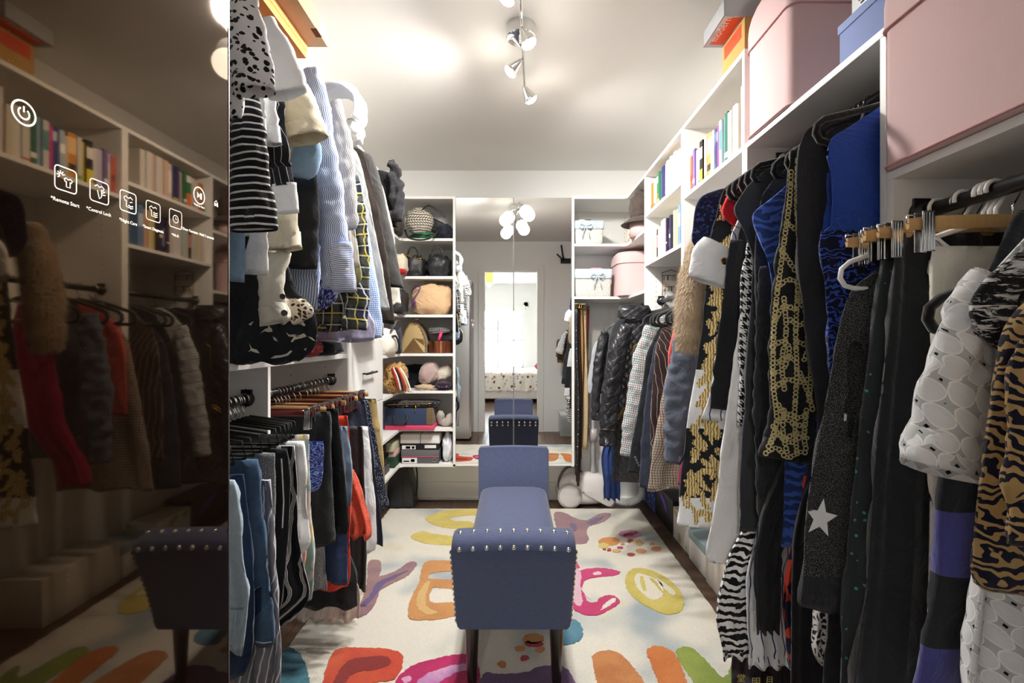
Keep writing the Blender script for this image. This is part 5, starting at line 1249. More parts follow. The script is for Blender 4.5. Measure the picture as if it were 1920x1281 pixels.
o, s_ = LG('white_office_shirt', 'white shirt with slim hanging sleeve between striped top and pinstripe', 'shirt', wht, 1.312, [(480, 60), (500, 160), (505, 260)], [(504, 160, 1.305, 12), (506, 215, 1.30, 14), (511, 272, 1.295, 16)])
o, s_ = LG('pinstripe_shirt', 'black pinstripe shirt with broad white cuff', 'shirt', pinstr, 1.336, [(500, 70), (515, 200), (520, 330)], [(520, 190, 1.328, 12), (522, 250, 1.326, 17), (528, 310, 1.325, 21), (532, 350, 1.325, 24)], skw=dict(flat=.3))
S(s_, wht, [(532, 345, 1.324, 24), (534, 370, 1.323, 25), (536, 400, 1.322, 25)], name='cuff', wr=.002, flat=.3)
o, s_ = LG('sand_blouse', 'sand coloured crinkled blouse sleeve below the white cuff', 'blouse', linen_b, 1.373, [(505, 80), (520, 240), (525, 380)], [(528, 360, 1.375, 22), (530, 410, 1.368, 30), (530, 468, 1.362, 35)], skw=dict(wr=.006, flat=.35))
o, s_ = LG('buttoned_cream_shirt', 'cream shirt with gathered sleeve and two dark cuff buttons', 'shirt', stone, 1.402, [(510, 90), (530, 250), (535, 440)], [(522, 472, 1.388, 25), (512, 505, 1.372, 27), (508, 545, 1.355, 24), (514, 575, 1.35, 29), (520, 606, 1.35, 30)], skw=dict(wr=.007, flat=.36))
button(s_, 530, 556, .008, buttonb); button(s_, 533, 587, .009, buttonb)
o, s_ = LG('linen_tunic', 'beige linen tunic with flared elbow sleeve', 'tunic', linen_b, 1.478, [(520, 90), (545, 200), (548, 300)], [(544, 120, 1.485, 16), (556, 170, 1.475, 26), (566, 215, 1.465, 36), (574, 262, 1.455, 43)], skw=dict(wr=.006))
o, s_ = LG('puff_denim_blouse', 'pale denim blouse with puffed sleeve below the linen', 'blouse', jean_s, 1.516, [(525, 100), (550, 240), (552, 330)], [(566, 255, 1.51, 22), (570, 280, 1.505, 31), (568, 305, 1.50, 31), (560, 332, 1.498, 19)], skw=dict(wr=.010, flat=.32))
o, s_ = LG('black_knit_sweater', 'black sweater sleeve hanging over blue striped shirt', 'sweater', blk2, 1.556, [(535, 110), (560, 300), (565, 420)], [(578, 320, 1.545, 18), (574, 380, 1.542, 25), (570, 450, 1.540, 27), (568, 504, 1.538, 27)], skw=dict(flat=.3))
o, s_ = LG('navy_lace_blouse', 'navy lace blouse edge between black sweater and stripes', 'blouse', navylace, 1.620, [(545, 120), (570, 250), (588, 340), (596, 410)], None, amp=.004)
o, s_ = LG('swallow_print_shirt', 'black shirt printed with pale swallows, its hem resting on the shelf', 'shirt', blk, 1.437, [(505, 200), (520, 330), (535, 480), (552, 545, .28), (576, 562, .31), (592, 590, .335), (595, 640, .34), (586, 658, .33), (572, 670, .31), (560, 681, .30)], None, hk='velvet', thick=.026, crumple=.008, folds=3, amp=.005)
sw = [[(466, 608), (476, 602), (470, 611)], [(488, 625), (497, 617), (503, 615), (502, 609), (510, 617), (511, 622), (503, 623), (496, 621)], [(536, 623), (543, 628), (552, 627), (560, 629), (570, 625), (575, 631), (563, 635), (553, 637), (548, 642), (545, 641), (551, 632), (541, 631)], [(511, 631), (517, 634), (521, 641), (514, 638)], [(467, 643), (472, 653), (482, 656), (487, 663), (478, 661), (470, 658), (465, 660), (470, 655)], [(507, 672), (516, 667), (528, 666), (538, 663), (545, 657), (548, 659), (540, 667), (528, 670), (516, 672)], [(555, 602), (566, 600), (573, 610), (570, 612), (560, 606)], [(577, 631), (585, 633), (592, 640), (586, 638)], [(570, 655), (575, 652), (573, 658)]]
for p in sw: decal(o, p, stone, 'swallow_print', cuts=1)
o, s_ = LG('brown_spot_scarf', 'cream scarf with brown spots under the striped hem', 'scarf', pinkleo, 1.416, [(572, 560, .12), (590, 578, .12), (590, 592, .11), (560, 606, .06)], None, hk=None, neck=False, thick=.03)
o, s_ = LG('blue_stripe_shirt', 'blue and white striped shirt with open sleeve', 'shirt', bluestr, 1.652, [(560, 108), (585, 180), (600, 280), (606, 400), (600, 500), (594, 578)], [(585, 130, 1.640, 16), (598, 200, 1.635, 20), (612, 300, 1.628, 23), (622, 400, 1.622, 26), (626, 470, 1.618, 27), (628, 540, 1.615, 25)])
sl = S(o, bluestr_v, [(640, 455, 1.595, 20), (643, 500, 1.59, 23), (644, 548, 1.59, 21)], name='cuff')
button(sl, 651, 507, .006, buttonw)
o, s_ = LG('blue_stripe_tail', 'second blue striped shirt whose hem hangs beside the cream cuff', 'shirt', bluestr2, 1.590, [(548, 200), (570, 350), (590, 480), (597, 540), (597, 578)], None, amp=.004)
o, s_ = LG('dash_print_blouse', 'purple dash print blouse hem under the striped cuff', 'blouse', purplepat, 1.690, [(580, 300), (610, 420), (630, 530), (632, 560), (606, 585)], None)
o, s_ = LG('grey_stripe_shirt', 'white and grey fine-striped shirt beside the hood', 'shirt', grystr, 1.728, [(600, 180), (625, 230), (642, 330), (655, 420), (664, 500), (668, 550)], [(628, 190, 1.73, 12), (642, 260, 1.72, 17), (650, 350, 1.71, 18), (656, 430, 1.70, 16)])
o, s_ = LG('tan_stripe_shirt', 'beige and grey striped shirt next to green plaid', 'shirt', tanstr, 1.775, [(615, 200), (640, 260), (655, 340), (668, 430), (675, 500)], None)
o, s_ = LG('hooded_white_jacket', 'white jacket with stand-up hood at the top of the row', 'jacket', wht, 1.818, [(640, 240), (652, 280), (660, 340), (664, 420)], None)
hc = PX(640, 205, 1.80); rings = []
for j in range(17):                       # hood shell, crown at the back, open towards the aisle and down
    t = j / 16; a = math.radians(-75 + 195 * t); ring = []
    for k in range(15):
        b = math.radians(-80 + 160 * k / 14); q = 1 + .10 * nz(j * .45, k * .5, 4)
        ring.append(V(hc.x + .088 * math.sin(a) * math.cos(b * .55) * q + .012 * math.cos(a), hc.y + .052 * math.sin(b) * q, hc.z + .092 * math.cos(a) * math.cos(b * .6) * q - .02 * math.sin(a)))
    rings.append(ring)
hd = build(MB().loft(rings, closed=False), 'hood', wht, o); md = hd.modifiers.new('cloth', 'SOLIDIFY'); md.thickness = .005
build(blob(PX(664, 248, 1.80), (.036, .04, .045), .85, .25, 6, 8), 'hood_edge', wht, o)
o, s_ = LG('olive_shirt', 'olive shirt edge below the striped shirt', 'shirt', solid('#85845c'), 1.864, [(630, 300), (655, 400), (676, 500), (680, 520), (660, 545)], None)
o, s_ = LG('tartan_shirt', 'navy tartan flannel shirt with yellow lines', 'shirt', tartan, 1.910, [(640, 320), (658, 360), (668, 430), (680, 520), (690, 560), (688, 620)], [(664, 330, 1.91, 10), (672, 400, 1.9, 14), (680, 470, 1.895, 14), (672, 560, 1.89, 22), (666, 618, 1.885, 26)], skw=dict(flat=.25))
o, s_ = LG('lavender_shirt', 'lavender shirt hem under the tartan', 'shirt', lavender, 1.965, [(645, 400), (670, 500), (690, 590), (704, 608), (700, 640)], None)
o, s_ = LG('gingham_shirt', 'blue gingham shirt with hanging hem', 'shirt', gingham, 2.05, [(660, 320), (676, 380), (694, 460), (709, 540), (717, 600), (717, 636)], None, thick=.06)
o, s_ = LG('grey_blue_shirt', 'soft grey-blue shirt sleeve beside the dark coat', 'shirt', ltgrey, 2.13, [(668, 280), (690, 360), (706, 440), (720, 520), (732, 582)], None)
o, s_ = LG('brown_black_cardigan', 'dark brown knit cardigan beside the grey coat', 'cardigan', brownblk, 2.22, [(680, 280), (704, 360), (720, 450), (734, 540), (740, 606)], None)
o, s_ = LG('dark_grey_coat', 'dark grey wool coat whose sleeve hangs by the handbags', 'coat', dkgrey, 2.33, [(676, 265), (698, 290), (716, 350), (734, 430), (748, 500), (757, 540)], None, thick=.07)
o, s_ = LG('ivory_cardigan', 'ivory cardigan cuff below the dark grey coat', 'cardigan', stone, 2.42, [(690, 290), (718, 350), (735, 420), (748, 530), (754, 572)], None)
o, s_ = LG('black_hooded_parka', 'black crumpled parka at the far end of the upper rod', 'parka', solid('#27262a'), 2.60, [(720, 300), (735, 325), (747, 360), (752, 400), (744, 425)], [(733, 300, 2.55, 8), (742, 330, 2.55, 12), (746, 370, 2.55, 14), (742, 415, 2.55, 12)], skw=dict(wr=.014))
o, s_ = LG('cream_raincoat', 'cream raincoat behind the black parka', 'raincoat', cream, 2.72, [(715, 310), (730, 360), (740, 450), (742, 560)], None)
# ---- folded things on the left shelf
def pile(name, label, cat, mat, px, py, d, r, seed=0, e=.6, nse=.12, **k):
    c = PX(px, py, d); return build(blob(c, r, e, nse, 5.0, seed, **k), name, mat, None, label=label, cat=cat)
zs = ZS
def on_shelf(name, label, cat, mat, x, y, r, z=None, seed=0, nse=.14, e=.55, **k): return build(blob((x, y, (zs if z is None else z) + r[2] * .92), r, e, nse, 5.0, seed, flat=-.92, **k), name, mat, None, label=label, cat=cat)
on_shelf('vacuum_storage_bag', 'clear plastic storage bag of folded clothes at the shelf end', 'storage bag', plain('#9fb0bb', .12, spec=.7), -1.0, 1.12, (.2, .15, .05), seed=3)
on_shelf('tan_sweater', 'folded tan sweater under the swallow print shirt', 'sweater', fab('tan wool', lambda nt, u, v: nt.mix(nt.noise(W(nt, u, v), 90.0), '#b9a98f', '#d6c8ae'), wb=.7), -.99, 1.565, (.17, .115, .035), seed=5)
on_shelf('red_plaid_scarf', 'folded red plaid scarf on the shelf', 'scarf', plaid('#a81f1f', [('u', .02, .3, 0, '#3a1414', .6), ('v', .02, .3, 0, '#3a1414', .6)]), -.93, 1.915, (.15, .12, .034), seed=8)
on_shelf('black_beret', 'black knitted hat slumped over the shelf edge', 'hat', blk2, -.91, 2.13, (.14, .085, .034), seed=9)
on_shelf('lilac_pillowcase', 'folded lilac cotton sheet below the lavender shirt', 'linen', lavender, -1.0, 2.295, (.16, .07, .05), seed=4)
on_shelf('black_sequin_bag', 'black sequinned pouch peeking below the blue shirts', 'pouch', fab('black sequins', dots_fn('#0e0e12', '#5a5f68', 120.0, .25)), -.97, 1.735, (.14, .055, .05), seed=2)
on_shelf('grey_boucle_jacket', 'grey boucle jacket folded on top of the drawer unit', 'jacket', boucle, -.93, 2.62, (.20, .19, .07), z=1.302, seed=6)
# ------------------------------------------------------------------ trousers and skirts, lower left
def TG(name, label, cat, mat, d, rows, hk='slack', **k):
    k.setdefault('thick', .024); k.setdefault('folds', 2); k.setdefault('amp', .006)
    return G(name, label, cat, mat, d, rows, 'T', hk, neck=False, **k)
def q(rows, w): return [(a, b, w) for a, b in rows]
o = TG('bleached_jeans', 'pale bleached jeans nearest the steam cabinet', 'jeans', jean_l, 1.17, q([(440, 900), (452, 960), (460, 1050), (470, 1110), (466, 1170), (458, 1222)], .26), crumple=.007)
for p_ in ([(430, 1168), (446, 1165), (452, 1178), (448, 1215), (430, 1225)],): decal(o, p_, jean_l, 'pocket', off=.004)
pxline(o, [(430, 1140), (445, 1142), (462, 1140)], jean_s, .003, 'waist_seam'); pxline(o, [(443, 1148), (440, 1180), (436, 1208)], jean_l, .004, 'belt_loop')
o = TG('dark_blue_jeans', 'very dark blue jeans hem below the bleached jeans', 'jeans', jean_d, 1.235, q([(455, 890), (468, 1000), (474, 1120), (475, 1200), (468, 1240), (455, 1274)], .26))
o = TG('mid_blue_jeans', 'mid-blue jeans hung with pockets showing', 'jeans', jean_m, 1.29, q([(482, 862), (490, 930), (497, 1000), (506, 1080), (512, 1150), (513, 1205)], .28), crumple=.006, folds=3, amp=.006)
decal(o, [(452, 1115), (490, 1100), (490, 1145), (478, 1158), (456, 1162)], jean_d, 'pocket', off=.004)
pxline(o, [(452, 1116), (470, 1110), (490, 1100)], jean_l, .0025, 'pocket_seam'); pxline(o, [(478, 1203), (494, 1206), (512, 1203)], jean_l, .002, 'hem')
o = TG('grey_stripe_pants', 'grey and white striped cotton trousers touching the floor', 'trousers', stripes('#84848e', '#e8e6ea', .024, .18, 'u'), 1.33, q([(510, 900), (520, 1050), (526, 1150), (532, 1200), (530, 1260), (524, 1330)], .12), amp=.010)
o = TG('tweed_trousers', 'grey tweed trousers between jeans and black pair', 'trousers', tweed, 1.375, q([(515, 850), (518, 920), (516, 1000), (512, 1040)], .2))
o = TG('piped_track_trousers', 'black trousers with thin white piping', 'trousers', blk, 1.42, q([(538, 842), (546, 900), (545, 960), (536, 1050), (524, 1130), (512, 1160)], .22), amp=.010)
pxline(o, [(528, 860), (532, 940), (529, 1000)], wht, .0022, 'piping')
o = TG('wide_stripe_trousers', 'black wide-leg trousers with triple white pinstripes', 'trousers', blkwht, 1.47, q([(552, 836), (558, 920), (558, 1000), (566, 1060), (580, 1112), (574, 1130), (545, 1160), (522, 1182)], .22), amp=.010)
o = TG('white_drawstring_pants', 'white cropped trousers with black tape', 'trousers', wht, 1.53, q([(566, 828), (572, 880), (574, 950), (580, 1010), (582, 1026), (570, 1038)], .2))
decal(o, [(545, 965), (552, 965), (550, 985), (544, 985)], blk3, 'tape'); decal(o, [(546, 960 - 28), (553, 932), (553, 946), (546, 946)], blk3, 'tape')
o = TG('peach_trousers', 'peach trousers hem below the white pair', 'trousers', peach, 1.56, q([(572, 900), (572, 1040), (570, 1085), (562, 1105)], .2))
o = TG('pastel_print_pants', 'pastel aqua and yellow printed trousers', 'trousers', pastel, 1.60, q([(580, 815), (583, 900), (586, 980), (590, 1060), (590, 1110), (586, 1120)], .2))
for d in (1.50, 1.525, 1.55, 1.575): hang('slack', d, 'T', .2, row='chrome-hooked trouser hanger crowded on the near trouser rod')
o = TG('wheat_print_shorts', 'blue shorts with pale wheat print', 'shorts', navprint, 1.70, q([(606, 828), (605, 880), (600, 912), (590, 925)], .2), hk='red_wood', hw=.19)
o = TG('corduroy_skirt', 'black corduroy skirt on a mahogany hanger', 'skirt', cord, 1.75, q([(618, 772), (621, 850), (624, 940), (625, 1022)], .28), hk='red_wood', hw=.19, amp=.009)
o = TG('black_denim_skirt', 'black denim skirt beside the corduroy', 'skirt', solid('#17181c'), 1.82, q([(634, 766), (642, 850), (651, 930), (655, 990), (650, 1000)], .28), hk='wood_clip', hw=.19)
o = TG('blue_denim_skirt', 'blue denim skirt hem below the black one', 'skirt', denim('#2b3a5c', '#42547a'), 1.87, q([(640, 800), (650, 930), (652, 1040), (650, 1092)], .26), hk='red_wood', hw=.19)
o = TG('scarlet_trousers', 'scarlet red trousers between denim skirts', 'trousers', orange_red, 1.93, q([(652, 780), (658, 850), (657, 960), (656, 1090), (650, 1104)], .24), hk='red_wood', hw=.19)
o = TG('chambray_culottes', 'light chambray culottes in front of red trousers', 'culottes', chambray, 1.90, q([(650, 800), (657, 850), (662, 900), (660, 950)], .2), hk='wood_clip', hw=.19)
o = TG('tweed_hem_skirt', 'grey tweed skirt hem under the blue denim', 'skirt', tweed, 1.845, q([(598, 790), (603, 900), (606, 1000), (612, 1085), (613, 1108)], .2), hk='red_wood', hw=.19)
o = TG('ribbed_black_skirt', 'wide black ribbed skirt low over a striped one', 'skirt', blk2, 1.98, q([(622, 900), (640, 1000), (668, 1080), (670, 1138)], .26), hk='red_wood', hw=.19)
o = TG('striped_ivory_skirt', 'ivory skirt with thin dark pinstripes nearest the rug', 'skirt', pinwht, 2.03, q([(624, 900), (650, 1030), (676, 1110), (675, 1162)], .32), hk='wood_clip', hw=.19, folds=5, amp=.009)
o = TG('crochet_skirt', 'coral crochet skirt with tiered hem', 'skirt', crochet, 2.10, q([(664, 880), (676, 915), (688, 950), (698, 990), (694, 1008)], .2), hk='red_wood', hw=.19, folds=4, amp=.010)
o = TG('leather_pants', 'black leather trousers below the coral skirt', 'trousers', leather, 2.14, q([(680, 800), (686, 950), (688, 1060), (687, 1106)], .14), hk='red_wood', hw=.19)
o = TG('white_hem_skirt', 'white skirt hem under the slate trousers', 'skirt', wht, 2.185, q([(690, 800), (704, 950), (708, 1020), (704, 1036)], .16), hk='wood_clip', hw=.19)
o = TG('slate_trousers', 'slate navy tailored trousers', 'trousers', solid('#34384a'), 2.22, q([(684, 752), (698, 830), (710, 930), (718, 1000), (718, 1022)], .2), hk='red_wood', hw=.19)
o = TG('sequin_trousers', 'navy trousers scattered with silver dots', 'trousers', sparkle, 2.29, q([(690, 750), (706, 830), (720, 910), (728, 952), (724, 958)], .2), hk='red_wood', hw=.19)
o = TG('khaki_chinos', 'khaki chinos beside the drawers', 'trousers', khaki, 2.345, q([(706, 748), (714, 820), (722, 890), (724, 940)], .2), hk='wood_clip', hw=.19)
# ------------------------------------------------------------------ books
paper = plain('#efe8d6', .9, var=.06)
def book(x, y0, y1, z, h, dep, col, label, band=None, grp=None, lean=0.0):
    """spine faces the aisle (-X); y0..y1 is the thickness"""
    th = y1 - y0; c = .0018; cm = plain(tuple(q_ * .74 for q_ in lin(col)[:3]), .5, spec=.25, var=.05)
    m = MB(); m.box(x, x + .003, y0, y1, z, z + h, .0012); m.box(x + .002, x + dep, y0, y0 + c, z, z + h); m.box(x + .002, x + dep, y1 - c, y1, z, z + h)
    o = build(m, 'book', cm, None, False, label=label, cat='book', group=grp)
    build(MB().box(x + .003, x + dep - .003, y0 + c, y1 - c, z + .003, z + h - .004), 'pages', paper, o, False)
    for a, b, cc in band or []: build(MB().box(x - .0006, x + .001, y0 + .001, y1 - .001, z + h * a, z + h * b), 'spine_band', plain(cc, .5), o, False)
    if lean:
        pass
    return o
def shelf_row(items, y_start, z, where, xoff=.03, gap=.0012):
    y = y_start; seen = {}
    for it in items:
        th, h, col, cname = it[:4]; band = it[4] if len(it) > 4 else None
        lab = f'{cname} on the {where}'
        book(XF + xoff + (.006 * math.sin(y * 90)), y - th, y, z + .0005, h, .145, col, lab, band, grp='books on the ' + where)
        y -= th + gap
rowB = [(.020, .185, '#e2603c', 'narrow red-orange book', [(.35, .5, '#7a2a1a')]), (.026, .19, '#f0e9dc', 'cream book with lilac band', [(.8, .95, '#b9a6d6')]), (.022, .20, '#7d68a8', 'violet paperback', [(.2, .3, '#eee6f2')]), (.030, .19, '#d9d2e8', 'pale lilac book'), (.024, .185, '#efefee', 'plain white thick-spined book', [(.1, .2, '#3a3a3a')]),
        (.034, .205, '#221c20', 'black book with yellow foot', [(.0, .36, '#e8d62e'), (.6, .85, '#e8e2d4')]), (.020, .19, '#f0da4a', 'yellow paperback'), (.022, .20, '#f3efe4', 'ivory book with green dot', [(.05, .15, '#6aa864')]), (.040, .205, '#f0a44c', 'broad orange book', [(.2, .34, '#2b2320'), (.55, .9, '#f6c88a')]), (.016, .18, '#e8d6b8', 'sand book'),
        (.024, .195, '#c7dcec', 'sky blue book with white band', [(.5, .7, '#ffffff')]), (.026, .20, '#3b4f9c', 'royal blue book', [(.7, .9, '#c9d2ee')]), (.018, .195, '#d8408c', 'magenta paperback'), (.024, .205, '#eef2f2', 'white and teal book', [(.4, .8, '#3f8f8a')]), (.022, .21, '#9fc3dc', 'powder blue book'), (.026, .215, '#1f6a4e', 'dark green book', [(.15, .25, '#e8e8e0')]),
        (.030, .205, '#f4f1ea', 'white hardback with red dots', [(.06, .1, '#c8382e')]), (.034, .215, '#f6f4ee', 'broad white hardback'), (.026, .20, '#efe4d0', 'cream hardback'), (.024, .26, '#f1e6e8', 'tall white-pink book'), (.03, .25, '#f3f0ec', 'tall ivory book'), (.022, .24, '#e6dccd', 'tall beige book')]
shelf_row(rowB, DB - T - .004, ZB, 'tall book row')
rowA1 = [(.030, .165, '#f2efe8', 'white book with green foot', [(0, .3, '#5f9a4c')]), (.034, .18, '#dd8a3c', 'orange book with brown foot', [(0, .25, '#a8482a')]), (.040, .18, '#efe4cc', 'cream thick book', [(.2, .3, '#b88a4a')]), (.026, .185, '#f3ead8', 'ivory slim book', [(.1, .2, '#5a6a88')]), (.050, .20, '#3c8a50', 'green and white broad book', [(0, .42, '#e8783a'), (.75, .95, '#f2f2ea')]), (.026, .20, '#2f7a58', 'green paperback', [(.1, .2, '#dfe8e0')]), (.022, .19, '#e2d2b2', 'buff paperback'), (.018, .185, '#8a6a9a', 'mauve paperback'), (.046, .205, '#33346e', 'indigo hardback with white capitals', [(.05, .12, '#b8a04a')]), (.028, .205, '#f4e2dc', 'pale pink book', [(.2, .8, '#f7efe9')]), (.03, .21, '#f4d6bc', 'peach book'), (.03, .215, '#f6e8de', 'blush book'), (.034, .21, '#f5f1ec', 'white glossy book'), (.03, .215, '#f2cdb8', 'apricot book'), (.032, .21, '#f6f3ee', 'white matt book'), (.032, .21, '#f4ece2', 'off-white book')]
shelf_row(rowA1, DA - T - .004, ZA1, 'upper short book row')
rowA2 = [(.030, .165, '#f3efe6', 'white paperback', None), (.022, .16, '#efd6d0', 'rose paperback'), (.024, .165, '#f3e3c0', 'straw paperback'), (.022, .17, '#dfe4b4', 'pale lime book'), (.030, .165, '#e8e6e0', 'grey-white book'), (.026, .185, '#2a1c1c', 'black book with red edge', [(.4, .8, '#c98a8a')]), (.022, .17, '#e8d8a8', 'wheat book'), (.034, .175, '#cfdcda', 'pale grey-green book'), (.022, .18, '#e9ecea', 'mint-white book'), (.056, .21, '#f4efe8', 'very thick white book', [(.85, .95, '#e8d2c8')]), (.026, .20, '#efe0d8', 'shell pink book'), (.024, .20, '#3a2a4a', 'aubergine book with dotted spine', [(.3, .34, '#e8d8c8')]), (.024, .20, '#2e2c4c', 'midnight blue book', [(.2, .7, '#8a88a8')]), (.022, .205, '#36304e', 'dark plum book', [(.4, .5, '#e0d8c0')]), (.022, .20, '#2b2a44', 'dark navy book'), (.030, .205, '#e8c868', 'mustard book'), (.026, .21, '#f0e2b8', 'pale yellow book'), (.024, .21, '#e8b090', 'salmon book'), (.036, .225, '#6f96c8', 'cornflower blue book', [(.5, .8, '#c2d4ea')])]
shelf_row(rowA2, DA - T - .004, ZA2, 'lower short book row')

# ------------------------------------------------------------------ boxes on top of the units
pinkm = fab('blush pink felt', lambda nt, u, v: nt.mix(nt.noise(W(nt, u, v), 3.0), '#dab9b9', '#e1c3c2'), wb=.2, var=.02, wk=.03)
def rrect_ring(x0, x1, y0, y1, z, r, n=5):
    out = []
    for cx, cy, a0 in ((x1 - r, y1 - r, 0), (x0 + r, y1 - r, 90), (x0 + r, y0 + r, 180), (x1 - r, y0 + r, 270)):
        for k in range(n + 1): a = math.radians(a0 + 90 * k / n); out.append(V(cx + r * math.cos(a), cy + r * math.sin(a), z))
    return out
def trunk(name, label, x0, x1, y0, y1, z0, zl, zt, r=.03, mat=None, arch=True):
    mat = mat or pinkm; u = empty(name, ((x0 + x1) / 2, (y0 + y1) / 2, z0), label, 'box')
    build(MB().loft([rrect_ring(x0, x1, y0, y1, z, r) for z in (z0, z0 + .004, zl)], True, True), 'box_body', mat, u, auto=50)
    rings = [rrect_ring(x0 - .004, x1 + .004, y0 - .004, y1 + .004, z, r) for z in (zl - .012, zl + .04)]
    for k in range(1, 7):
        a = k / 6 * math.pi / 2; s_ = (1 - math.sin(a)) ; ins = .11 * (1 - math.cos(a))
        rings.append(rrect_ring(x0 - .004 + ins * .4, x1 + .004 - ins * .4, y0 - .004 + ins, y1 + .004 - ins, zl + .04 + (zt - zl - .04) * math.sin(a), r))
    ld = build(MB().loft(rings, True, True), 'lid', mat, u, auto=60)
    build(MB().tube(rrect_ring(x0 - .0045, x1 + .0045, y0 - .0045, y1 + .0045, zl - .012, r), .0022, 5, closed=True), 'piping', plain('#cf9a9c', .7), ld)
    build(MB().tube(rrect_ring(x0 - .002, x1 + .002, y0 - .002, y1 + .002, z0 + .004, r), .003, 5, closed=True), 'base_piping', plain('#d9a6a8', .7), u)
    return u
trunk('pink_storage_box', 'blush pink lidded trunk beside the tall book row', .825, 1.22, 1.43, 1.70, 2.0015, 2.315, 2.47)
trunk('large_pink_box', 'large blush pink lidded box on the shelf by the door', .812, 1.22, .43, 1.063, 1.6715, 1.985, 2.12)
b = empty('blue_box', (1.0, 1.2, 2.001), 'periwinkle blue box standing between the two pink boxes', 'box')
build(MB().box(.845, 1.15, 1.09, 1.245, 2.0012, 2.105, .003), 'box_body', plain('#8293c6', .7), b, auto=40)
build(MB().box(.842, 1.153, 1.087, 1.248, 2.088, 2.110, .002), 'lid', plain('#8b9ccc', .7), b, auto=40)
b = empty('paper_packet', (1.0, 1.17, 2.11), 'clear packet with printed receipt on the blue box', 'packet')
build(MB().box(.86, .90, 1.10, 1.225, 2.1108, 2.26, .008), 'sleeve', plain('#dfe2e6', .15, spec=.7), b)
mb = MB(); rr = random.Random(5)
for k in range(11):
    zz = 2.13 + k * .011; mb.box(.8585, .8596, 1.13, 1.13 + .02 + .06 * rr.random(), zz, zz + .004)
build(mb, 'receipt_print', plain('#3a3f4a', .8), b, False)
b = empty('kraft_box', (.95, 1.7, TOP), 'brown kraft box with a small orange label on the bookcase top', 'box')
build(MB().box(.835, 1.15, 1.735, 1.92, TOP + .0008, 2.468, .003), 'box_body', fab('kraft card', lambda nt, u, v: nt.mix(nt.noise(W(nt, u, v), 40.0), '#b98f52', '#cda566'), wk=.03), b, auto=40)
build(MB().box(.8338, .8352, 1.76, 1.90, 2.405, 2.455), 'orange_label', plain('#d8502c', .5), b, False)
b = empty('acrylic_tray', (.9, 1.7, 2.47), 'clear plastic box with orange label lying on the kraft box', 'box')
trm = plain('#c9ccd2', .12, spec=.6, alpha=.55)
m = MB(); m.box(.762, 1.1, 1.738, 1.925, 2.4692, 2.472); m.box(.762, .765, 1.738, 1.925, 2.472, 2.53); m.box(1.097, 1.1, 1.738, 1.925, 2.472, 2.53); m.box(.762, 1.1, 1.922, 1.925, 2.472, 2.53); m.box(.762, 1.1, 1.738, 1.741, 2.472, 2.53)
build(m, 'tray', trm, b, False)
build(MB().tube([V(.762, 1.738, 2.4695), V(.762, 1.925, 2.4695)], .0016, 5), 'red_rim', plain('#8f3a34', .5), b)
lb = build(MB().box(.780, .832, 1.745, 1.905, 2.4684, 2.4691), 'orange_label', plain('#d8502c', .5), b, False)
text_mesh('modern', .045, Matrix.Translation(V(.796, 1.885, 2.4681)) @ Matrix(((0, 1, 0, 0), (-1, 0, 0, 0), (0, 0, -1, 0), (0, 0, 0, 1))) @ Matrix.Scale(-1, 4, V(0, 1, 0)) @ Matrix.Scale(1, 4), plain('#f3dccb', .6), lb, align='LEFT')
build(blob((.90, 1.80, 2.472 + .045), (.05, .05, .045), .9, .05, 6, 2, flat=-.98), 'carved_ornament', plain('#8a4e1e', .35, var=.3), None, label='amber carved ornament in the clear plastic box', cat='ornament')
# left, on the top board
b = empty('orange_box', (-.95, 1.5, TOP), 'flat orange gift box on the top board above the shirts', 'box')
build(MB().box(-1.13, -.772, 1.38, 1.79, TOP + .0008, 2.398, .003), 'box_body', plain('#d9833f', .55, var=.04), b, auto=40)
build(MB().box(-1.132, -.770, 1.378, 1.792, 2.374, 2.400, .002), 'lid', plain('#dd8b46', .55), b, auto=40)
b = empty('cardboard_mailer', (-.9, 1.55, 2.4), 'flat cardboard mailer box lying on the orange box', 'box')
build(MB().box(-1.12, -.70, 1.40, 1.81, 2.4008, 2.47, .002), 'box_body', fab('corrugated card', lambda nt, u, v: nt.mix(nt.band(v, .006, .5), '#a58a68', '#b39a78'), wk=.03), b, auto=40)
for yy in (1.50, 1.70): build(MB().box(-.72, -.699, yy, yy + .05, 2.4002, 2.404), 'tab_slot', plain('#5a3f24', .9), b, False)
build(MB().box(-.701, -.6992, 1.74, 1.80, 2.42, 2.46), 'shipping_label', plain('#eeeae2', .6), b, False)
b = empty('white_shoe_box', (-.95, 1.2, TOP), 'white shoe box on the top board beside the orange box', 'box')
build(MB().box(-1.13, -.80, 1.04, 1.36, TOP + .0008, 2.43, .003), 'box_body', plain('#f0eeea', .6), b, auto=40); build(MB().box(-1.132, -.797, 1.037, 1.363, 2.41, 2.436, .002), 'lid', plain('#f3f1ee', .6), b, auto=40)

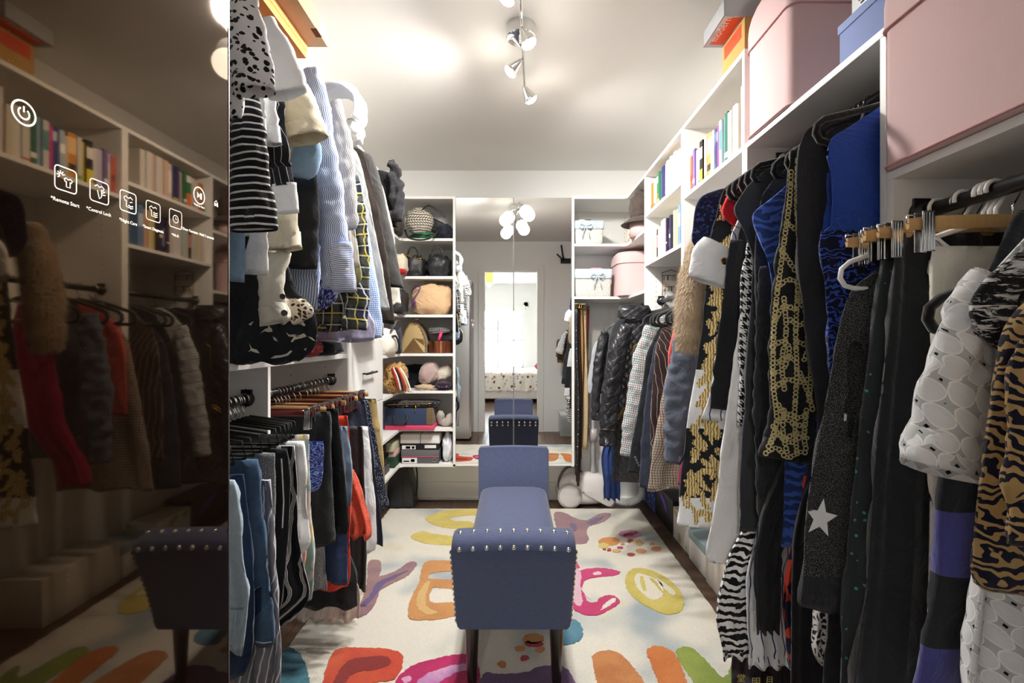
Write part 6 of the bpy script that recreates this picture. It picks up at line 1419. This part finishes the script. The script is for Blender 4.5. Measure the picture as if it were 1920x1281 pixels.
# ------------------------------------------------------------------ right corner shelves
def wicker(nt, u, v): return nt.mix(nt.noise(W(nt, u, v), 60.0), '#e9e3d6', '#f8f5ee')
wick = fab('white wicker', wicker, bumpfn=lambda nt, u, v: nt.m_('MULTIPLY', nt.m_('SINE', nt.m_('MULTIPLY', u, 420.0)), nt.m_('SINE', nt.m_('MULTIPLY', v, 520.0))), wb=.9, wk=0.0)
def dia(nt, u, v):
    a = nt.m_('ABSOLUTE', nt.m_('SUBTRACT', nt.m_('FRACT', nt.m_('DIVIDE', u, .06)), .5)); b = nt.m_('ABSOLUTE', nt.m_('SUBTRACT', nt.m_('FRACT', nt.m_('DIVIDE', v, .06)), .5))
    return nt.mix(nt.band(nt.m_('ADD', a, b), .2, .35), '#e6eef2', '#8fb4cc')
diam = fab('blue diamond lining', dia, wk=.2)
def basket(label, x0, x1, y0, y1, z0, h, bowx):
    u = empty('woven_basket', ((x0 + x1) / 2, (y0 + y1) / 2, z0), label, 'basket'); t = .012
    build(MB().loft([rrect_ring(x0 + t - .008 * k / 6, x1 - t + .008 * k / 6, y0 + t, y1 - t, z0 + .0008 + h * k / 6, .02, 3) for k in range(7)], True, False), 'wicker_body', wick, u)
    ov = h * .32
    rings = [rrect_ring(x0 + .004, x1 - .004, y0 + .004, y1 - .004, z0 + h - ov + .004 * (k % 2), .024, 6) for k in range(1)] + [rrect_ring(x0 - .002, x1 + .002, y0 - .002, y1 + .002, z0 + h - ov * .5, .024, 6), rrect_ring(x0 + .002, x1 - .002, y0 + .002, y1 - .002, z0 + h + .006, .024, 6), rrect_ring(x0 + .02, x1 - .02, y0 + .02, y1 - .02, z0 + h - .01, .02, 6), rrect_ring(x0 + .03, x1 - .03, y0 + .03, y1 - .03, z0 + h - .05, .02, 6)]
    ln = build(MB().loft(rings, False, True), 'lining', diam, u)
    zb = z0 + h - ov * .75; yb = y0 - .008; m = MB()
    for s_ in (-1, 1):
        m.tube([V(bowx, yb, zb), V(bowx + s_ * .035, yb - .01, zb + .02), V(bowx + s_ * .05, yb - .004, zb), V(bowx + s_ * .03, yb - .008, zb - .014), V(bowx, yb, zb)], .007, 6, sx=.4)
        m.tube([V(bowx, yb, zb), V(bowx + s_ * .018, yb - .004, zb - .04), V(bowx + s_ * .028, yb, zb - .085)], .008, 6, sx=.35)
    build(m, 'bow', diam, ln); return u
X_ = lambda px, d=3.53: (px - CX) * d / F
basket('smaller white wicker basket with blue diamond lining on the upper corner shelf', X_(1077), X_(1134), 3.53, 3.74, ZR[0], .17, X_(1098))
basket('wider white wicker basket with blue diamond lining on the lower corner shelf', X_(1077), X_(1149), 3.53, 3.78, ZR[1], .20, X_(1120))
for px, cc, lab in ((1094, '#e9e6e0', 'white bow clip'), (1107, '#5a4636', 'brown knitted bobble')): build(blob((X_(px), 3.62, ZR[0] + .172 + .014), (.028, .02, .018), .9, .15, 6, px), 'hair_accessory', plain(cc, .8), None, label=f'{lab} on the smaller basket', cat='hair clip')
build(blob((X_(1122), 3.62, ZR[1] + .203 + .01), (.05, .02, .013), .9, .3, 6, 4), 'pink_headband', solid('#d9a0b8'), None, label='pink and yellow ribbon band on the wider basket', cat='headband')
trunk('pink_hat_box', 'blush pink hat box on the lower corner shelf', X_(1156), 1.10, 3.44, 3.80, ZR[1] + .0008, ZR[1] + .25, ZR[1] + .335, r=.10)
b = empty('floral_hat_box', (.95, 3.6, ZR[0]), 'round floral paper hat box on the upper corner shelf', 'box')
flo = fab('faded floral paper', lambda nt, u, v: nt.mix(nt.step(nt.voro(W(nt, u, v), 28.0), .28, .05), nt.mix(nt.noise(W(nt, u, v), 40.0), '#b88a7a', '#9aa070'), '#e9e0cc'), wk=.03)
build(MB().lathe([(.118, ZR[0] + .0008), (.12, ZR[0] + .002), (.12, ZR[0] + .12)], (.965, 3.58, 0), 32), 'box_body', flo, b, auto=40)
build(MB().lathe([(.124, ZR[0] + .118), (.124, ZR[0] + .165), (.12, ZR[0] + .17)], (.965, 3.58, 0), 32), 'lid', flo, b, auto=40)
curly = fab('dark curly fleece', lambda nt, u, v: nt.mix(nt.noise(W(nt, u, v), 120.0, 3), '#2c2624', '#6a5c54'), bumpfn=lambda nt, u, v: nt.noise(W(nt, u, v), 90.0, 3), wb=1.0)
h_ = build(blob((.875, 3.305, ZR[0] + .205), (.075, .07, .105), .9, .22, 9, 6), 'fleece_hat', curly, None, label='dark curly fleece hat with brim beside the floral hat box', cat='hat')
build(MB().lathe([(.05, ZR[0] + .125), (.13, ZR[0] + .085), (.135, ZR[0] + .09), (.06, ZR[0] + .14)], (.875, 3.305, 0), 28, cap=False), 'brim', curly, h_)
build(MB().lathe([(.075, ZR[0] + .0008), (.075, ZR[0] + .10), (.05, ZR[0] + .105)], (.875, 3.305, 0), 24), 'hat_stand', plain('#d9b8b4', .7), None, label='round pink base under the fleece hat', cat='stand')
# ------------------------------------------------------------------ left corner shelves: bags
def strap(parent, pts, r, mat, name='strap', flat=.35):
    P = [Vector(p) for p in pts]; out = []
    for i in range(len(P) - 1):
        p0, p1, p2, p3 = P[max(0, i - 1)], P[i], P[i + 1], P[min(len(P) - 1, i + 2)]
        for k in range(5):
            t = k / 5; out.append(.5 * ((2 * p1) + (p2 - p0) * t + (2 * p0 - 5 * p1 + 4 * p2 - p3) * t * t + (3 * p1 - p0 - 3 * p2 + p3) * t ** 3))
    out.append(P[-1]); return build(MB().tube(out, r, 7, sx=1, sy=flat if flat else 1), name, mat, parent)
def sit(name, label, cat, mat, px, i, r, y=3.6, seed=0, nse=.12, e=.6, dz=0.0, **k):
    z = ZL[i] + dz + r[2] * .95 + .0008
    return build(blob(((px - CX) * y / F, y, z), r, e, nse, 5.0, seed, flat=-.95, **k), name, mat, None, label=label, cat=cat)
checkc = plaid('#e6ddcc', [('u', .02, .28, 0, '#1a1512', .95), ('v', .02, .28, 0, '#1a1512', .95)])
dkbag = leather
y = 3.62
# row 0
o = sit('checked_hat', 'cream and black checked bucket hat on the top corner shelf', 'hat', checkc, 787, 0, (.10, .075, .10), 3.60, 3, .15, .85, dz=.045)
o = sit('black_camera_bag', 'black boxy bag leaning on the top corner shelf', 'bag', leather, 816, 0, (.112, .05, .055), 3.75, 5, .05, .35, dz=.09, tilt=-.5); strap(o, [PX(790, 395, 3.55), PX(806, 386, 3.5), PX(835, 408, 3.5)], .006, leather)
o = sit('green_silk_scarf', 'green and black silk scarf crumpled on the top corner shelf', 'scarf', fab('green black silk', lambda nt, u, v: nt.mix(nt.step(nt.noise(W(nt, u, v), 12.0, 2), .52, .02), '#17171b', '#1f8a52'), rough=.4), 795, 0, (.10, .06, .025), 3.57, 8, .3, .8)
o = sit('navy_clutch', 'dark navy clutch heap at the end of the top corner shelf', 'clutch', solid('#1a1e2c', rough=.5), 834, 0, (.06, .075, .06), 3.60, 11, .25, .7)
o = sit('olive_shoulder_bag', 'dark olive shoulder bag with hanging strap on the top corner shelf', 'bag', solid('#33302a', rough=.5), 738, 0, (.075, .10, .09), 3.42, 12, .2, .7)
strap(o, [PX(760, 430, 3.44), PX(765, 445, 3.42), PX(785, 450, 3.42), PX(808, 446, 3.42), PX(822, 430, 3.46), PX(812, 424, 3.5)], .007, plain('#241a14', .4))
# row 1
for px, sd, lab in ((777, 2, 'black slouchy tote with gold chain on the second corner shelf'), (824, 7, 'wide black nylon tote on the second corner shelf')):
    o = sit('black_tote', lab, 'handbag', leather, px, 1, (.09, .11, .085), 3.64, sd, .22, .65)
    c = wloc(o); strap(o, [c + V(-.05, -.06, .12), c + V(-.03, -.065, .2), c + V(.0, -.065, .225), c + V(.03, -.065, .2), c + V(.05, -.06, .12)], .008, leather, 'handle')
    if sd == 2: strap(o, [c + V(-.09, -.09, .10), c + V(-.08, -.1, .15), c + V(-.03, -.1, .155), c + V(.02, -.1, .13), c + V(.07, -.1, .135)], .006, gold, 'chain')
o = sit('beige_pouch', 'small beige pouch with red trim beside the black totes', 'pouch', linen_b, 750, 1, (.05, .07, .075), 3.46, 4, .15)
build(blob(wloc(o) + V(.02, -.03, .02), (.035, .06, .02), .7, .1, 5, 3), 'red_trim', solid('#b3232e'), o)
# row 2
o = sit('beige_dust_bag', 'large peach cotton drawstring bag with purple cord', 'dust bag', solid('#d8b48c', var=.06), 811, 2, (.152, .13, .118), 3.64, 21, .18, .7)
c = wloc(o)
for k in range(2): strap(o, [PX(772, 548, 3.5), PX(778, 538, 3.49), PX(788, 540, 3.5), PX(776, 560, 3.49), PX(772, 572 + 4 * k, 3.5), PX(780, 566, 3.48)], .004, plain('#6a3a7a', .6), 'cord', 0)
o = sit('black_hobo_bag', 'black leather hobo bag left of the drawstring bag', 'handbag', leather, 750, 2, (.05, .10, .09), 3.47, 13, .2)
# row 3
def mono(nt, u, v):
    a = nt.m_('ABSOLUTE', nt.m_('SUBTRACT', nt.m_('FRACT', nt.m_('DIVIDE', nt.m_('ADD', u, v), .03)), .5)); b = nt.m_('ABSOLUTE', nt.m_('SUBTRACT', nt.m_('FRACT', nt.m_('DIVIDE', nt.m_('SUBTRACT', u, v), .03)), .5))
    return nt.mix(nt.m_('GREATER_THAN', nt.m_('MAXIMUM', a, b), .42), '#b39b6c', '#6a5030')
monom = fab('tan lattice canvas', mono, rough=.6, wk=.05)
m = MB(); rings = []; xc = (777 - CX) * 3.58 / F; z0 = ZL[3] + .0045
for yy, s_ in ((3.545, .9), (3.55, 1.0), (3.75, 1.0), (3.755, .9)):
    pr = [(-.088, 0), (.088, 0), (.09, .05), (.082, .11), (.06, .17), (.032, .215), (0, .228), (-.032, .215), (-.06, .17), (-.082, .11), (-.09, .05)]
    rings.append([V(xc + a * s_, yy, z0 + b * (s_ if b > .1 else 1)) for a, b in pr])
o = build(m.loft(rings, True, True), 'lattice_canvas_bag', monom, None, label='tan domed canvas bag with brown lattice on the fourth corner shelf', cat='handbag', auto=50)
bwm = plain('#6a4a2c', .5)
build(MB().tube([r_ + V(0, -.002, 0) for r_ in rings[1]], .004, 6, closed=True), 'edge_piping', bwm, o)
strap(o, [V(xc, 3.56, z0 + .215), V(xc + .01, 3.52, z0 + .238), V(xc + .045, 3.5, z0 + .245)], .006, bwm, 'zip_tab')
o = sit('navy_backpack', 'navy bag with black strap behind the white bag', 'bag', solid('#1b2440', rough=.5), 740, 3, (.05, .07, .10), 3.44, 3, .15)
o = build(blob((-.86, 3.22, ZL[3] + .0008 + .085), (.075, .13, .09), .65, .1, 5, 3, flat=-.95), 'white_leather_bag', plain('#e8e2d6', .45), None, label='white leather bag with black handles at the shelf front', cat='handbag')
strap(o, [V(-.80, 3.12, ZL[3] + .15), V(-.775, 3.12, ZL[3] + .2), V(-.775, 3.2, ZL[3] + .23), V(-.775, 3.3, ZL[3] + .2), V(-.80, 3.31, ZL[3] + .15)], .008, plain('#55504c', .5), 'handle')
strap(o, [V(-.80, 3.14, ZL[3] + .12), V(-.772, 3.16, ZL[3] + .12), V(-.765, 3.22, ZL[3] + .05), V(-.775, 3.28, ZL[3] + .01)], .008, plain('#1a1818', .5), 'strap')
b = empty('copper_canister', (X_(824), 3.62, ZL[3]), 'short copper canister on the fourth corner shelf', 'canister')
cu_m = plain('#a8684a', .22, .9)
build(MB().lathe([(.092, ZL[3] + .0008), (.094, ZL[3] + .003), (.094, ZL[3] + .078)], (X_(824), 3.62, 0), 36), 'body', cu_m, b, auto=40)
build(MB().lathe([(.096, ZL[3] + .0785), (.096, ZL[3] + .09), (.09, ZL[3] + .094)], (X_(824), 3.62, 0), 36), 'lid', cu_m, b, auto=40)
grid_m = plaid('#17191c', [('u', .018, .12, 0, '#e8e8e4', 1), ('v', .018, .12, 0, '#e8e8e4', 1)])
sit('grid_scarf', 'black scarf with white grid on the copper canister', 'scarf', grid_m, 824, 3, (.088, .08, .032), 3.66, 14, .2, .8, dz=.135)
build(MB().box(X_(831), X_(848), 3.55, 3.66, ZL[3] + .0948, ZL[3] + .125, .004), 'black_case', plain('#202226', .3), None, label='small black case on the copper canister', cat='case')
build(MB().tube([V(X_(822), 3.54, ZL[3] + .096), V(X_(827), 3.56, ZL[3] + .16)], .012, 10), 'pink_lotion_tube', plain('#d83a72', .35), None, label='hot pink tube beside the black case', cat='tube')
# row 4
o = sit('leopard_scarf', 'leopard scarf with red and white fringe at the shelf front', 'scarf', leopard, 742, 4, (.075, .13, .11), 3.40, 31, .25, .8)
for k, cc in enumerate(('#b3202a', '#e8e0d4', '#1a1a1c', '#b3202a', '#c9a06a', '#e8e0d4')): strap(o, [PX(735 + k * 3, 690, 3.28), PX(742 + k * 4, 710, 3.25), PX(746 + k * 5, 731 + k, 3.26)], .006, solid(cc), 'fringe', 0)
sit('black_jumper', 'black folded jumper behind the dusky pink hat', 'jumper', solid('#1f2229'), 778, 4, (.12, .08, .09), 3.78, 15, .2, .7)
sit('dusky_pink_hat', 'dusky pink plush hat on the fifth corner shelf', 'hat', solid('#b9a09c', sheen=.5), 804, 4, (.072, .06, .082), 3.60, 17, .18, .85, dz=.045, tilt=.3)
sit('cream_knit_hat', 'cream cable knit hat beside the dusky pink one', 'hat', fab('cream cable', lambda nt, u, v: nt.mix(nt.band(u, .012, .4), '#e9e2d2', '#cfc6b2'), wb=.7), 832, 4, (.062, .065, .06), 3.66, 19, .12, .85, dz=.06, tilt=.3)
sit('tan_fur_collar', 'tan fur collar in front of the plush hat', 'collar', furm, 797, 4, (.07, .035, .022), 3.55, 23, .3, .9)
sit('floral_navy_scarf', 'navy scarf with pink flowers on the fifth corner shelf', 'scarf', fab('navy floral', dots_fn('#20222e', '#c46a92', 60.0, .26)), 832, 4, (.058, .06, .035), 3.56, 27, .2, .8)
# row 5
b = empty('blue_vanity_case', (X_(768), 3.5, ZL[5]), 'navy linen vanity case with leather handle', 'case')
vx0, vx1 = X_(726), X_(814)
build(MB().box(vx0, vx1, 3.46, 3.68, ZL[5] + .034, ZL[5] + .155, .008), 'case_body', fab('navy canvas', lambda nt, u, v: nt.mix(nt.noise(W(nt, u, v), 300.0), '#2c3750', '#3f4c6a'), wk=.05), b, auto=50)
build(MB().box(vx1 - .045, vx1 + .002, 3.457, 3.683, ZL[5] + .034, ZL[5] + .156, .004), 'woven_trim', fab('brown weave', lambda nt, u, v: nt.mix(nt.band(v, .006, .5), '#4a3a2c', '#8a7458')), b, auto=50)
strap(b, [V(vx0 + .07, 3.455, ZL[5] + .11), V(vx0 + .07, 3.44, ZL[5] + .075), V(vx0 + .085, 3.435, ZL[5] + .06), V(vx0 + .15, 3.435, ZL[5] + .06), V(vx0 + .165, 3.44, ZL[5] + .075), V(vx0 + .165, 3.455, ZL[5] + .11)], .006, plain('#3a342e', .5), 'handle', 0)
b = build(blob(((vx0 + vx1) / 2 + .01, 3.56, ZL[5] + .156 + .022), (.20, .1, .022), .4, .05, 5, 2, flat=-.98), 'polka_dot_pouch', fab('navy polka dots', dots_fn('#141824', '#e8e4da', 95.0, .2)), None, label='navy polka dot pouch with gold zip on the vanity case', cat='pouch')
strap(b, [V(vx0 + .02, 3.462, ZL[5] + .182), V(vx0 + .15, 3.458, ZL[5] + .186), V(vx0 + .34, 3.462, ZL[5] + .19)], .0035, gold, 'zip', 0)
build(MB().tube([V(vx0 + .225, 3.455, ZL[5] + .18), V(vx0 + .225, 3.45, ZL[5] + .135)], .004, 6), 'zip_pull', gold, b)
build(MB().box(vx0, vx1 + .01, 3.455, 3.68, ZL[5] + .0008, ZL[5] + .033, .008), 'pink_laptop_sleeve', plain('#d8446c', .5), None, label='bright pink flat sleeve under the vanity case', cat='sleeve', auto=50)
m = MB(); cx_, cz_ = -.513, ZL[5] + .051
pts = [V(cx_ + .036 * math.cos(a), 3.6 + .01 * math.sin(a * 2), cz_ + .018 + .037 * math.sin(a)) for a in [math.radians(q_) for q_ in range(110, 412, 18)]]
m.tube(pts, [.018] + [.031] * (len(pts) - 2) + [.019], 12, ref=(0, 1, 0))
build(m, 'neck_pillow', solid('#b5aba4', sheen=.5), None, label='curved taupe neck pillow beside the vanity case', cat='pillow')
# row 6
z6 = ZL[6] + .0008; bx0, bx1 = X_(752), X_(823)
def lbox(name, label, x0, x1, y0, y1, z0, z1, mat, lidh=.02, lidm=None, extra=None):
    o = empty(name, ((x0 + x1) / 2, (y0 + y1) / 2, z0), label, 'box')
    build(MB().box(x0 + .002, x1 - .002, y0 + .002, y1 - .002, z0, z1 - .001, .002), 'box_body', mat, o, auto=40)
    if lidh: build(MB().box(x0, x1, y0, y1, z1 - lidh, z1, .002), 'lid', lidm or mat, o, auto=40)
    for nm, a, b_, c_, d_, mm in extra or []: build(MB().box(x0 + (x1 - x0) * a, x0 + (x1 - x0) * b_, y0 - .0012, y0 + .002, z0 + (z1 - z0) * c_, z0 + (z1 - z0) * d_, 0), nm, mm, o, False)
    return o
lblw = plain('#e9e9e6', .6); lblk = plain('#2a2a2c', .6)
o = lbox('grey_shoe_box', 'grey shoe box with pink stripe and metal ring on the bottom corner shelf', bx0, bx1, 3.53, 3.80, z6, z6 + .098, plain('#5d5c60', .6), .048, plain('#6a686c', .6), [('pink_stripe', 0, 1, .49, .54, plain('#d8547c', .5)), ('paper_label', .03, .42, .04, .42, lblw), ('label_print', .06, .22, .12, .22, lblk), ('label_print', .26, .36, .12, .34, lblk)])
build(MB().tube([V(X_(814) + .012 * math.cos(a), 3.528, z6 + .026 + .012 * math.sin(a)) for a in [q_ * math.pi / 8 for q_ in range(16)]], .003, 6, closed=True), 'metal_ring', chrome, o)
lbox('black_shoe_box', 'black shoe box with two white labels above the grey one', bx0, bx1, 3.535, 3.80, z6 + .0985, z6 + .145, plain('#1d1d20', .5), .0, None, [('paper_label', .02, .38, .12, .72, lblw), ('label_print', .12, .24, .2, .6, lblk), ('label_print', .28, .35, .2, .6, lblk), ('paper_label', .62, .92, .3, .78, lblw)])
for k, (a, b_) in enumerate(((bx0 - .01, (bx0 + bx1) / 2 - .001), ((bx0 + bx1) / 2 + .001, bx1 + .004))): lbox('white_gift_box', 'plain white square box on the black shoe box', a, b_, 3.54, 3.76, z6 + .1455, z6 + .21, plain('#f0eeea', .5), .0)['group'] = 'white square boxes'
lbox('green_box', 'dark green box in the bottom shelf corner', X_(733), bx0 - .014, 3.40, 3.75, z6, z6 + .075, plain('#20402c', .6), .02)
lbox('rose_box', 'dusty rose box on the dark green box', X_(735), bx0 - .016, 3.42, 3.72, z6 + .0755, z6 + .115, plain('#d8b2ae', .6), .0)
lbox('olive_folder_box', 'pale olive box on the dusty rose box', X_(732), bx0 - .018, 3.40, 3.72, z6 + .1155, z6 + .17, plain('#b9b89e', .7), .0)
lbox('charcoal_book_box', 'charcoal box at the front of the bottom shelf leg', -1.1, -.86, 3.12, 3.34, z6, z6 + .05, plain('#4a4a48', .6), .015)
lbox('black_slim_box', 'slim black box stacked on the charcoal one', -1.1, -.87, 3.13, 3.33, z6 + .0505, z6 + .085, plain('#222224', .5), .0, None)
sit('white_plastic_bag', 'crumpled white plastic bag at the end of the bottom shelf', 'plastic bag', plain('#e6e8ec', .25, spec=.5), 840, 6, (.038, .09, .105), 3.63, 33, .25, .8)
# bag on the floor
b = empty('black_handbag', (-.86, 3.75, 0), 'tall black leather handbag standing on the floor below the shelves', 'handbag')
m = MB(); rings = []
for yy, s_ in ((3.672, .96), (3.68, 1.0), (3.83, 1.0), (3.84, .96)): rings.append([V(-.865 + a * s_, yy, .001 + b_ * s_) for a, b_ in ((-.11, 0), (.105, 0), (.09, .17), (.055, .30), (-.07, .31), (-.1, .17))])
build(m.loft(rings, True, True), 'bag_body', leather, b, auto=40)
strap(b, [V(-.80, 3.75, .29), V(-.77, 3.75, .32), V(-.755, 3.75, .26), V(-.755, 3.75, .13), V(-.768, 3.75, .06)], .007, leather, 'strap')
build(MB().box(-.845, -.840, 3.668, 3.674, .01, .29), 'seam_trim', plain('#2a2624', .4), b, False)
# ------------------------------------------------------------------ belts
bm_ = plain('#8a8a86', .25, .9)
RK = empty('belt_rack', (.445, 3.66, 1.55), 'small metal belt rack on the mirror cabinet side', 'rack')
build(MB().box(.4442, .450, 3.52, 3.80, 1.545, 1.575, .002), 'rack_plate', bm_, RK, auto=40)
for k in range(7): build(MB().tube([V(.449, 3.535 + k * .04, 1.56), V(.53, 3.535 + k * .04, 1.555), V(.545, 3.535 + k * .04, 1.57)], .003, 6), 'rack_hook', bm_, RK)
belts = [('studded_belt', 'black studded belt against the mirror edge', leather, 1077, .30, .012, 3.535), ('dark_brown_belt', 'dark brown leather belt', plain('#4a3426', .5), 1085, .24, .015, 3.575), ('tan_belt', 'camel tan leather belt', plain('#a87a4c', .5), 1089, .40, .013, 3.615), ('canvas_belt', 'wide beige canvas belt', fab('beige webbing', lambda nt, u, v: nt.mix(nt.band(v, .004, .5), '#c4ab84', '#d6c09c')), 1096, .46, .022, 3.655), ('red_belt', 'thin red belt', plain('#a3242c', .45), 1100, .55, .009, 3.695), ('olive_chain_belt', 'olive black woven belt', plain('#3d3a2a', .5), 1082, .20, .010, 3.595)]
for nm, lab, mm, px, zb, hw_, yy in belts:
    x = max(.468, (px - CX) * yy / F); o = empty(nm, (x, yy, zb), lab + ' hanging from the belt rack', 'belt'); R = random.Random(px)
    ph = R.random() * 6
    for s_ in (0, 1):
        pts = [V(x + .006 * s_ + .008 * math.sin(z_ * 5 + ph), yy - .006 + s_ * .012, z_) for z_ in [1.552 - k * (1.552 - zb - s_ * .08) / 20 for k in range(21)]]
        build(MB().tube(pts, hw_, 6, sx=1.0, sy=.13, ref=(1, 0, 0)), 'strap', mm, o)
    fr = [(-1, 0), (1, 0), (1, 1), (-1, 1)]
    build(MB().tube([V(x + a * (hw_ + .004), yy - .012, 1.53 + b_ * .03) for a, b_ in fr], .0028, 6, closed=True, ref=(0, 1, 0)), 'buckle', gold if px % 2 else bm_, o)
    if nm == 'studded_belt':
        for k in range(26): build(MB().lathe([(.004, 0), (.003, .002), (.0005, .003)], n=8, cap=False).xf(Matrix.Translation(V(x + .008 * math.sin((1.5 - k * .045) * 5 + ph), yy - .0085, 1.5 - k * .045)) @ Matrix.Rotation(math.pi / 2, 4, 'X')), 'stud', chrome, o)
# ------------------------------------------------------------------ earring rack on the bookcase side
ER = empty('earring_rack', (.99, 3.02, 1.45), 'copper wire earring rack hanging on the bookcase side panel', 'rack')
cop = plain('#8a5a3c', .3, .9); m = MB(); yy = 3.018
for z_ in (1.70, 1.63, 1.56, 1.49): m.tube([V(.935, yy, z_), V(1.05, yy, z_)], .0025, 5)
for x_ in (.935, 1.05): m.tube([V(x_, yy, 1.47), V(x_, yy, 1.71)], .0025, 5)
m.tube([V(.93, yy, 1.715), V(.99, yy, 1.735), V(1.055, yy, 1.715)], .0025, 5)
build(m, 'wire_frame', cop, ER)
for k in range(14):
    x_ = .945 + (k % 5) * .024; z_ = (1.70, 1.63, 1.56)[k // 5] - .018
    build(MB().tube([V(x_, yy - .003, z_ + .018), V(x_, yy - .004, z_ - .012)], .0035, 6), 'earring', plain(('#c9a04a', '#3a2a24', '#d8d2c8')[k % 3], .3, .7), ER)
# ------------------------------------------------------------------ vacuum cleaner
VC = empty('canister_vacuum', (.5, 3.75, 0), 'white canister vacuum cleaner with big wheels parked under the coats', 'vacuum')
vw = plain('#e6e2df', .3, spec=.5); vg = plain('#b9b4b2', .3, spec=.5); vd = plain('#5b5c60', .4)
wc = V((1068 - CX) * 3.70 / F, 3.68, .095)
build(blob((wc.x + .12, 3.76, .135), (.20, .085, .125), .75, .02, 3, 1, flat=-.9), 'body', vw, VC)
for yy, nm in ((3.682, 0), (3.838, 1)):
    w_ = build(MB().lathe([(.08, yy - .012), (.094, yy - .008), (.094, yy + .014), (.08, yy + .018)], (wc.x, 0, wc.z), 36, axis='Y'), 'wheel', vg, VC, auto=40)
    build(MB().lathe([(.082, yy - .014), (.078, yy - .018), (.001, yy - .020)], (wc.x, 0, wc.z), 36, axis='Y', cap=False), 'wheel_cap', vw, w_)
m = MB(); rings = []
for k in range(9):
    t = k / 8; rings.append([V(wc.x + .12 + .19 * t + .052 * math.cos(a) * (1 - .25 * abs(t - .5)), 3.688 + .02 * math.sin(a), .165 - .1 * t + .052 * math.sin(a)) for a in [q_ * math.pi / 8 for q_ in range(16)]])
build(m.loft(rings, True, True), 'dust_cup', plain('#cfcac8', .12, spec=.7), VC)
strap(VC, [V(wc.x - .07, 3.76, .12), V(wc.x - .075, 3.76, .2), V(wc.x - .02, 3.76, .29), V(wc.x + .06, 3.76, .30), V(wc.x + .1, 3.76, .25)], .011, vd, 'carry_handle', 0)
build(MB().tube([V(.622, 3.76, .18), V(.622, 3.76, .52), V(.62, 3.76, .93)], .022, 14), 'wand', plain('#c2c4c6', .25, .5), VC)
build(MB().tube([V(.622, 3.76, .50), V(.622, 3.76, .60)], .034, 14), 'wand_collar', vg, VC)
build(MB().tube([V(.62, 3.76, .9), V(.61, 3.76, 1.0), V(.622, 3.76, 1.1)], [.03, .045, .035], 14), 'grip', vw, VC)
hp = [V(.70, 3.76, .12), V(.74, 3.74, .09), V(.82, 3.70, .045), V(.92, 3.70, .045), V(.99, 3.72, .09), V(1.0, 3.76, .17), V(.98, 3.8, .32), V(.95, 3.82, .5)]
P = []; 
for i in range(len(hp) - 1):
    p0, p1, p2, p3 = hp[max(0, i - 1)], hp[i], hp[i + 1], hp[min(len(hp) - 1, i + 2)]
    for k in range(22):
        t = k / 22; P.append(.5 * ((2 * p1) + (p2 - p0) * t + (2 * p0 - 5 * p1 + 4 * p2 - p3) * t * t + (3 * p1 - p0 - 3 * p2 + p3) * t ** 3))
build(MB().tube(P, [.021 if k % 2 else .0265 for k in range(len(P))], 12), 'corrugated_hose', plain('#d9d9da', .35), VC, False)
# ------------------------------------------------------------------ boxes on the floor, right
def fbox(name, label, y0, y1, h, mat, lidh=0, lidm=None, x0=1.05): return lbox(name, label, x0, 1.232, y0, y1, .0008, h, mat, lidh, lidm)
o = fbox('blue_game_box', 'blue printed box standing on the floor in the corner', 3.57, 3.84, .21, fab('blue box print', lambda nt, u, v: nt.mix(nt.m_('LESS_THAN', nt.voro(W(nt, u, v), 30.0), .22), '#223a8c', '#b9c6ea'), wk=.0))
o = fbox('black_game_box', 'black box with purple swoosh on the floor by the wall', 3.17, 3.565, .23, plain('#15151a', .4))
build(MB().prism([(0, 0), (.1, .03), (.2, .1), (.16, .11), (.06, .07)], 0, .001).xf(Matrix.Translation(V(1.0492, 3.25, .1)) @ Matrix(((0, 0, 1, 0), (1, 0, 0, 0), (0, 1, 0, 0), (0, 0, 0, 1)))), 'purple_swoosh', plain('#6a3ab8', .5), o, False)
o = fbox('white_flat_box', 'white box with pale green print behind the baroque dress hem', 2.86, 3.165, .20, fab('white and green print', lambda nt, u, v: nt.mix(nt.step(nt.noise(W(nt, u, v), 7.0), .58, .04), '#eceae6', '#b9c87a'), wk=.0))
o = fbox('white_shoe_carton', 'white shoe carton with grey-blue lid on the floor', 2.60, 2.855, .17, plain('#efeeec', .6), .045, plain('#9fb6bf', .6), x0=1.04)
o = fbox('cream_tote_carton', 'cream paper carrier folded on the floor under the zebra skirt', 2.15, 2.58, .22, plain('#e2ddd4', .7), 0, None, x0=1.03)
lbox('clear_storage_bin', 'clear plastic storage bin on the floor beside the door', .62, .96, .36, .62, .0008, .30, plain('#c9cccc', .15, spec=.6, alpha=.45), .03, plain('#dcdede', .3))
